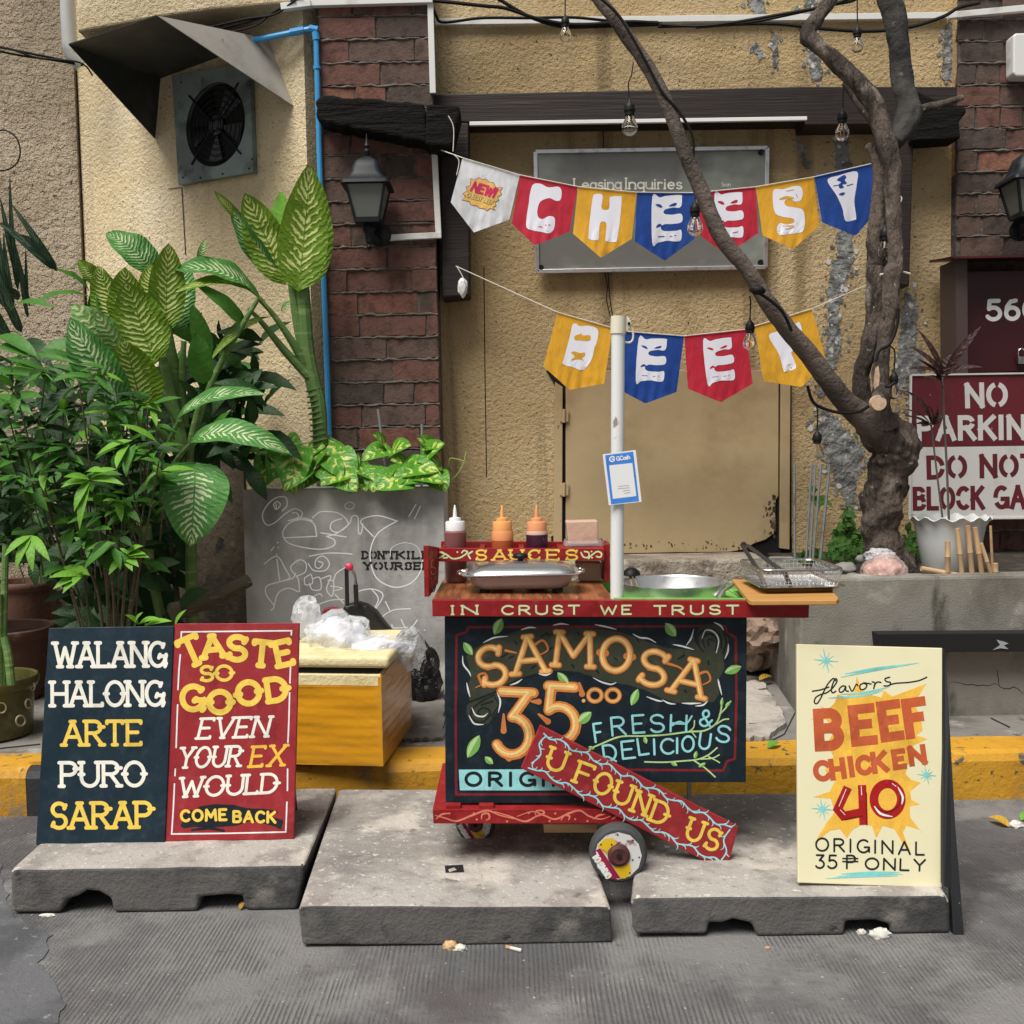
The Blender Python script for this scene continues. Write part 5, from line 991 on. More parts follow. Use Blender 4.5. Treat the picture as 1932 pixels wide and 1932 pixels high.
text(mb, W4, S, 'ORIGINAL', (446, 1354), (1016, 1377), 66, 10, gap=.42, hh=.0014, rot=2); text(mb, W4, S, '35', (448, 1446), (555, 1448), 68, 10, gap=.32, hh=.0014); glyph(mb, W4, S, 'P', 610, 1448, 44, 68, 10, hh=.0014); mb.stroke(W4, S, [(588, 1396), (668, 1396)], 7, h=.0018); mb.stroke(W4, S, [(588, 1412), (668, 1412)], 7, h=.0018); text(mb, W4, S, 'ONLY', (708, 1452), (1022, 1461), 58, 10, gap=.36, hh=.0014)
mb.build('lettering', pn)
p_teal = paint('teal accent paint', (.2, .6, .58)); mb = MB().m(p_teal); tp_ = lambda f: .25+1.1*math.sin(math.pi*f)
for cx, cy, r_ in ((500, 350, 62), (482, 1135, 56), (1032, 955, 48)):
    for k in range(5):
        a = R(-12+36*k+7); rr = r_*(1.05 if k in (0, 3) else .8); mb.stroke(W4, S, [(cx-rr*math.cos(a), cy+rr*math.sin(a)), (cx, cy), (cx+rr*math.cos(a), cy-rr*math.sin(a))], 9 if k in (0, 3) else 5, h=.0012, taper=tp_)
for l in ([(578, 438), (760, 400), (990, 362)], [(600, 420), (760, 392), (960, 368)], [(512, 548), (680, 538), (800, 508)], [(580, 528), (700, 520), (830, 490)], [(560, 1492), (740, 1478), (905, 1480)], [(580, 1478), (740, 1470), (890, 1470)], [(500, 1502), (700, 1490), (880, 1488)]): mb.stroke(W4, S, l, 8, smooth=True, taper=tp_)
mb.build('accent_strokes', pn)
prop(t, pts, S, MATS['near black paint'], .16, zslab_r)
mb = MB().m(mat('chipped black board paint', (.012, .013, .015), [((.35, .35, .34), 22, .69, .72, 4)], rough=.55))
fy = G(1816, 1764, 0).y; ty = pts[1].y+.012
lp = [((1119, 285), ty), ((1131, 300), ty), ((1155, 700), ty*.68+fy*.32), ((1186, 1250), ty*.3+fy*.7), ((1230, 1800), fy), ((1174, 1806), fy), ((1160, 1560), ty*.15+fy*.85), ((1121, 1540), ty*.15+fy*.85)]
mb.prism([P(*W4(*q_), y_) for q_, y_ in lp], (0, .02, 0)); mb.build('leg', t, bevel=.002)
# the long red sign leaning on the cart
YU = 2.762; UP = planeY(YU)
us = thing('sign_board', 'long narrow red board reading U FOUND US leaning slantwise against the cart', 'sign board', P(*W3(1640, 835), YU))
TLu, TRu, BRu, BLu = Vector((680, 64)), Vector((1728, 600)), Vector((1666, 840)), Vector((578, 291))
pn = MB().m(p_red2).slab(W3, [tuple(v) for v in (TLu, TRu, BRu, BLu)], YU, .012).build('panel', us, bevel=.002)
def uv(u, v): a = TLu+(TRu-TLu)*u; b = BLu+(BRu-BLu)*u; q_ = a+(b-a)*v; return (q_.x, q_.y)
mb = MB().m(p_yel)
for ch_, u0, u1 in (('U', .095, .165), ('F', .235, .30), ('O', .325, .395), ('U', .425, .49), ('N', .52, .58), ('D', .61, .675), ('U', .785, .845), ('S', .875, .93)):
    a, b = Vector(uv(u0, .76)), Vector(uv(u1, .76)); cx = Vector(uv((u0+u1)/2, .5)); w_ = (b-a).length; h_ = 110
    glyph(mb, W3, UP, ch_, cx.x-w_/2, cx.y+h_/2, w_, h_, 17, rot=-20, serif=.12, spur=True, hh=.0012)
mb.build('lettering', pn)
mb = MB().m(p_cyan); rv = random.Random(4)
def vine(path, n=1):
    mb.stroke(W3, UP, path, 7.5, smooth=True)
    sp2 = spline(path)
    for k in range(4, len(sp2)-2, 5):
        d = (sp2[k+1]-sp2[k]).normalized(); sg = rv.choice((-1, 1)); nn = Vector((-d.y, d.x))*sg; p0 = sp2[k]; L_ = rv.uniform(20, 36)
        mb.stroke(W3, UP, [tuple(p0), tuple(p0+d*L_*.6+nn*L_*.3), tuple(p0+d*L_*.8+nn*L_*.8)], 7, smooth=True, taper=lambda f: 1.1-.7*f)
vine([uv(.03+.94*k/26, .12+.05*math.sin(k*1.9)) for k in range(27)]); vine([uv(.03+.94*k/26, .88+.05*math.sin(k*1.9+1)) for k in range(27)]); vine([uv(.045, .14), uv(.03, .35), uv(.055, .55), uv(.035, .8)]); vine([uv(.965, .14), uv(.95, .4), uv(.975, .6), uv(.96, .86)])
mb.build('vine_border', pn)
# ================================================================ bunting
def cloth(name, c): return mat(name, c, [(tuple(x*.85 for x in c), 9, .4, .7, 3)], rough=.7, bumps=[(9, .006, 2, 'n', (2.5, 1, 1)), (500, .0004, 2, 'n')], sheen=.15, translucent=.12)
c_white = cloth('white flag cloth', (.8, .81, .84)); c_red = cloth('red flag cloth', (.56, .012, .04)); c_yel = cloth('yellow flag cloth', (.78, .4, .018)); c_blue = cloth('blue flag cloth', (.004, .06, .33)); c_let = mat('white flag print', (.78, .78, .86), rough=.6)
c_thread = mat('white string', (.7, .67, .58), rough=.8)
YF = 4.72
class Flag:
    def __init__(s, c, corners, Y, seed, amp=.006):
        s.c = c; s.q = [Vector(c(*p)) for p in corners]; s.Y = Y; s.seed = seed; s.amp = amp; s.ctr = sum(s.q, Vector((0, 0)))/5; s.mt = (s.q[0].y+s.q[1].y)/2
    def wave(s, px, py):
        f = min(1, max(0, (py-s.mt)/130)); n = mnoise.noise(Vector((px*.045+s.seed*7, py*.008, s.seed)))
        return s.amp*f*(math.sin(px*.05+s.seed*2)+.8*n)+.0045*f*math.sin(px*.33+py*.06+s.seed+2*mnoise.noise(Vector((px*.05, py*.05, s.seed))))*max(0, f-.45)*2+.035*f*f*(.4*math.sin(s.seed*1.7))
    def pt(s, px, py, h=0): return P(px, py, s.Y+s.wave(px, py)-h)
    def mesh(s, m_):
        mb = MB().m(m_); TL, TR, RL, TIP, LL = s.q; n = 22; rows = 20; idx = []
        ut = (TIP-LL).length/((TIP-LL).length+(RL-TIP).length)
        for r in range(rows+1):
            row = []
            for k in range(n+1):
                u = k/n; v = r/rows; t = TL.lerp(TR, u); b = LL.lerp(TIP, u/ut) if u < ut else TIP.lerp(RL, (u-ut)/(1-ut))
                p = t.lerp(b, v); sag = 1.2*math.sin(math.pi*u)*(1-v); row.append(s.pt(p.x, p.y+sag))
            idx.append(mb.add(row))
        for r in range(rows):
            for k in range(n): a = idx[r]+k; b = idx[r+1]+k; mb.face((a, a+1, b+1, b))
        j = len(mb.v); mb.v += [v+Vector((0, .0012, 0)) for v in mb.v[:]]
        for f in mb.f[:]: mb.face(tuple(j+i for i in reversed(f)))
        return mb
EL = [(0, 0), (.25, .02), (.48, -.01), (.96, -.02), (1, .04), (.99, .2), (.9, .255), (.72, .245), (.5, .27), (.4, .3), (.38, .35), (.45, .385), (.68, .4), (.98, .39), (1, .56), (.7, .6), (.42, .6), (.3, .66), (.32, .72), (.45, .75), (.8, .75), (.98, .74), (.97, .95), (.8, .98), (.5, .96), (.2, .99), (0, 1)]
ES = [[(.12, .17), (.25, .2), (.33, .23)], [(.58, .21), (.75, .18), (.82, .16)], [(.14, .66), (.24, .62), (.33, .64)], [(.2, .86), (.4, .86)], [(.6, .87), (.8, .85)]]
def aff(TL, TR, BL): TL, TR, BL = Vector(TL), Vector(TR), Vector(BL); return lambda pts: [tuple(TL+(TR-TL)*x+(BL-TL)*y) for x, y in pts]
def bunting(label, group, flags, string, ends):
    t = thing('bunting', label, 'bunting', P(*string[len(string)//2], YF))
    mb = MB().m(c_thread)
    mb.tube([P(x, y, YF-.004+(.1 if k == 0 else 0)) for k, (x, y) in enumerate(string)], .0022, 6)
    for e in ends: mb.tube(spline([P(*p, YF-.004) for p in e]), .0022, 6)
    mb.build('string', t)
    for k, (fl, m_, letter) in enumerate(flags):
        fo = fl.mesh(m_).build('flag', t, smooth=True, sharp=180)
        mb = MB(); mb.m(c_let); S = fl
        def sub(poly, h=.0016, m=None):
            if m: mb.m(m)
            # split into a fine fan so that the print follows the cloth
            mb.fill(fl.c, S, dense(poly), h)
        letter(mb, fl, sub, m_); mb.build('print', fo)
def dense(poly, step=10):
    out = []
    for k in range(len(poly)):
        a, b = Vector(poly[k]), Vector(poly[(k+1) % len(poly)]); n = max(1, int((b-a).length/step))
        for j in range(n): out.append(tuple(a+(b-a)*j/n))
    return out
def let_poly(pts, holes=(), slits=()):
    def f(mb, fl, sub, m_):
        sub([tuple(p) for p in spline(pts, True, 4)])
        mb.m(m_)
        for h in holes: mb.fill(fl.c, fl, [tuple(p) for p in spline(h, True, 3)], .003)
        for s_ in slits: mb.stroke(fl.c, fl, s_, 9, smooth=len(s_) > 2, h=.003, taper=lambda q_: .4+math.sin(math.pi*q_))
    return f
def let_E(TL, TR, BL, slits=True):
    A = aff(TL, TR, BL)
    return let_poly(A(EL), slits=[A(s_) for s_ in ES] if slits else ())
def let_new(mb, fl, sub, m_):
    pts = [(310, 620), (390, 660), (490, 600), (560, 650), (640, 630), (700, 700), (800, 712), (850, 810), (1005, 820), (940, 900), (985, 970), (890, 1020), (920, 1095), (840, 1140), (860, 1210), (800, 1250), (850, 1310), (730, 1270), (660, 1330), (600, 1280), (500, 1270), (450, 1220), (310, 1195), (270, 1120), (115, 1090), (200, 1010), (140, 950), (230, 890), (210, 800), (300, 780)]
    big = [((x-560)*1.05+560, (y-970)*1.05+970) for x, y in pts]
    mb.m(paint('burst rim paint', (.35, .1, .1))).fill(VF, fl, big, .0016); mb.m(paint('burst yellow paint', (.8, .5, .13))).fill(VF, fl, pts, .003)
    mb.m(paint('pink letter paint', (.6, .03, .11)))
    text(mb, VF, fl, 'NEW!', (330, 880), (830, 1030), 185, 58, gap=.28, slant=.2, hh=.0045, caps=False)
    mb.m(paint('brown letter paint', (.3, .16, .02))); text(mb, VF, fl, 'CHEESY BEEF', (215, 1020), (790, 1200), 95, 26, gap=.22, hh=.0045, slant=.15)
    mb.m(p_lyel); mb.lift = 0; text(mb, VF, fl, 'CHEESY BEEF', (212, 1016), (787, 1196), 92, 13, gap=.22, hh=.0055, slant=.15)
Cp = [(398, 200), (430, 197), (462, 212), (506, 210), (519, 232), (513, 266), (492, 268), (470, 258), (445, 263), (426, 276), (418, 300), (416, 322), (422, 340), (440, 346), (464, 334), (488, 340), (490, 370), (482, 395), (465, 406), (430, 400), (390, 392), (370, 378), (372, 330), (380, 280), (385, 240)]
Hp = [(655, 245), (672, 239), (690, 244), (692, 260), (688, 302), (718, 304), (722, 262), (730, 251), (765, 249), (772, 256), (770, 300), (762, 380), (752, 436), (744, 443), (712, 441), (704, 430), (708, 366), (682, 363), (676, 425), (668, 436), (636, 432), (632, 420), (638, 350), (648, 270)]
Sp = [(1415, 224), (1455, 220), (1500, 207), (1530, 210), (1538, 240), (1528, 268), (1505, 272), (1485, 262), (1462, 270), (1468, 290), (1510, 298), (1540, 310), (1547, 360), (1538, 398), (1515, 405), (1480, 410), (1440, 413), (1428, 390), (1440, 365), (1470, 368), (1500, 362), (1498, 345), (1460, 338), (1425, 325), (1413, 285)]
Yp = [(1642, 182), (1690, 162), (1766, 145), (1766, 200), (1756, 270), (1764, 340), (1755, 350), (1722, 356), (1712, 335), (1705, 300), (1680, 245)]
Bp = [(255, 195), (275, 187), (300, 203), (350, 200), (400, 215), (411, 250), (398, 310), (388, 330), (372, 400), (340, 450), (312, 470), (270, 455), (205, 436), (194, 425), (205, 390), (240, 260)]
Fp = [(1440, 262), (1500, 232), (1600, 188), (1625, 180), (1637, 240), (1560, 272), (1566, 305), (1640, 278), (1665, 290), (1668, 325), (1580, 355), (1590, 400), (1604, 455), (1545, 476), (1528, 466), (1500, 370)]
F = lambda q_, sd, c=W6: Flag(c, q_, YF, sd)
top_flags = [(F([(100, 88), (342, 160), (298, 348), (148, 403), (50, 275)], 1), c_white, let_new),
 (F([(345, 161), (587, 209), (552, 400), (405, 457), (308, 365)], 2), c_red, let_poly(Cp, slits=[[(422, 378), (438, 380)], [(450, 372), (470, 371)]])),
 (F([(588, 210), (837, 233), (815, 430), (685, 510), (567, 408)], 3), c_yel, let_poly(Hp)),
 (F([(838, 233), (1086, 236), (1080, 430), (955, 522), (828, 440)], 4), c_blue, let_E((902, 252), (1027, 248), (902, 448))),
 (F([(1089, 235), (1337, 210), (1350, 405), (1215, 497), (1105, 415)], 5), c_red, let_E((1165, 240), (1282, 236), (1172, 432))),
 (F([(1339, 209), (1584, 170), (1607, 375), (1497, 473), (1368, 415)], 6), c_yel, let_poly(Sp, slits=[[(1440, 262), (1470, 255), (1500, 258)], [(1470, 228), (1500, 222)], [(1510, 240), (1515, 255)], [(1465, 388), (1500, 380)], [(1455, 375), (1500, 374)]])),
 (F([(1587, 160), (1832, 112), (1853, 310), (1762, 417), (1620, 360)], 7), c_blue, let_poly(Yp, holes=[[(1682, 180), (1712, 160), (1722, 170), (1715, 182), (1725, 196), (1705, 200), (1712, 212), (1694, 216), (1690, 200), (1700, 190)]], slits=[[(1668, 206), (1690, 202)], [(1725, 205), (1750, 198)], [(1692, 242), (1706, 240), (1715, 236)]]))]
W6p = lambda *pts: [W6(*p) for p in pts]
bunting('string of seven coloured pennants reading NEW and CHEESY', None, top_flags, W6p((10, 55), (100, 87), (343, 160), (588, 209), (838, 233), (1088, 235), (1338, 210), (1585, 168), (1832, 111), (1880, 96)), [W6p((1835, 110), (1860, 80), (1830, 55), (1850, 88), (1878, 98)), W6p((60, 72), (85, 100), (75, 160)), W6p((60, 60), (62, -40), (40, -90))])
low_flags = [(F([(165, 120), (498, 215), (445, 550), (237, 587), (78, 445)], 11, W7), c_yel, let_poly(Bp, holes=[[(268, 262), (300, 250), (305, 242), (318, 258), (360, 258), (362, 285), (335, 292), (300, 288), (270, 285)], [(246, 362), (268, 355), (300, 365), (330, 362), (326, 385), (312, 395), (322, 415), (300, 402), (245, 408), (270, 385)]])),
 (F([(560, 233), (929, 262), (883, 600), (695, 670), (532, 582)], 12, W7), c_blue, let_E((655, 275), (825, 285), (637, 535))),
 (F([(930, 262), (1300, 222), (1343, 550), (1150, 663), (952, 580)], 13, W7), c_red, let_E((1043, 292), (1213, 275), (1070, 550))),
 (F([(1355, 203), (1700, 100), (1788, 415), (1640, 570), (1408, 535)], 14, W7), c_yel, let_poly(Fp, slits=[[(1552, 440), (1575, 432)]]))]
W7p = lambda *pts: [W7(*p) for p in pts]
bunting('string of four coloured pennants reading BEEF in front of the door', None, low_flags, [(860, 502)]+W7p((165, 119), (498, 214), (560, 233), (929, 262), (1300, 222), (1355, 202), (1700, 98))+[(1637, 537)], [[(862, 503), (872, 520), (878, 535)]])
mb = MB().m(mat('crumpled white tissue', (.7, .69, .66), rough=.7)).lump(P(873, 541, YF), (.022, .015, .045), 2, .35, 8, seed=3); tag(mb.build('tissue'), 'scrap of white tissue knotted to the lower bunting string', 'tissue')
# ================================================================ signs on the walls
YL_ = 5.14
ls = thing('notice_board', 'grey framed notice reading Leasing Inquiries half hidden behind the pennants', 'sign', P(1228, 505, YL_))
LC = [(408, 62), (1388, 45), (1380, 550), (416, 568)]
mb = MB().m(m_alu)
for a, b in zip(LC, LC[1:]+LC[:1]): mb.bar(P(*W6(*a), YL_), P(*W6(*b), YL_), .02, .014, (0, 1, 0))
mb.build('frame', ls, bevel=.002)
m_notice = mat('glossy dark notice', (.17, .17, .155), [((.27, .3, .26), 1.6, .45, .62, 4, (1, 1, 1.6)), ((.08, .065, .06), 1.3, .5, .7, 4), ((.22, .25, .23), 3.5, .6, .72, 5)], rough=.22, bumps=[(3, .012, 2, 'n')])  # lighter blotches put reflections into the panel colour
mb = MB().m(m_notice).slab(W6, [(416, 68), (1380, 52), (1372, 544), (424, 560)], YL_+.002, .012); nbp = mb.build('panel', ls)
NP = planeY(YL_+.002); mb = MB().m(p_cream)
text(mb, W6, NP, 'Leasing', (572, 220), (770, 218), 44, 7, gap=.16, serif=.07); text(mb, W6, NP, 'Inquiries', (790, 218), (1026, 218), 44, 7, gap=.18, serif=.07); text(mb, W6, NP, 'Scan', (1196, 208), (1232, 207), 16, 2, gap=.2)
mb.build('lettering', nbp)
mb = MB().m(m_blackp)
for p_ in ((432, 550), (1360, 528), (1362, 62)): mb.lathe(P(*W6(*p_), YL_-.004), [(.012, -.004), (.014, .006)], 12, 'y')
mb.build('screw', ls)
YNP = 4.93
ns_ = thing('parking_sign', 'maroon and white sign reading NO PARKING DO NOT BLOCK GATE', 'sign', P(1850, 975, YNP))
m_mar = mat('maroon sign paint', (.12, .012, .018), [((.085, .008, .013), 3, .45, .7, 4), ((.3, .25, .25), 30, .7, .74, 4)], rough=.5); m_sw = mat('white sign paint', (.6, .59, .56), [((.45, .43, .4), 4, .5, .72, 5), ((.25, .2, .17), 26, .7, .76, 4)], rough=.5)
S_ = planeY(YNP)
mb = MB().m(m_mar).slab(Z8, [(922, 682), (1795, 668), (1795, 1080), (920, 1092)], YNP, .012); mb.build('upper_half', ns_)
mb = MB().m(m_sw).slab(Z8, [(920, 1093), (1795, 1081), (1795, 1492), (914, 1500)], YNP, .012); mb.build('lower_half', ns_)
mb = MB().m(m_sw)
for a, b in (((922, 680), (1795, 666)), ((920, 680), (912, 1502)), ((912, 1502), (1795, 1494))): mb.bar(P(*Z8(*a), YNP-.002), P(*Z8(*b), YNP-.002), .008, .012, (0, 1, 0))
mb.build('rim', ns_)
mb = MB().m(m_sw); sk = dict(gap=.34, caps=False, hh=.0012)
text(mb, Z8, S_, 'NO', (1244, 856), (1462, 850), 118, 28, stencil=True, **sk); text(mb, Z8, S_, 'PARKING', (968, 1044), (1690, 1034), 118, 28, stencil=True, **sk); mb.build('lettering', ns_)
mb = MB().m(m_mar); text(mb, Z8, S_, 'DO', (1024, 1264), (1230, 1258), 112, 27, stencil=True, **sk); text(mb, Z8, S_, 'NOT', (1326, 1256), (1630, 1252), 112, 27, stencil=True, **sk); text(mb, Z8, S_, 'BLOCK', (944, 1442), (1330, 1436), 112, 26, stencil=True, **sk); text(mb, Z8, S_, 'GATE', (1404, 1434), (1730, 1430), 112, 26, stencil=True, **sk); mb.build('lettering', ns_)
mx = thing('letter_box', 'deep dark maroon letter box with white number 560 and a small padlock', 'letter box', P(1880, 690, 4.95))
m_mbx = mat('dark maroon metal', (.05, .008, .01), [((.08, .02, .02), 4, .5, .7, 4)], rough=.35)
mb = MB().m(m_mbx).slab(Z8, [(1240, 90), (1850, 80), (1850, 650), (1245, 665)], 5.02, .1); mb.build('door', mx)
mb = MB().m(mat('brown metal edge', (.075, .05, .045), rough=.5)).slab(Z8, [(1176, 20), (1242, 20), (1246, 668), (1180, 668)], 4.93, .18); mb.build('side', mx)
mb = MB().m(m_mbx).prism([P(*Z8(1160, 15), 4.86), P(*Z8(1900, 0), 4.86), P(*Z8(1900, -12), 4.86), P(*Z8(1158, 2), 4.86)], (0, .27, .03)); mb.build('hood', mx)
MN = planeY(5.02); mb = MB().m(mat('fresh white number', (.92, .92, .9), rough=.5)); text(mb, Z8, MN, '560', (1362, 362), (1644, 356), 105, 24, gap=.3, hh=.0012); mb.build('number', mx)
mb = MB().m(m_steel); a = P(*Z8(1552, 590), 5.0); mb.box(a.x-.022, a.x+.022, 4.985, 5.01, a.z-.022, a.z+.012); mb.tube(spline([a+Vector((-.015, 0, .01)), a+Vector((-.015, 0, .04)), a+Vector((0, 0, .052)), a+Vector((.015, 0, .04)), a+Vector((.015, 0, .01))]), .004, 8); mb.build('padlock', mx, bevel=.003)
mb = MB().m(m_white).slab(ID, [(1916, 62), (1990, 60), (1990, 143), (1918, 144), (1912, 138), (1912, 68)], 5.04, .08)
tag(mb.build('meter_box', bevel=.008), 'white plastic box on the brick wall at the upper right corner', 'box')
# ================================================================ lanterns
m_lan = mat('black cast lantern', (.011, .014, .017), [((.03, .034, .038), 12, .52, .74, 5)], rough=.5, spec=.3); m_glass = mat('frosted lantern glass', (.24, .25, .23), rough=.35, trans=.35)
def lantern(label, Yl):
    u = .35714*Yl/1932; c0 = P(*Z2(400, 1080), Yl); t = thing('wall_lantern', label, 'lantern', c0, 'black lanterns on the brickwork')
    z = lambda zy: P(*Z2(400, zy), Yl).z-c0.z
    mb = MB().m(m_lan).rrect(c0, [(126*u, 126*u, .02, z(992)), (122*u, 122*u, .02, z(975)), (96*u, 96*u, .02, z(955)), (82*u, 82*u, .03, z(925)), (76*u, 76*u, .03, z(900)), (60*u, 60*u, .02, z(862)), (30*u, 30*u, .01, z(838)), (10*u, 10*u, .003, z(828))], 4); mb.build('roof', t, smooth=True)
    mb = MB().m(m_lan).lathe(c0, [(8*u, z(830)), (18*u, z(800)), (8*u, z(785)), (16*u, z(772)), (6*u, z(750)), (2*u, z(705))], 12); mb.build('finial', t, smooth=True)
    MB().m(m_glass).rrect(c0, [(60*u, 60*u, .005, z(1165)), (98*u, 98*u, .005, z(995))], 2).build('glass', t)
    mb = MB().m(m_lan)
    for sx in (-1, 1):
        for sy in (-1, 1): mb.bar(c0+Vector((sx*61*u, sy*61*u, z(1175))), c0+Vector((sx*99*u, sy*99*u, z(990))), .011, .011, (0, 1, 0))
    mb.rrect(c0, [(66*u, 66*u, .006, z(1185)), (68*u, 68*u, .006, z(1160))], 2); mb.build('frame', t)
    mb = MB().m(m_lan); wl = Vector((c0.x, YP-.004, c0.z))
    mb.tube(spline([c0+Vector((0, 0, z(1180))), c0+Vector((.004, .02, z(1240))), Vector((c0.x+.03, YP-.05, c0.z+z(1255))), Vector((c0.x+.04, YP-.01, c0.z+z(1200)))]), .02, 10)
    mb.lathe(c0, [(26*u, z(1185)), (34*u, z(1215)), (20*u, z(1240)), (18*u, z(1280)), (8*u, z(1290)), (14*u, z(1305)), (3*u, z(1325))], 14)
    mb.lathe(Vector((c0.x+.035, YP-.035, c0.z+z(1215))), [(.05, .03), (.055, 0), (.03, -.012)], 16, 'y'); mb.build('bracket', t, smooth=True)
    return t
ln = lantern('black lantern on the brick pillar with white trunking at its foot', 4.80)
def copy_thing(o, loc, label=None, group=None):
    r = o.copy(); COL.objects.link(r); r.location = loc
    if label: r['label'] = label
    for ch in list(o.children):
        c = ch.copy(); COL.objects.link(c); c.parent = r
        for g_ in ch.children: d = g_.copy(); COL.objects.link(d); d.parent = c
    return r
ln2 = copy_thing(ln, P(1938, 376, 4.88), 'black lantern cut off by the right edge above the letter box')
# ================================================================ hood and exhaust fan
m_sheet = mat('grey sheet metal', (.42, .4, .36), [((.3, .28, .25), 5, .45, .7, 5), ((.2, .15, .11), 12, .66, .75, 4)], rough=.55, metal=.2); m_sheet_shade = mat('shaded sheet metal', (.03, .032, .032), [((.06, .06, .055), 6, .5, .7, 5)], rough=.6)  # hood metal in two tones: the dark copy holds the shade underneath
hd = thing('metal_hood', 'folded sheet metal hood sticking out over the exhaust fan', 'hood', CP.pt(400, 110))
q1, q2, q3, q4, q5 = CP.pt(293, 262), CP.pt(303, 100), CP.pt(505, 74), CP.pt(541, 212), CP.pt(553, 200)
f2 = P(296, 30, q3.y-.55); f1 = P(130, 84, q2.y-.55)
def sheet(pts, m_, th, name, back=None):
    pts = [Vector(p) for p in pts]; n = (pts[1]-pts[0]).cross(pts[2]-pts[0]).normalized()*th
    mb = MB().m(m_).prism(pts, n)
    if back: mb.m(back); mb.quad(*[p-n*.3 for p in pts])
    mb.build(name, hd)
q2 = CP.pt(303, 148); sheet([f1, f2, q3], m_sheet_shade, .004, 'roof_sheet'); sheet([f1, q3, q2], m_sheet_shade, .004, 'roof_sheet'); sheet([f1, q2, q1], m_sheet_shade, .004, 'side_sheet'); sheet([f2, q5, q3], m_sheet, .003, 'side_sheet')
fan = thing('exhaust_fan', 'square grey exhaust fan with a round black wire guard under the hood', 'fan', CP.pt(412, 240))
m_fan = mat('shaded green grey enamel', (.22, .27, .255), [((.11, .135, .125), 5, .42, .62, 6), ((.04, .035, .03), 9, .58, .72, 6)], rough=.4)  # enamel and grime darkened for the shade under the hood
fc = CP.pt(414, 238); fr_ = .205
def cpp(a, r, h=0): return fc+e1*(r*math.cos(a))+e2*(r*math.sin(a))+CP.n*h
class CPf:      # flat frame of the fan, measured along the angled wall
    pt = staticmethod(lambda px, py, h=0: CP.pt(px, py, h))
co = [CP.pt(*p_) for p_ in ((333, 145), (479, 121), (486, 327), (345, 351))]
mb = MB().m(m_fan); ho = [cpp(2*math.pi*k/48, fr_) for k in range(48)]
loc2 = lambda p: Vector(((p-fc).dot(e1), (p-fc).dot(e2), 0))
fl_ = co+ho; i = mb.add([p+CP.n*.03 for p in fl_])
for tr_ in tessellate_polygon([[loc2(p) for p in co], [loc2(p) for p in ho]]): mb.face([i+k for k in tr_])
j = mb.add(co+[p-CP.n*.0 for p in ho])
for k in range(4): k2 = (k+1) % 4; mb.face((i+k, i+k2, j+k2, j+k))
for k in range(48): k2 = (k+1) % 48; mb.face((i+4+k, i+4+k2, j+4+k2, j+4+k))
mb.build('frame', fan)
mb = MB().m(m_black); i = mb.add([cpp(2*math.pi*k/48, fr_*.995, .004) for k in range(48)]); mb.face(range(i, i+48)); mb.build('opening', fan)
mb = MB().m(mat('glossy black blade', (.006, .006, .006), rough=.25))
for k in range(5):
    a = 2*math.pi*k/5+.4
    mb.prism([cpp(a, .03, .008), cpp(a+.1, fr_*.9, .006), cpp(a+.75, fr_*.9, .022), cpp(a+.6, .03, .02)], CP.n*.002)
for k in range(12): pass
i0 = [cpp(2*math.pi*k/20, .05, .026) for k in range(20)]; i = mb.add(i0); mb.face(range(i, i+20)); mb.build('blades', fan)
mb = MB().m(m_blackp)
for r in (.03, .06, .09, .12, .15, .18, .205): mb.tube([cpp(2*math.pi*k/40, r, .034-.01*(r/.2)**4) for k in range(41)], .0025, 5, cap=False)
for k in range(4):
    a = math.pi/4+k*math.pi/2; mb.tube([cpp(a, .03, .036), cpp(a, fr_*1.18, .034)], .005, 6)
mb.build('guard', fan)
mb = MB().m(m_blackp)
for px_, py_ in ((345, 335), (378, 335), (420, 328), (470, 318), (476, 300), (475, 140), (342, 155)): mb.lathe(CP.pt(px_, py_, .031), [(.005, 0), (.004, -.004)], 8, 'y')
mb.build('screw', fan)
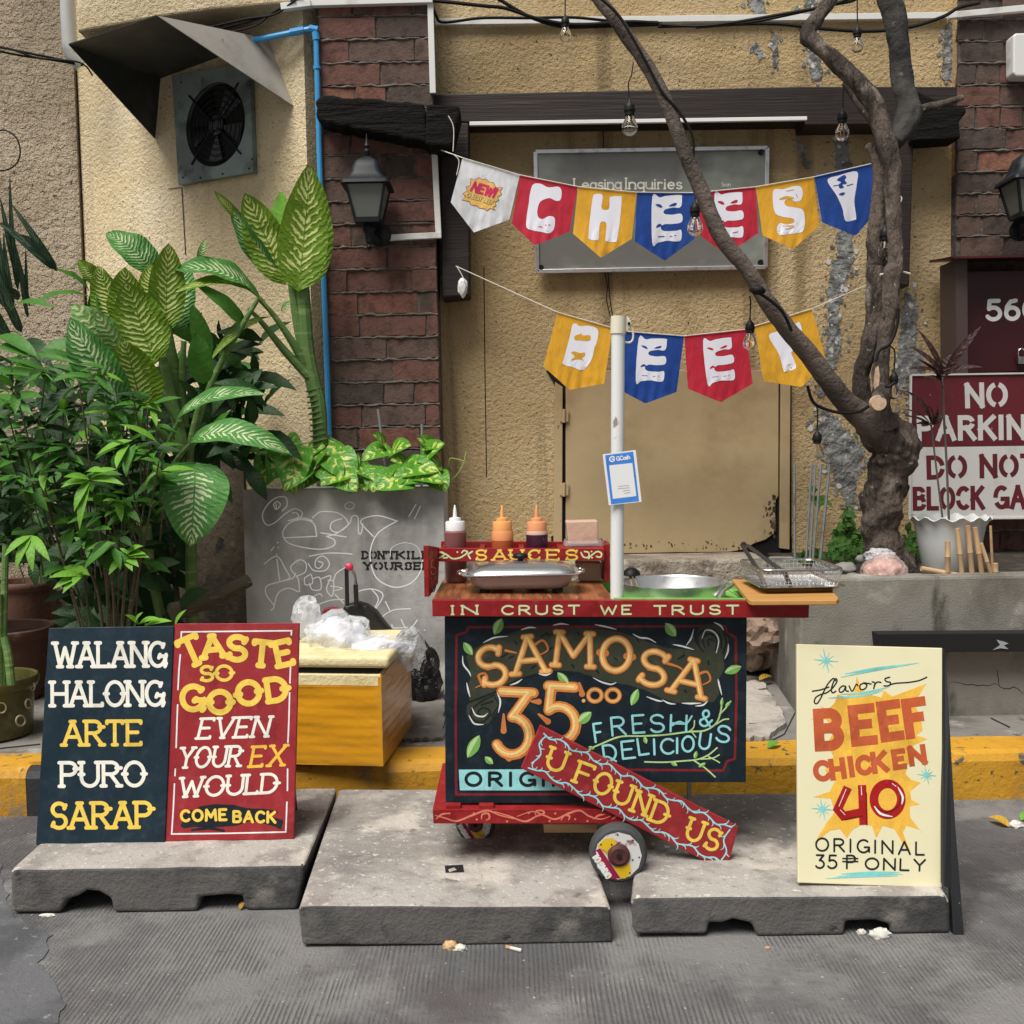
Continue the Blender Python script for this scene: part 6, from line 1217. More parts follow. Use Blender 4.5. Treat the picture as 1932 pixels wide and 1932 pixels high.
# ================================================================ wires and hanging bulbs
def cable(name, label, runs, r=.006, m_=None, cat='cable'):
    if len(runs) > 1:
        t = thing(name, label, cat, P(*runs[0][0]))
        for k, run in enumerate(runs): MB().m(m_ or m_cable).tube(spline([P(x, y, Y) for x, y, Y in run], n=9), r*(1-.12*k), 7).build('strand', t, smooth=True)
        return t
    mb = MB().m(m_ or m_cable).tube(spline([P(x, y, Y) for x, y, Y in runs[0]], n=9), r, 7)
    return tag(mb.build(name, smooth=True), label, cat)
def zr(c, pts, Y0, Y1): n = len(pts)-1; return [(*c(*p), Y0+(Y1-Y0)*k/n) for k, p in enumerate(pts)]
for k, (lab, run) in enumerate((('black cable sagging from the pillar top along the white trunking', zr(Z2, [(430, -20), (760, 5), (1000, 30), (1130, 45), (1300, 100), (1500, 130), (1780, 115), (1950, 125)], 4.95, 5.1)),
        ('black cable looping from the pillar corner over the trunking', zr(Z2, [(735, 20), (760, 85), (800, 118), (1000, 95), (1250, 95), (1480, 92), (1700, 112), (1932, 118)], 5.08, 5.12)),
        ('thick black cable dropping from the top edge left of the tree limb', zr(Z2, [(1050, -30), (1180, 50), (1280, 100), (1420, 140), (1600, 140), (1932, 130)], 5.0, 5.1)),
        ('black cable rising past the hanging bulb to the top of the tree', zr(Z3, [(0, 128), (200, 138), (400, 118), (650, 75), (820, 45), (960, 12), (1060, -30)], 5.1, 4.7)),
        ('black cable sagging below the trunking to the right brick wall', zr(Z3, [(0, 140), (300, 132), (600, 125), (850, 150), (1100, 165), (1320, 145), (1500, 90), (1590, 40), (1700, 15)], 5.1, 5.0)),
        ('second black cable beside the one rising to the tree top', zr(Z3, [(200, 145), (480, 118), (700, 75), (900, 30), (1020, 5), (1090, -30)], 5.1, 4.72)))): cable('cable', lab, [run], .0085 if k in (0, 2, 4) else .007)
cable('cable', 'bundle of thin black cables crossing the far left wall', [zr(Z1, [(-60, 235), (0, 248), (150, 280), (300, 310), (440, 342)], 5.3, 5.5), zr(Z1, [(-60, 260), (0, 272), (120, 295), (280, 318), (440, 345)], 5.3, 5.5), zr(Z1, [(-60, 245), (60, 262), (200, 305), (420, 330), (490, 400)], 5.3, 5.5)], .006)
cable('cable', 'black cables strung under the stucco overhang to the pillar', [zr(Z1, [(1100, 170), (1250, 130), (1400, 85), (1520, 20), (1580, -30)], 4.98, 4.9), zr(Z1, [(1080, 150), (1300, 100), (1450, 75), (1560, 0)], 4.97, 4.9), zr(Z1, [(1180, 175), (1350, 135), (1450, 60), (1600, -20)], 4.97, 4.9)], .006)
cable('wire_loop', 'thin black wire ring on the far left wall', [[(-14, 250, 5.2), (10, 246, 5.2), (32, 262, 5.2), (38, 290, 5.2), (28, 312, 5.2), (5, 322, 5.2), (-20, 315, 5.2)]], .004, cat='wire')
m_bulb = mat('clear bulb glass', (.95, .95, .93), rough=.02, trans=1, ior=1.25); m_fil = mat('brass filament', (.7, .5, .25), rough=.4, metal=.5)
def bulb(c, x, ytop, ybot, Y, label, flip=1):
    """socket from ytop, glass down to ybot (measured), hanging on a wire"""
    a = P(*c(x, ytop), Y); b = P(*c(x, ybot), Y); h = (a-b).length
    t = thing('hanging_bulb', label, 'light bulb', a, 'bulbs hanging on the festoon cable')
    MB().m(m_blackp).lathe(a, [(.003, 0), (.005, -h*.08), (h*.1, -h*.16), (h*.14, -h*.22), (h*.14, -h*.3), (h*.155, -h*.31), (h*.155, -h*.36), (h*.13, -h*.37), (h*.13, -h*.47)], 16).build('socket', t, smooth=True)
    MB().m(m_bulb).lathe(a, [(h*.1, -h*.47), (h*.115, -h*.52), (h*.2, -h*.7), (h*.215, -h*.8), (h*.19, -h*.9), (h*.1, -h*.98), (.0005, -h)], 20, cap=False).build('glass', t, smooth=True)
    mb = MB().m(m_fil); mb.lathe(a, [(h*.05, -h*.48), (h*.03, -h*.62), (h*.012, -h*.66)], 8)
    for sx in (-1, 1): mb.tube([a+Vector((0, 0, -h*.6)), a+Vector((sx*h*.08, 0, -h*.68)), a+Vector((sx*h*.06, 0, -h*.85))], .0015, 5)
    mb.build('filament', t); return t
BUL = [(Z2, 1440, 70, 225, 4.75, 'clear bulb hanging left of the diagonal limb at the top edge', [(1440, -60), (1440, 70)]), (Z2, 1780, 515, 718, 4.6, 'clear bulb hanging in front of the dark lintel', [(1800, 330), (1790, 400), (1775, 440), (1778, 515)]),
 (Z3, 1052, 125, 280, 4.7, 'clear bulb hanging between the two upper tree limbs', [(1050, -40), (1052, 125)]), (Z3, 972, 565, 745, 4.45, 'clear bulb hanging from the bent limb over the lintel end', [(965, 330), (978, 430), (975, 565)]),
 (W6, 1082, 262, 418, 4.35, 'clear bulb hanging in front of the blue and red pennants', [(1075, 180), (1088, 230), (1083, 262)]), (W7, 1326, 150, 348, 4.2, 'clear bulb hanging beside the red pennant of the lower bunting', [(1325, 20), (1330, 60), (1326, 150)]),
 (Z3, 1198, 1180, 1372, 4.2, 'clear bulb hanging between the twin upright limbs', [(1240, 1000), (1225, 1100), (1198, 1180)]), (Z8, 385, 985, 1165, 4.1, 'clear bulb hanging below the diagonal limb above the steel rods', [(378, 840), (388, 900), (385, 985)]),
 (Z8, 824, 650, 820, 4.15, 'clear bulb hanging beside the sawn-off branch stub', [(800, 510), (826, 540), (828, 600), (824, 650)])]
for c, x, y0, y1, Y, lab, wr in BUL:
    bulb(c, x, y0, y1, Y, lab)
fest = thing('festoon_cable', 'black festoon cable wound along the tree limbs', 'cable', P(*Z8(400, 860), 4.1))
for c, x, y0, y1, Y, lab, wr in BUL: MB().m(m_cable).tube(spline([P(*c(*p), Y) for p in wr]), .0028, 6).build('drop_wire', fest, smooth=True)
DIAG = zr(Z2, [(1600, -30), (1720, 80), (1830, 260), (1905, 400)], 4.08, 4.1)+zr(Z3, [(30, 500), (110, 590), (180, 720), (185, 860)], 4.1, 4.12)
MB().m(m_cable).tube(spline([P(x, y, Y-.03) for x, y, Y in DIAG]), .0055, 7).build('main_cable', fest, smooth=True)
for run in (zr(Z8, [(0, 190), (60, 215), (150, 280), (200, 340), (240, 430)], 4.02, 4.05), zr(Z8, [(330, 740), (360, 830), (420, 870), (520, 895), (620, 890), (690, 850)], 4.05, 4.12), zr(Z8, [(690, 850), (720, 745), (790, 745), (830, 720)], 4.12, 4.1), zr(Z8, [(720, 600), (740, 540), (800, 500), (840, 400), (850, 300)], 4.1, 4.12)): MB().m(m_cable).tube(spline([P(*p) for p in run]), .0065, 7).build('main_cable', fest, smooth=True)
MB().m(m_cable).lump(P(1430, 548, 4.0), (.03, .02, .018), 2, .3, 6, seed=2).build('clamp', fest, smooth=True)
mb = MB().m(c_thread)
for pts in ([(1170, 1452), (1215, 1442)], [(1280, 1432), (1330, 1446)], [(1230, 1060), (1280, 1040), (1275, 1070), (1225, 1075)]): mb.tube(spline([P(*Z3(*p), 4.17) for p in pts]), .004, 6)
tag(mb.build('twine'), 'pale twine tied round the upright limbs', 'twine')
# ================================================================ the tree
m_bark = mat('grey brown bark', (.13, .1, .08), [((.05, .038, .03), 9, .45, .58, 7, (1, 1, .35)), ((.25, .21, .17), 12, .54, .68, 7, (1, 1, .4)), ((.4, .37, .32), 30, .66, .72, 4), ((.025, .02, .016), 18, .6, .68, 5, (1, 1, .3))], rough=.95, bumps=[(20, .05, 7, 'n', (1, 1, .3)), (60, .016, 5, 'n', (1, 1, .5))])
m_bark2 = mat('smooth brown bark', (.125, .098, .08), [((.065, .05, .04), 6, .45, .62, 7, (1, 1, .6)), ((.2, .165, .135), 10, .56, .72, 6), ((.04, .03, .025), 22, .62, .7, 5)], rough=.9, bumps=[(24, .018, 7, 'n'), (80, .008, 4, 'n')])
def limb(pts, Ys, n=18, bump=.16, bs=14, sub=6):
    """pts: (crop, x, y, radius in that crop's units); Ys: distances along the run"""
    P3 = []; RR = []
    m_ = len(pts)-1
    for k, (c, x, y, r) in enumerate(pts):
        f = k/m_*(len(Ys)-1); i = min(int(f), len(Ys)-2); Y = Ys[i]+(Ys[i+1]-Ys[i])*(f-i)
        P3.append(P(*c(x, y), Y)); RR.append(r*c.k*Y/1932)
    q_ = [Vector((*p, 0)) for p in P3]; L = len(P3); out = []; ro = []
    for k in range(L-1):
        p0, p1, p2, p3 = P3[max(0, k-1)], P3[k], P3[k+1], P3[min(L-1, k+2)]
        for j in range(sub):
            t = j/sub; out.append(.5*((2*p1)+(p2-p0)*t+(2*p0-5*p1+4*p2-p3)*t*t+(3*p1-p0-3*p2+p3)*t**3)); ro.append(RR[k]+(RR[k+1]-RR[k])*t)
    out.append(P3[-1]); ro.append(RR[-1]); return out, ro
tree = thing('tree', 'leafless twisted brown tree growing out of the raised bed across the wall', 'tree', P(1690, 1085, 4.3))
def grow(name, pts, Ys, m_=m_bark, bump=.2, bs=14, n=28, sub=9):
    o, r = limb(pts, Ys, sub=sub); MB().m(m_).tube(o, r, n, bump=bump, bs=bs).build(name, tree, smooth=True, sharp=180)
grow('trunk', [(Z8, 850, 1850, 150), (Z8, 800, 1760, 125), (Z8, 765, 1660, 108), (Z8, 745, 1540, 112), (Z8, 755, 1420, 118), (Z8, 790, 1300, 112), (Z8, 820, 1180, 128), (Z8, 835, 1090, 130), (Z8, 780, 1010, 118), (Z8, 700, 950, 95), (Z8, 640, 900, 80)], (4.34, 4.3, 4.25), bump=.3, bs=13, n=64, sub=12)
for pts, Ys in (([(Z8, 830, 1700, 70), (Z8, 900, 1780, 48), (Z8, 990, 1850, 26), (Z8, 1060, 1880, 10)], (4.28, 4.22)), ([(Z8, 760, 1720, 70), (Z8, 690, 1830, 40), (Z8, 650, 1890, 15)], (4.28, 4.2))): grow('root', pts, Ys)
grow('limb', [(Z8, 800, 1060, 95), (Z8, 660, 935, 74), (Z8, 520, 800, 59.3), (Z8, 360, 590, 54.7), (Z8, 210, 410, 51.7), (Z8, 95, 255, 47.1), (Z8, -20, 70, 44.1), (Z3, 330, 1250, 41.0), (Z3, 225, 1000, 39.5), (Z3, 130, 780, 38.0), (Z3, 70, 610, 36.5), (Z2, 1905, 400, 36.5), (Z2, 1800, 240, 35.7), (Z2, 1700, 100, 35.0), (Z2, 1615, -10, 33.4), (Z2, 1540, -120, 31.9)], (4.25, 4.1, 4.1, 4.12), m_bark2, .1, 16)
grow('limb', [(Z8, 760, 1040, 80), (Z8, 690, 930, 66), (Z8, 642, 800, 50), (Z8, 640, 660, 44), (Z8, 685, 500, 52), (Z8, 715, 300, 54), (Z8, 715, 100, 56), (Z3, 1150, 1400, 58), (Z3, 1160, 1200, 48), (Z3, 1168, 1000, 34), (Z3, 1155, 860, 30), (Z3, 1122, 780, 24), (Z3, 1100, 800, 14)], (4.27, 4.22, 4.25, 4.3))
grow('limb', [(Z8, 790, 990, 60), (Z8, 760, 850, 46), (Z8, 752, 650, 42), (Z8, 775, 450, 44), (Z8, 802, 280, 46), (Z8, 808, 100, 48), (Z3, 1252, 1400, 42), (Z3, 1250, 1200, 40), (Z3, 1240, 1020, 42), (Z3, 1238, 880, 44), (Z3, 1195, 740, 50), (Z3, 1160, 590, 50), (Z3, 1075, 460, 46), (Z3, 950, 335, 44), (Z3, 830, 230, 42), (Z3, 785, 180, 42), (Z3, 825, 110, 38), (Z3, 895, 20, 36), (Z3, 950, -70, 34)], (4.2, 4.15, 4.2, 4.3, 4.4))
grow('limb', [(Z3, 1240, 760, 40), (Z3, 1300, 660, 66), (Z3, 1322, 560, 58), (Z3, 1290, 400, 54), (Z3, 1265, 200, 56), (Z3, 1225, 0, 58), (Z3, 1190, -120, 58)], (4.25, 4.45, 4.5), mat('dark grey bark', (.045, .042, .037), [((.02, .019, .018), 7, .42, .62, 6), ((.12, .115, .1), 16, .6, .74, 4)], rough=.9, bumps=[(22, .015, 6, 'n')]))  # bark much darker than on the other limbs
grow('branch', [(Z3, 1340, 600, 34), (Z3, 1400, 575, 24), (Z3, 1500, 550, 20), (Z3, 1610, 515, 14)], (4.45, 4.4), n=10)
grow('branch', [(Z3, 985, 440, 16), (Z3, 1060, 560, 14), (Z3, 1130, 660, 14), (Z3, 1160, 760, 12)], (4.4, 4.3), n=8)
grow('branch_stub', [(Z8, 735, 640, 34), (Z8, 738, 760, 40), (Z8, 738, 830, 44)], (4.18, 4.06), n=14)
mb = MB().m(mat('fresh sawn wood', (.58, .42, .28), [((.42, .28, .17), 20, .45, .65, 4), ((.2, .12, .07), 30, .66, .74, 3)], rough=.8))
mb.lathe(P(*Z8(738, 838), 4.045), [(.030, 0), (.0315, .01), (.03, .03)], 20, 'y'); mb.fill(Z8, planeY(4.1), [(718, 640), (735, 625), (742, 680), (738, 760), (712, 760), (708, 700)], 0); mb.build('sawn_end', tree)
# ================================================================ leaves
def leaf(mb, a, b, wd, nrm, lift=.1, fold=.12, nt=9, nu=4, shape=(.85, .9), twist=0, droop=0, wav=0, seed=0):
    """one blade from a to b: width wd, facing nrm, bowed by lift (share of length), folded along the midrib"""
    a, b, nrm = Vector(a), Vector(b), Vector(nrm).normalized(); L = (b-a).length; d = (b-a)/L
    nrm = (nrm-d*nrm.dot(d)).normalized(); ctrl = (a+b)/2+nrm*lift*L*2+Vector((0, 0, -droop*L))
    idx = []; side0 = d.cross(nrm).normalized()
    for i in range(nt+1):
        t = i/nt; p = a*(1-t)**2+ctrl*2*t*(1-t)+b*t*t; tg = ((ctrl-a)*(1-t)+(b-ctrl)*t).normalized()
        sd = (side0-tg*side0.dot(tg)).normalized(); n = sd.cross(tg)
        if twist: m_ = Matrix.Rotation(twist*(t-.3), 3, tg); sd = m_ @ sd; n = m_ @ n
        hw = wd/2*(math.sin(math.pi*min(1, t**shape[0]))**shape[1]) if 0 < t < 1 else wd*.01
        idx.append(mb.add([p+sd*hw*u+n*(fold*hw*abs(u)+wav*wd*math.sin(t*17+u*3+seed)*u*u) for u in [(2*k/nu-1) for k in range(nu+1)]]))
    for i in range(nt):
        for k in range(nu):
            u0, u1 = k/nu, (k+1)/nu; v0, v1 = i/nt, (i+1)/nt
            mb.face((idx[i]+k, idx[i]+k+1, idx[i+1]+k+1, idx[i+1]+k), ((u0, v0), (u1, v0), (u1, v1), (u0, v1)))
def pl(mb, c, base, tip, wd, Yb, Yt, nrm=(0, -1, .35), **kw):
    leaf(mb, P(*c(*base), Yb), P(*c(*tip), Yt), wd*c.k*(Yb+Yt)/2/1932, nrm, **kw)
l_dk = leafmat('dark dieffenbachia leaf', (.11, .2, .014), (.72, .78, .3), 1, 15, .9, trans=.25); l_md = leafmat('green dieffenbachia leaf', (.06, .19, .04), (.6, .7, .4), 1, 16, .9); l_pale = leafmat('pale dieffenbachia leaf', (.15, .28, .08), (.62, .68, .36), .9, 8, .7)
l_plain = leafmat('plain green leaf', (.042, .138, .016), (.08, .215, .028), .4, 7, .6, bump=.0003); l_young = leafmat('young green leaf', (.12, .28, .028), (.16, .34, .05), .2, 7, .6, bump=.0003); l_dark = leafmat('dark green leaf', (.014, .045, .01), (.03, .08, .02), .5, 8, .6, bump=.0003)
l_blade = leafmat('grey green strap leaf', (.03, .06, .035), (.14, .2, .13), .8, 3, 2.5); l_poth = leafmat('variegated pothos leaf', (.07, .22, .02), (.58, .64, .15), .95, 4, 1.6, rough=.3); l_cord = leafmat('maroon cordyline leaf', (.035, .014, .014), (.09, .075, .05), .6, 6, .6); l_ivy = leafmat('creeping fig leaf', (.035, .1, .014), (.12, .24, .05), .7, 5, .6)
m_stem = mat('green cane', (.1, .19, .05), [((.2, .3, .1), 12, .5, .7, 4, (1, 1, 4)), ((.05, .08, .03), 16, .6, .72, 3, (1, 1, 5))], rough=.45); m_twig = mat('brown twig', (.09, .075, .045), [((.25, .22, .16), 25, .6, .7, 3, (1, 1, 5))], rough=.8)
def stems(mb, runs, n=10):
    for c, pts, Y0, Y1, r0, r1 in runs:
        m_ = len(pts)-1; pp = spline([P(*c(*p), Y0+(Y1-Y0)*k/m_) for k, p in enumerate(pts)]); s_ = c.k*Y0/1932
        mb.tube(pp, [(r0+(r1-r0)*k/(len(pp)-1))*s_ for k in range(len(pp))], n)
# --- big variegated plant
d1 = thing('dieffenbachia', 'broad-leaved plant with cream-veined leaves rising above the small-leaved shrub', 'plant', G(330, 1235, WALKZ))
mb = MB().m(m_stem)
stems(mb, [(Z4, [(1000, 800), (1060, 1100), (1110, 1400), (1140, 1650), (1150, 2000), (1160, 2600)], 4.3, 4.5, 30, 38), (Z4, [(980, 1000), (1040, 1250), (1110, 1560)], 4.28, 4.33, 26, 40), (Z4, [(820, 1150), (850, 1400), (870, 1700), (900, 2200), (980, 2600)], 4.2, 4.45, 26, 32), (Z4, [(960, 1200), (1080, 1390)], 4.25, 4.3, 18, 26), (Z4, [(1080, 1380), (1000, 1550), (930, 1700)], 4.25, 4.3, 12, 16), (Z4, [(1170, 1500), (1080, 1600), (1010, 1720)], 4.2, 4.3, 13, 18), (Z4, [(900, 1380), (1080, 1560)], 4.25, 4.33, 22, 30), (Z4, [(1220, 1230), (1160, 1480), (1130, 1700)], 4.3, 4.35, 18, 30), (Z4, [(1110, 900), (1100, 1150), (1120, 1420)], 4.3, 4.36, 16, 26), (Z4, [(1560, 640), (1300, 1100), (1160, 1500)], 4.4, 4.36, 14, 24)])
mb.build('cane', d1, smooth=True)
mb = MB()
K = dict(fold=.22, nt=14, nu=6, wav=.03)
def big(m_, a, b, wd, *r_, **kw): mb.m(m_); kw.setdefault('shape', (.8, .7)); kw['shape'] = (kw['shape'][0], min(kw['shape'][1], .68)); pl(mb, Z4, a, b, wd*1.14, *r_, **{**K, **kw})
big(l_dk, (860, 1330), (745, 890), 290, 4.12, 4.0, (.1, -1, .2), lift=-.06, seed=1, shape=(.75, .75))
big(l_dk, (930, 1040), (760, 540), 280, 4.2, 4.14, (.1, -1, .25), lift=-.05, seed=2, shape=(.8, .75))
big(l_dk, (800, 870), (750, 455), 235, 4.26, 4.2, (-.1, -1, .25), lift=-.05, seed=3, shape=(.8, .75))
big(l_dk, (700, 820), (590, 445), 210, 4.32, 4.28, (-.35, -1, .2), lift=-.05, seed=4, shape=(.8, .75))
big(l_md, (760, 1290), (425, 760), 250, 4.08, 3.98, (-.25, -1, .3), lift=.08, seed=5, shape=(.8, .8))
big(l_pale, (730, 960), (425, 680), 170, 4.2, 4.1, (-.3, -.9, .6), lift=.12, seed=6)
big(l_pale, (740, 960), (580, 720), 110, 4.15, 4.08, (-.3, -1, .2), lift=.05, seed=7)
big(l_md, (940, 500), (640, 250), 190, 4.4, 4.36, (-.2, -.7, .8), lift=.14, seed=8)
big(l_dk, (1000, 850), (1020, 310), 190, 4.3, 4.28, (.5, -1, .1), lift=-.05, seed=9, shape=(.9, .85))
big(l_dk, (930, 760), (905, 430), 150, 4.34, 4.34, (0, -1, .2), lift=0, seed=10)
big(l_md, (1570, 650), (1050, 470), 215, 4.58, 4.3, (0, -.8, .75), lift=.16, seed=11)
big(l_dk, (1640, 745), (1050, 610), 130, 4.62, 4.25, (.1, -.6, .8), lift=.2, seed=12)
big(l_plain, (1230, 1160), (1190, 840), 130, 4.22, 4.15, (.2, -1, .2), lift=.05, seed=13)
big(l_dk, (1650, 750), (1280, 1010), 100, 4.6, 4.3, (-.4, -.8, .6), lift=.08, seed=14)
big(l_md, (1060, 1390), (1615, 1225), 125, 4.2, 4.05, (.1, -.7, .7), lift=.14, seed=15)
big(l_md, (1150, 1510), (1765, 1590), 170, 4.1, 4.0, (.1, -.75, .65), lift=.2, seed=16)
big(l_md, (1180, 1640), (1150, 2140), 350, 4.05, 3.92, (.35, -.85, .5), lift=.16, seed=17, shape=(.7, .7))
big(l_plain, (700, 1000), (560, 560), 120, 4.38, 4.34, (-.5, -.8, .3), lift=.1, seed=18); big(l_plain, (560, 640), (190, 690), 90, 4.35, 4.2, (-.1, -.5, .9), lift=.14, seed=19); big(l_plain, (540, 600), (340, 470), 80, 4.4, 4.3, (0, -.6, .8), lift=.1, seed=20)
big(l_plain, (1480, 820), (1180, 560), 90, 4.42, 4.3, (.1, -.8, .6), lift=.12, seed=21); big(l_plain, (1260, 1000), (1160, 680), 100, 4.4, 4.36, (.2, -1, .1), lift=.05, seed=22); big(l_pale, (1200, 420), (1240, 285), 40, 4.4, 4.4, (.3, -1, .1), seed=23)
big(l_md, (1040, 860), (1130, 420), 170, 4.42, 4.44, (.3, -1, .3), lift=.06, seed=25); big(l_plain, (600, 800), (440, 1180), 130, 4.3, 4.1, (-.5, -.8, .3), lift=.08, seed=26); big(l_dk, (620, 560), (470, 410), 90, 4.5, 4.45, (-.3, -.8, .5), lift=.12, seed=27)
mb.build('foliage', d1, smooth=True, sharp=180)
# --- second one against the pillar
d2 = thing('dieffenbachia', 'tall single cane of cream-veined leaves against the blue pipe', 'plant', P(604, 900, 4.72))
mb = MB().m(m_stem)
stems(mb, [(Z4, [(1810, 480), (1830, 700), (1850, 950), (1890, 1150), (1925, 1300), (1935, 1560)], 4.72, 4.74, 48, 44), (Z4, [(1560, 645), (1650, 740), (1760, 900), (1850, 1060)], 4.6, 4.72, 10, 30), (Z4, [(1500, 700), (1590, 800), (1720, 960), (1870, 1120)], 4.6, 4.72, 9, 32), (Z4, [(1760, 540), (1800, 800), (1850, 1000)], 4.7, 4.73, 22, 40)])
mb.build('cane', d2, smooth=True)
mb = MB().m(m_stem)
for y in range(1190, 1540, 34): mb.tube([P(*Z4(1895+(y-1180)*.11, y), 4.735), P(*Z4(1897+(y-1180)*.11, y+7), 4.735)], .0395, 12)
mb.build('cane_ring', d2, smooth=True)
mb = MB()
big(l_dk, (1800, 600), (1873, -175), 260, 4.66, 4.6, (.1, -1, .15), lift=-.05, seed=31, shape=(.7, .7)); big(l_dk, (1720, 560), (1480, 5), 230, 4.7, 4.62, (-.25, -1, .2), lift=-.04, seed=32, shape=(.85, .8)); big(l_md, (1690, 520), (1395, 85), 150, 4.74, 4.66, (-.7, -.8, .1), lift=.05, seed=33); big(l_dk, (1480, 190), (1290, -10), 50, 4.7, 4.62, (-.3, -1, .3), lift=.05, seed=37)
big(l_young, (1680, 250), (1705, -5), 100, 4.75, 4.76, (-.2, -1, .1), lift=0, seed=34); big(l_dk, (1890, 560), (1895, -120), 200, 4.8, 4.78, (.5, -1, .1), lift=0, seed=35); big(l_pale, (1700, 720), (1760, 655), 30, 4.7, 4.7, (0, -1, .3), seed=36)
mb.build('foliage', d2, smooth=True, sharp=180)
# --- small-leaved bushy shrub
rs = random.Random(5)
sh = thing('bamboo_leaf_shrub', 'bushy shrub of many small glossy pointed leaves at the left edge', 'plant', G(205, 1260, WALKZ))
mb = MB().m(m_twig)
tips = [(60, 820), (120, 760), (190, 700), (250, 740), (170, 790), (85, 700), (30, 740), (290, 800), (230, 850), (160, 890), (100, 900), (40, 900), (300, 870), (262, 930), (200, 950), (140, 980), (170, 905), (215, 1010), (260, 1040), (130, 1060), (70, 1000), (20, 1010), (180, 1040), (236, 985), (280, 760), (10, 830), (120, 840), (200, 830), (70, 780), (245, 905), (150, 720), (220, 770), (310, 930), (20, 680), (60, 940), (175, 1000), (140, 930), (265, 860), (95, 850), (210, 900), (15, 780), (50, 860), (240, 800)]
tips += [(rs.uniform(-20, 320), rs.uniform(820, 950)) for _ in range(14)]
for k, (x, y) in enumerate(tips):
    Yt = rs.uniform(3.75, 4.1); bx = 180+rs.uniform(-30, 70); stems(mb, [(ID, [(x, y), ((x*2+bx)/3, y+.4*(1200-y)), (bx, 1260)], Yt, 4.0, 1.5, 2.6)], 6) if k % 6 == 0 else stems(mb, [(ID, [(x, y), (x+rs.uniform(-15, 30), y+90)], Yt, 3.95, 1.2, 1.8)], 5)
for pts in ([(158, 1060), (185, 1120), (200, 1260)], [(205, 1010), (203, 1100), (205, 1260)], [(240, 1050), (232, 1150), (228, 1260)], [(188, 1000), (200, 1090), (212, 1260)], [(210, 1080), (215, 1140), (219, 1260)]): stems(mb, [(ID, pts, 3.82, 3.95, 2.6, 3.6)], 7)
mb.build('stem', sh, smooth=True)
mb = MB()
for k, (x, y) in enumerate(tips):
    Yt = rs.uniform(3.72, 4.1); n = rs.randint(7, 10); a0 = rs.uniform(0, 6.28)
    base = P(x, y, Yt)
    for j in range(n):
        a = a0+j*2.4+rs.uniform(-.3, .3); L_ = rs.uniform(.085, .15)*(1 if j < 6 else .7); el = rs.uniform(-.75, .55)
        d = Vector((math.cos(a)*math.cos(el), -abs(math.sin(a))*.75*math.cos(el) if rs.random() < .7 else math.sin(a)*.6, math.sin(el)-.1))
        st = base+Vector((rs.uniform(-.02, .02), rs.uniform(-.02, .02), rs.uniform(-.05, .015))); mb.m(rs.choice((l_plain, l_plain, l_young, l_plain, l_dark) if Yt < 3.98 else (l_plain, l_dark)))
        leaf(mb, st, st+d.normalized()*L_, L_*rs.uniform(.24, .34), (rs.uniform(-.4, .4), -.6, 1), lift=.09, fold=.3, nt=5, nu=2, shape=(.85, .9), droop=.06)
for (bx_, by_), lst in (((155, 1085), [(92, 1090), (100, 1112), (118, 1120), (138, 1105), (165, 1075)]), ((238, 1050), [(205, 1085), (270, 1030), (282, 1052), (262, 1070), (250, 1078), (275, 1045)]), ((60, 1010), [(30, 1075), (62, 1080), (95, 1060), (8, 1050)]), ((170, 905), [(115, 920), (140, 965), (235, 915), (220, 885), (120, 900), (150, 1000)])):
    for t in lst: mb.m(l_young); leaf(mb, P(bx_, by_, 3.75), P(*t, 3.68), .034, (0, -.8, .7), lift=.1, fold=.3, nt=5, nu=2)
mb.build('foliage', sh, smooth=True, sharp=180)
# --- added dark leaves, filling in the deep shade behind the plants
bk_ = thing('added_dark_foliage', 'added dark leaves standing in for deep shade behind the veined plants', 'plant', G(250, 1180, WALKZ))
mb = MB()
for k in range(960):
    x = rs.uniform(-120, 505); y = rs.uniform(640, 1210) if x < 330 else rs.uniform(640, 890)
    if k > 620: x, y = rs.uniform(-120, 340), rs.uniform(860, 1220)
    Yt = rs.uniform(4.35, 5.05); b = P(x, y, Yt); a = rs.uniform(0, 6.28); L_ = rs.uniform(.1, .24); d = Vector((math.cos(a), -.3, .7*math.sin(a)-.25)).normalized(); mb.m(l_dark if rs.random() < .85 or y > 900 else l_plain)  # lower leaves all dark green, deepening the shade by colour
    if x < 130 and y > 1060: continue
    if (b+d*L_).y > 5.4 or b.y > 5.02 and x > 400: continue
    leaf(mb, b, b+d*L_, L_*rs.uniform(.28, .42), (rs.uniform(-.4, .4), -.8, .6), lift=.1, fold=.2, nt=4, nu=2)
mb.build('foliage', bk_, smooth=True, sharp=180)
mb = MB().m(m_twig); stems(mb, [(ID, [(300+rs.uniform(-200, 120), 900), (250+rs.uniform(-200, 120), 1235)], 4.8, 4.7, 5, 7) for _ in range(9)], 6); mb.build('stem', bk_)
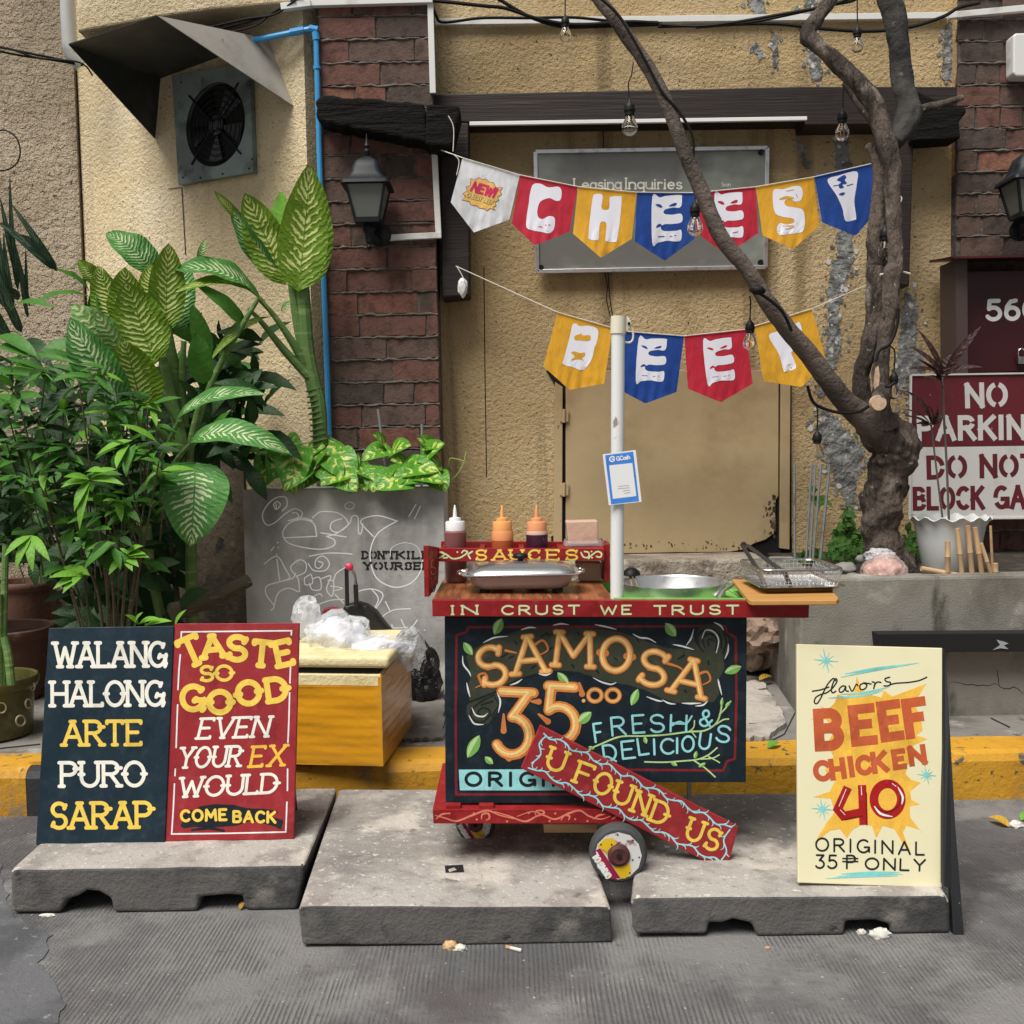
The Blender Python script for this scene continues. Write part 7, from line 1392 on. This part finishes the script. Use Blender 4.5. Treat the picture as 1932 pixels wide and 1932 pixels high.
# --- strap-leaved plant at the left edge
bl = thing('dracaena', 'tall strap-leaved plant with long grey green blades at the far left edge', 'plant', G(10, 1230, WALKZ))
mb = MB().m(l_blade)
for a, b, wd, lf in (((40, 620), (-110, -200), 40, .04), ((110, 600), (60, -120), 34, .06), ((345, 480), (60, 60), 46, .12), ((60, 760), (-60, -60), 50, .03), ((130, 560), (0, 30), 46, .05), ((340, 470), (-30, 170), 60, .1), ((30, 700), (-60, 330), 60, -.08), ((180, 690), (85, 280), 26, .02), ((165, 660), (155, 330), 22, .01), ((80, 700), (20, 240), 40, .06), ((130, 850), (-40, 430), 55, .1), ((220, 330), (20, 250), 55, .12), ((120, 640), (-50, 560), 60, .1), ((60, 900), (-80, 600), 60, .15), ((170, 760), (110, 420), 24, .03)): pl(mb, Z4, a, b, wd, 4.5, 4.4, (.2, -1, .3), lift=lf, fold=.3, nt=14, nu=2, shape=(.55, .75))
mb.m(l_plain)
for a, b, wd in (((330, 700), (60, 720), 60), ((230, 1000), (-30, 880), 90), ((480, 1045), (60, 1045), 40), ((330, 1140), (-20, 1130), 90), ((200, 1350), (-60, 1250), 90), ((180, 1000), (-40, 960), 80), ((300, 1680), (60, 1470), 100), ((200, 1760), (170, 1500), 60), ((260, 1240), (20, 1320), 90)): pl(mb, Z4, a, b, wd, 3.9, 4.05, (.1, -.7, .7), lift=.12, fold=.25, nt=8, nu=2)
mb.build('foliage', bl, smooth=True, sharp=180)
mb = MB().m(m_stem); stems(mb, [(V4, [(40, -350), (30, 0), (20, 250), (15, 640)], 3.9, 3.85, 22, 34), (V4, [(30, 300), (60, 450), (80, 640)], 3.84, 3.82, 28, 30), (V4, [(-10, 0), (-5, 640)], 3.86, 3.84, 26, 30)]); mb.build('cane', bl, smooth=True)
# --- pothos in the concrete planter
po = thing('pothos', 'low yellow and green variegated pothos spilling over the concrete planter', 'plant', P(650, 915, yf+.15))
mb = MB().m(l_poth)
def heart(mb, b, tip, wd, nrm, **kw): leaf(mb, b, tip, wd, nrm, **{**dict(nt=8, nu=4, shape=(.55, .62), fold=.18, lift=.12), **kw})
for x, y, tx, ty, wd, Y in ((530, 858, 498, 915, 62, 4.6), (545, 868, 515, 900, 60, 4.58), (560, 850, 555, 925, 58, 4.57), (575, 880, 540, 922, 44, 4.55), (600, 850, 575, 900, 50, 4.62), (640, 840, 600, 875, 48, 4.66), (630, 860, 665, 905, 54, 4.6), (615, 878, 640, 912, 48, 4.58), (650, 895, 610, 915, 40, 4.55), (655, 865, 660, 925, 44, 4.62), (590, 895, 570, 920, 40, 4.6),
    (735, 850, 688, 868, 40, 4.7), (725, 845, 705, 822, 34, 4.72), (740, 855, 772, 842, 40, 4.68), (705, 900, 670, 890, 44, 4.6), (720, 885, 705, 925, 50, 4.58), (745, 895, 720, 925, 54, 4.56), (770, 905, 715, 922, 56, 4.55), (760, 890, 820, 890, 52, 4.6), (800, 895, 750, 912, 48, 4.57), (790, 900, 830, 912, 44, 4.56), (800, 870, 835, 840, 48, 4.66), (815, 855, 790, 830, 42, 4.7), (830, 880, 790, 872, 40, 4.64), (820, 900, 840, 925, 40, 4.6), (690, 905, 690, 925, 40, 4.6), (770, 880, 740, 870, 38, 4.66), (640, 900, 670, 925, 44, 4.55), (580, 865, 610, 845, 46, 4.66), (535, 835, 565, 850, 40, 4.64), (825, 845, 800, 850, 40, 4.68)):
    cx_, cy_ = (x+tx)/2, (y+ty)/2; heart(mb, P(cx_+(x-cx_)*1.25, cy_+(y-cy_)*1.25, Y+.1), P(cx_+(tx-cx_)*1.25, cy_+(ty-cy_)*1.2, Y+.02), wd*1.3*Y/1932, (rs.uniform(-.3, .3), -.75, .75))
mb.build('foliage', po, smooth=True, sharp=180)
mb = MB().m(mat('yellow green vine', (.3, .4, .1), rough=.5))
for pts in ([(800, 910), (850, 905), (872, 880), (880, 850)], [(820, 905), (845, 880), (850, 865), (875, 870)], [(700, 930), (725, 890), (740, 850)], [(540, 930), (560, 870), (600, 850), (622, 835)], [(500, 845), (560, 838), (610, 830), (625, 815)], [(820, 930), (830, 880), (830, 850)]): mb.tube(spline([P(x, y, yf+.12) for x, y in pts]), .0028, 6)
mb.build('vine', po)
for k, (a, b) in enumerate((((713, 772), (733, 925)), ((796, 800), (795, 925)))): tag(MB().m(m_galv).tube([P(*b, 4.86), P(*a, 4.86)], .0065, 8).build('steel_rod', smooth=True), 'thin steel rod poking up among the pothos, %s one' % ('longer leaning' if k == 0 else 'shorter upright'), 'rod')
# ================================================================ pots and tubs on the left
m_terra = mat('dark terracotta', (.13, .06, .04), [((.08, .04, .028), 6, .45, .7, 5), ((.22, .14, .1), 14, .6, .74, 4)], rough=.75, bumps=[(30, .003, 4, 'n')]); m_glaze = mat('olive glaze', (.085, .085, .022), [((.05, .045, .012), 4, .45, .65, 5), ((.13, .12, .05), 7, .55, .7, 4)], rough=.25); m_teal = mat('teal plastic', (.02, .12, .15), rough=.5)
def planter(name, label, c0, rt, rb_, h, m_, rim=.012, n=40, cat='pot'):
    t = thing(name, label, cat, c0)
    MB().m(m_).lathe(c0, [(rb_*.9, 0), (rb_, .01), (rt-.006, h-.05), (rt+rim*.3, h-.045), (rt+rim, h-.03), (rt+rim, h-.006), (rt+rim*.6, h), (rt-rim*.4, h-.004), (rt-.012, h-.05)], n, cap=False).build('pot', t, smooth=True, sharp=50)
    MB().m(m_soil).lathe(c0, [(.001, h-.04), (rt-.012, h-.045)], n, cap=False).build('soil', t); return t
c0 = G(-16, 1388, WALKZ); pg = planter('glazed_pot', 'olive glazed pot with ring pattern at the lower left edge', c0, .168, .15, .235, m_glaze)
mb = MB().m(mat('pale ring glaze', (.36, .33, .2), rough=.35))
for x, y, r in ((145, 890, 36), (200, 770, 32), (228, 650, 26), (10, 800, 36)):
    pts = []
    for k in range(17):
        px, py = V4(x+r*(.9 if x < 190 else .65)*math.cos(k*math.pi/8), y+r*math.sin(k*math.pi/8)); p = P(px, py, c0.y-.12); dx = p.x-c0.x; rr = .15+.018*(p.z-c0.z)/.235
        yy = c0.y-math.sqrt(max(1e-4, rr*rr-dx*dx)); q_ = P(px, py, yy); dx = q_.x-c0.x; yy = c0.y-math.sqrt(max(1e-4, rr*rr-dx*dx))-.001; pts.append(P(px, py, yy))
    mb.tube(pts, .0035, 6, cap=False)
mb.build('ring_pattern', pg, smooth=True)
planter('terracotta_pot', 'large dark terracotta pot behind the olive glazed pot', G(10, 1318, WALKZ), .205, .16, .33, m_terra, .018)
planter('terracotta_pot', 'brown terracotta pot in deep shade behind the shrub stems', G(50, 1238, WALKZ), .17, .13, .42, m_terra, .015)
c0 = G(320, 1222, WALKZ); tb = thing('plastic_tub', 'teal plastic tub half hidden behind the navy sign board', 'tub', c0)
MB().m(m_teal).rrect(c0, [(.17, .12, .04, 0), (.195, .14, .04, .235), (.21, .155, .045, .237), (.21, .155, .045, .25), (.198, .143, .04, .25), (.18, .13, .04, .12), (.001, .001, .0005, .12)], 5, cap=False).build('tub', tb, smooth=True, sharp=50)
mb = MB().m(l_young); 
for a, b in (((262, 1178), (236, 1160)), ((262, 1178), (300, 1166)), ((275, 1180), (325, 1172)), ((330, 1185), (352, 1150)), ((255, 1182), (270, 1155))): pl(mb, ID, a, b, 14, 3.55, 3.5, (0, -.7, .7), nt=5, nu=2)
sd_ = thing('seedling', 'few bright green leaves just above the navy board top', 'plant', P(275, 1185, 3.55)); mb.build('foliage', sd_, smooth=True)
MB().m(m_stem).tube([G(280, 1290, WALKZ+.0), P(275, 1178, 3.55)], .004, 6).build('stem', sd_)
mb = MB().m(m_twig).tube([P(325, 1155, 4.35), P(400, 1130, 4.5), P(470, 1095, 4.6)], [.04, .035, .03], 10, bump=.2); tag(mb.build('log', smooth=True), 'brown log lying across the teal tub', 'log')
# ================================================================ foam box and bags beside the planter
m_tape = mat('yellow packing tape', (.63, .295, .016), [((.57, .25, .013), 1.5, .42, .7, 2), ((.7, .42, .1), 5, .66, .8, 5), ((.42, .26, .1), 7, .72, .78, 4)], rough=.22, coat=.3, bumps=[(24, .002, 3, 'n')]); m_foam = mat('cream foam', (.72, .63, .36), [((.58, .47, .22), 9, .5, .72, 5)], rough=.8, bumps=[(70, .004, 4, 'n')])
ZB = .176
C1, C2, C0 = G(723, 1446, ZB), G(778, 1367, ZB), G(520, 1441, ZB); dvv = C2-C1; htop = P(724, 1274, C1.y).z-ZB
bx_ = thing('foam_box', 'foam cooler box wrapped in wrinkled yellow tape on the yellow kerb', 'box', (C0+C1)/2)
base = [C0, C1, C2, C0+dvv]; up = Vector((0, 0, 1)); ctr = sum(base, Vector())/4; zt_ = htop*.87
mb = MB().m(m_tape); loop = []
for a, b, n in ((C0, C1, 60), (C1, C2, 50), (C2, C0+dvv, 30), (C0+dvv, C0, 30)):
    nn = (b-a).cross(up).normalized()
    for k in range(n): loop.append((a.lerp(b, k/n), nn, min(1, min(k, n-k)/4)))
rows = []
for r in range(41):
    z = zt_*r/40; ring = []
    for p, nn, e in loop:
        q_ = p+up*z; band = 8*z/zt_+.5*mnoise.noise(q_*3); fr = band-math.floor(band)
        d = .0035*mnoise.noise(Vector((q_.x*4, q_.y*4, q_.z*16)))+.0016*(1-fr)+.003*max(0, .25-abs(mnoise.noise(Vector((q_.x*5+q_.z*14, q_.y*5, q_.z*9)))))
        ring.append(q_+nn*d*(.35+.65*e))
    rows.append(mb.add(ring))
L_ = len(loop)
for r in range(40):
    for k in range(L_): k2 = (k+1) % L_; mb.face((rows[r]+k, rows[r]+k2, rows[r+1]+k2, rows[r+1]+k))
mb.face(range(rows[40], rows[40]+L_)); mb.build('tape_wrap', bx_, smooth=True, sharp=28)
side = [C1-(C1-C0).normalized()*.004, C2-(C1-C0).normalized()*.004]
MB().m(m_foam).prism([ctr+(p-ctr)*.985+up*(zt_+.0005) for p in base], up*(htop-zt_)).build('foam', bx_, bevel=.004)
mb = MB().m(m_tape).prism([C1+up*(zt_)+(C1-C0).normalized()*.001, C2+up*(zt_)+(C1-C0).normalized()*.001, C2+up*(htop+.015)+(C1-C0).normalized()*.001, C1+up*(htop*.98)+(C1-C0).normalized()*.001], (C0-C1).normalized()*.012); mb.build('tape_flap', bx_)
mb = MB().m(m_foam); n_ = (C1-C0).normalized()
lid = [ctr+(p-ctr)*1.0+up*(htop+.022) for p in base]; lid[1] = lid[1]+n_*.03; lid[2] = lid[2]+n_*.012
mb.prism(lid, up*.042); mb.build('lid', bx_, bevel=.016, seg=4)
MB().m(m_black).prism([ctr+(p-ctr)*.93+up*(htop+.001) for p in base], up*.022).build('inside', bx_)
m_bag = mat('white plastic bag', (.86, .88, .9), [((.72, .76, .8), 6, .45, .7, 4)], rough=.15, alpha=.86, bumps=[(11, .03, 6, 'n', (1, 1, .7)), (32, .008, 4, 'n')], translucent=.45); m_bagc = mat('clear plastic bag', (.8, .83, .86), rough=.12, trans=.7, ior=1.08, bumps=[(16, .03, 5, 'n'), (50, .008, 4, 'n')]); m_bbag = mat('black plastic bag', (.01, .01, .011), rough=.22, bumps=[(14, .03, 5, 'n'), (40, .008, 4, 'n')])
zl = htop+ZB+.085
DZ = Vector((0, 0, -.012))
m_in = mat('bag contents', (.72, .72, .78), [((.5, .5, .58), 9, .5, .7, 4), ((.6, .45, .4), 5, .64, .72, 3)], rough=.6)
m_shell = mat('thin clear plastic', (.9, .92, .94), rough=.1, alpha=.36, spec=.7, bumps=[(22, .012, 4, 'n')])
b1_ = thing('plastic_bag', 'bulging white plastic bag with a knotted neck on the foam box', 'bag', P(650, 1235, 3.72))
MB().m(m_in).lump(P(643, 1200, 3.72)+DZ, (.1, .1, .07), 4, .3, 5, .66, 2).build('contents', b1_, smooth=True, sharp=180); MB().m(m_shell).lump(P(643, 1198, 3.72)+DZ, (.12, .115, .086), 4, .3, 6, .64, 2, .13, 14, .03).build('bag', b1_, smooth=True, sharp=12); MB().m(m_shell).lump(P(580, 1160, 3.74)+DZ, (.05, .032, .072), 3, .4, 8, 0, 5, .2, 14, .05).build('knot', b1_, smooth=True, sharp=14)
b2_ = MB().m(m_shell).lump(P(712, 1217, 3.66)+DZ, (.105, .1, .047), 4, .25, 6, .6, 8, .12, 17, .035).build('plastic_bag', smooth=True, sharp=12, loc=P(712, 1217, 3.66)+DZ); MB().m(m_in).lump(P(712, 1218, 3.66)+DZ, (.09, .09, .037), 4, .25, 5, .62, 8).build('contents', b2_, smooth=True, sharp=180)
tag(b2_, 'flat white bundle bag on the right of the foam box lid', 'bag')
tag(MB().m(m_bagc).lump(P(775, 1222, 3.68), (.05, .05, .07), 3, .4, 6, 0, 9, .16, 14, .05).build('plastic_bag', smooth=True, sharp=12), 'clear crinkled plastic bag hanging over the foam box corner', 'bag')
c_ = G(797, 1322, WALKZ)
tag(MB().m(m_bbag).lump(c_+Vector((0, 0, .1)), (.07, .08, .13), 4, .3, 6, .75, 4, .14, 14, .03).build('bin_bag', smooth=True, sharp=16), 'black bin bag slumped between the foam box and the cart', 'bag')
um = thing('folded_umbrella', 'black folded umbrella with a pink tip standing behind the white bags', 'umbrella', P(690, 1250, 4.0))
m_fab = mat('black nylon', (.01, .01, .012), rough=.45, bumps=[(20, .006, 4, 'n', (1, 1, .4))])
MB().m(m_fab).slab(V3, [(452, 540), (480, 520), (580, 498), (650, 520), (720, 570), (770, 640), (830, 715), (850, 760), (780, 1000), (560, 1000), (540, 700), (510, 640)], 3.98, .08).build('canopy', um, bevel=.02, seg=3)
mb = MB().m(m_fab).bar(P(*V3(494, 225), 3.96), P(*V3(500, 520), 3.96), .015, .012, (0, 1, 0)); mb.bar(P(*V3(565, 350), 3.96), P(*V3(572, 520), 3.96), .017, .012, (0, 1, 0)); mb.build('strap', um, bevel=.002)
MB().m(m_steel).tube(spline([P(*V3(x, y), 3.965) for x, y in ((505, 240), (535, 235), (558, 280), (568, 350))]), .006, 8).build('shaft', um, smooth=True)
MB().m(mat('pink plastic tip', (.6, .04, .1), rough=.4)).lump(P(*V3(516, 215), 3.96), (.017, .012, .016), 2, .15, 4).build('tip', um, smooth=True)
MB().m(mat('dark red handle', (.2, .01, .02), rough=.4)).tube(spline([P(*V3(x, y), 3.93) for x, y in ((315, 590), (330, 555), (380, 540), (430, 550), (450, 575))]), .007, 8).build('handle', um, smooth=True)
pb = thing('paper_bag', 'crumpled brown paper bags piled in the corner behind the cart', 'paper bag', G(1425, 1275, WALKZ+.02))
m_pap = mat('crumpled brown paper', (.27, .19, .14), [((.17, .115, .08), 5, .45, .65, 4), ((.38, .29, .23), 9, .55, .7, 4)], rough=.85, bumps=[(9, .05, 3, 'v'), (20, .01, 4, 'n')])
MB().m(m_pap).lump(G(1420, 1262, WALKZ+.02)+Vector((0, 0, .09)), (.1, .09, .12), 3, .35, 8, .75, 3, .25, 9).build('bag', pb); MB().m(m_pap).lump(P(1425, 1195, 4.6), (.095, .08, .07), 3, .4, 9, 0, 6, .35, 10).build('bag', pb)
# ================================================================ on the raised bed
for k, (a, b) in enumerate((((255, 1190), (258, 1728)), ((353, 1190), (323, 1722)), ((375, 1190), (345, 1722)), ((408, 1188), (362, 1722)), ((457, 1190), (402, 1740)))):
    tag(MB().m(m_galv).tube([P(*Z8(*b), 4.62-.02*k), P(*Z8(*a), 4.62-.02*k)], .0055+.001*(k == 4), 8).build('steel_rod', smooth=True), 'thin galvanised steel rod standing in the raised bed left of the tree', 'rod', 'steel rods standing in the raised bed')
YPt = G(*Z8(1140, 1812), bz-.02).y; c0 = P(*Z8(1140, 1812), YPt); kk = .33046*YPt/1932; hp = (1812-1490)*kk
wp = thing('flower_pot', 'white plastic flower pot with a wavy rim in front of the parking sign', 'pot', c0)
mb = MB().m(mat('white plastic pot', (.56, .58, .57), [((.42, .43, .4), 6, .45, .7, 4)], rough=.4)); n = 72; prof = [(135*kk, 0), (145*kk, .01), (175*kk, hp*.6), (190*kk, hp*.85), (205*kk, hp*.96), (222*kk, hp), (214*kk, hp+.003), (195*kk, hp*.95), (182*kk, hp*.8)]; rings = []
for j, (r, h) in enumerate(prof): rings.append(mb.add([c0+Vector((r*math.cos(2*math.pi*q_/n), r*math.sin(2*math.pi*q_/n), h+(.008*math.sin(14*2*math.pi*q_/n) if 3 < j < 8 else 0))) for q_ in range(n)]))
for j in range(len(prof)-1):
    for q_ in range(n): q2 = (q_+1) % n; mb.face((rings[j]+q_, rings[j]+q2, rings[j+1]+q2, rings[j+1]+q_))
mb.build('pot', wp, smooth=True, sharp=60); MB().m(m_soil).lathe(c0, [(.001, hp*.82), (183*kk, hp*.82)], 30, cap=False).build('soil', wp)
co_ = thing('cordyline', 'thin cordyline with narrow maroon leaves growing in the white pot', 'plant', c0+Vector((0, 0, hp*.82)))
mb = MB().m(mat('cordyline stem', (.1, .085, .07), rough=.7)); stems(mb, [(Z8, [(1105, 1530), (1070, 1250), (1040, 1000), (1035, 960)], YPt, YPt-.03, 6, 5), (Z8, [(1138, 1530), (1125, 1200), (1108, 900), (1100, 690)], YPt, YPt-.02, 7, 7)], 8); mb.build('stem', co_)
mb = MB().m(l_cord)
for a, b, wd in (((1105, 690), (955, 415), 34), ((1100, 700), (908, 515), 40), ((1110, 680), (1320, 400), 50), ((1105, 690), (1335, 635), 44), ((1095, 700), (893, 648), 36), ((1100, 680), (1150, 560), 70), ((1098, 720), (960, 590), 30), ((1100, 720), (985, 700), 36), ((1105, 720), (1220, 610), 30), ((1035, 960), (885, 765), 44), ((1035, 970), (868, 872), 20), ((1035, 970), (868, 912), 20), ((1040, 960), (1110, 900), 60), ((1035, 950), (1060, 840), 36), ((1035, 970), (940, 960), 24), ((1040, 960), (1005, 850), 40), ((1100, 760), (985, 690), 40)):
    pl(mb, Z8, a, b, wd, YPt-.02, YPt-.08+rs.uniform(-.08, .08), (rs.uniform(-.3, .3), -.8, .7), lift=.12, fold=.25, nt=8, nu=2, shape=(.8, .8))
mb.build('foliage', co_, smooth=True, sharp=180)
m_bam = mat('dry bamboo', (.5, .33, .18), [((.36, .22, .11), 9, .45, .7, 4, (2, 2, .5)), ((.62, .45, .28), 20, .6, .75, 3)], rough=.6)
for k, (a, b, w_, Y, lab) in enumerate((((1130, 1628), (1130, 1805), 30, 4.094, 'short dark bamboo stick leaning on the white pot'), ((1185, 1555), (1215, 1842), 28, 4.1, 'bamboo stick with a split top, nearest the pot middle'), ((1245, 1540), (1272, 1842), 30, 4.094, 'tallest pale bamboo stick beside the white pot'), ((1285, 1550), (1330, 1842), 30, 4.094, 'slanting bamboo stick right of the tallest one'), ((1320, 1640), (1388, 1846), 24, 4.094, 'short slanting bamboo stick over its neighbours'), ((1375, 1540), (1388, 1842), 15, 4.1, 'thinnest bamboo cane of the bundle'), ((1402, 1755), (1404, 1842), 32, 4.094, 'flat pale stub of bamboo at the right of the bundle'), ((980, 1785), (1230, 1832), 32, 4.1, 'bamboo stick lying flat in front of the white pot'))):
    r = w_/2*.33046*Y/1932; A, B = P(*Z8(*b), Y), P(*Z8(*a), Y-.004); mb = MB().m(m_bam).tube([A, A.lerp(B, .48), A.lerp(B, .5), A.lerp(B, .52), B], [r, r, r*1.14, r, r*.96], 10); tag(mb.build('bamboo_stick', smooth=True), lab, 'stick', 'bamboo sticks leaning by the white pot')
pk = thing('plastic_bag', 'knotted clear bag of pinkish scraps on the edge of the raised bed', 'bag', P(*Z8(770, 1875), 4.14))
m_pink = mat('bag of pink scraps', (.5, .27, .22), [((.66, .52, .48), 7, .5, .68, 5), ((.36, .14, .1), 11, .55, .7, 5)], rough=.5)
MB().m(m_pink).lump(P(*Z8(770, 1802), 4.14), (.078, .068, .058), 5, .16, 5, .8, 7).build('contents', pk, smooth=True, sharp=180); MB().m(mat('thin pinkish plastic', (.86, .66, .62), rough=.12, alpha=.3, spec=.7, bumps=[(22, .012, 4, 'n')])).lump(P(*Z8(770, 1798), 4.14), (.086, .074, .066), 4, .18, 6, .8, 7, .1, 14, .03).build('bag', pk, smooth=True, sharp=14); MB().m(m_shell).lump(P(*Z8(745, 1710), 4.15), (.05, .03, .024), 4, .4, 9, 0, 3, .3, 30).build('knot', pk, smooth=True, sharp=180)
m_stone = mat('grey river stone', (.2, .2, .18), [((.32, .31, .28), 5, .45, .7, 4), ((.12, .12, .11), 14, .55, .7, 4)], rough=.85)
for k, (x, y, rx, rz, Y, lab) in enumerate(((540, 1785, 75, 38, 4.35, 'largest flat grey stone left of the pink bag'), (600, 1835, 60, 26, 4.25, 'greenish grey stone touching the pink bag'), (475, 1815, 50, 24, 4.3, 'small dark stone behind the wire basket'), (1062, 1838, 48, 18, 4.18, 'pale round pebble in front of the white pot'), (650, 1730, 45, 30, 4.4, 'upright grey stone against the tree foot'), (960, 1840, 34, 16, 4.2, 'small brown pebble by the tree root'))):
    s_ = .33046*Y/1932; tag(MB().m(m_stone).lump(P(*Z8(x, y), Y), (rx*s_, rx*s_*.8, rz*s_), 3, .2, 5, 0, k).build('stone', smooth=True), lab, 'stone', 'stones on the raised bed')
iv = thing('creeping_fig', 'small-leaved creeper climbing the foot of the wall behind the tree', 'plant', P(*Z8(560, 1720), 5.1))
mb = MB().m(l_ivy)
zones = (((560, 1420), (660, 1740), (440, 1740), 260), ((900, 1560), (985, 1760), (880, 1760), 110), ((400, 1690), (230, 1740), (420, 1760), 80), ((380, 1320), (430, 1420), (350, 1430), 18))
for A, B, C_, n in zones:
    for _ in range(n):
        u, v = rs.random(), rs.random()
        if u+v > 1: u, v = 1-u, 1-v
        x = A[0]+(B[0]-A[0])*u+(C_[0]-A[0])*v; y = A[1]+(B[1]-A[1])*u+(C_[1]-A[1])*v; Y = rs.uniform(4.95, 5.17) if y < 1640 else rs.uniform(4.6, 5.1)
        b = P(*Z8(x, y), Y); a = rs.uniform(0, 6.28); L_ = rs.uniform(.03, .055); d = Vector((math.cos(a), -.35, math.sin(a)*.8)).normalized()
        leaf(mb, b, b+d*L_, L_*.6, (rs.uniform(-.4, .4), -.8, .7), nt=4, nu=2, fold=.2, shape=(.7, .8))
mb.build('foliage', iv, smooth=True, sharp=180)
mb = MB().m(m_twig)
for x, y0, y1 in ((560, 1430, 1740), (600, 1520, 1740), (480, 1600, 1740), (930, 1580, 1750)): mb.tube([P(*Z8(x, y1), 5.17), P(*Z8(x+10, (y0+y1)/2), 5.18), P(*Z8(x-5, y0), 5.18)], .005, 5)
mb.build('stem', iv)
# ================================================================ litter and dry leaves
m_dry = leafmat('yellow fallen leaf', (.42, .25, .03), (.55, .4, .08), .6, 5, .6); m_paper = mat('dirty white scrap', (.6, .58, .52), rough=.8); m_crust = mat('bread crust', (.5, .3, .14), [((.65, .45, .25), 20, .5, .7, 4)], rough=.9)
def flat_leaf(label, px, py, z, L_, a, m_=m_dry):
    b = G(px, py, z+.004); mb = MB().m(m_); leaf(mb, b, b+Vector((math.cos(a)*L_, math.sin(a)*L_, .012)), L_*.55, (0, -.2, 1), nt=6, nu=2, lift=.12, fold=.4, shape=(.75, .8)); tag(mb.build('fallen_leaf', smooth=True), label, 'leaf', 'fallen leaves on the ground')
flat_leaf('orange fallen leaf on the broken paving behind the cart', 1432, 1284, WALKZ+.02, .07, .3); flat_leaf('pale green fallen leaf on the kerb left of the sandwich board', 1448, 1412, WALKZ, .06, .5, l_young); flat_leaf('tiny yellow leaf at the notch of the left slab', 452, 1716, 0, .025, 1.2); flat_leaf('green fallen leaf on the road at the right edge beside the scraps', 1926, 1548, 0, .06, .4, l_young); flat_leaf('brown fallen leaf on the road at the right edge', 1903, 1560, 0, .07, 2.2); flat_leaf('small yellow leaf at the foot of the white pot', 1892, 1092, bz-.02, .04, .2)
def scrap(label, px, py, z, r, m_, seed=1, name='paper_scrap', cat='litter', fl=.5): tag(MB().m(m_).lump(G(px, py, z)+Vector((0, 0, r[2]*fl)), r, 3, .4, 9, fl, seed, .2, 20).build(name, smooth=True, sharp=60), label, cat)
scrap('brown crust of bread on the road in front of the middle slab', 849, 1789, 0, (.017, .01, .012), m_crust, 2, 'bread_crust'); scrap('white crumpled scrap beside the bread crust', 869, 1792, 0, (.013, .009, .008), m_paper, 3); scrap('white crumpled scrap in the notch of the right slab', 1660, 1768, 0, (.024, .012, .014), m_paper, 5); scrap('small white scrap under the right slab notch', 1625, 1762, 0, (.01, .007, .008), m_paper, 6); scrap('white scrap with green edge on the road at the right edge', 1917, 1560, 0, (.022, .014, .012), m_paper, 7); scrap('white sliver on the road in front of the left slab', 90, 1728, 0, (.02, .006, .004), m_paper, 8); scrap('brown scrap on the sidewalk behind the sandwich board', 1448, 1790, 0, (.006, .004, .004), m_crust, 9)
cg = thing('cigarette_butt', 'cigarette butt lying in front of the middle slab', 'cigarette butt', G(968, 1794, 0))
a, b = G(955, 1790, .0)+Vector((0, 0, .005)), G(984, 1797, 0)+Vector((0, 0, .005)); MB().m(m_paper).tube([a.lerp(b, .3), b], .0045, 8).build('paper', cg); MB().m(m_crust).tube([a, a.lerp(b, .3)], .0045, 8).build('filter', cg)
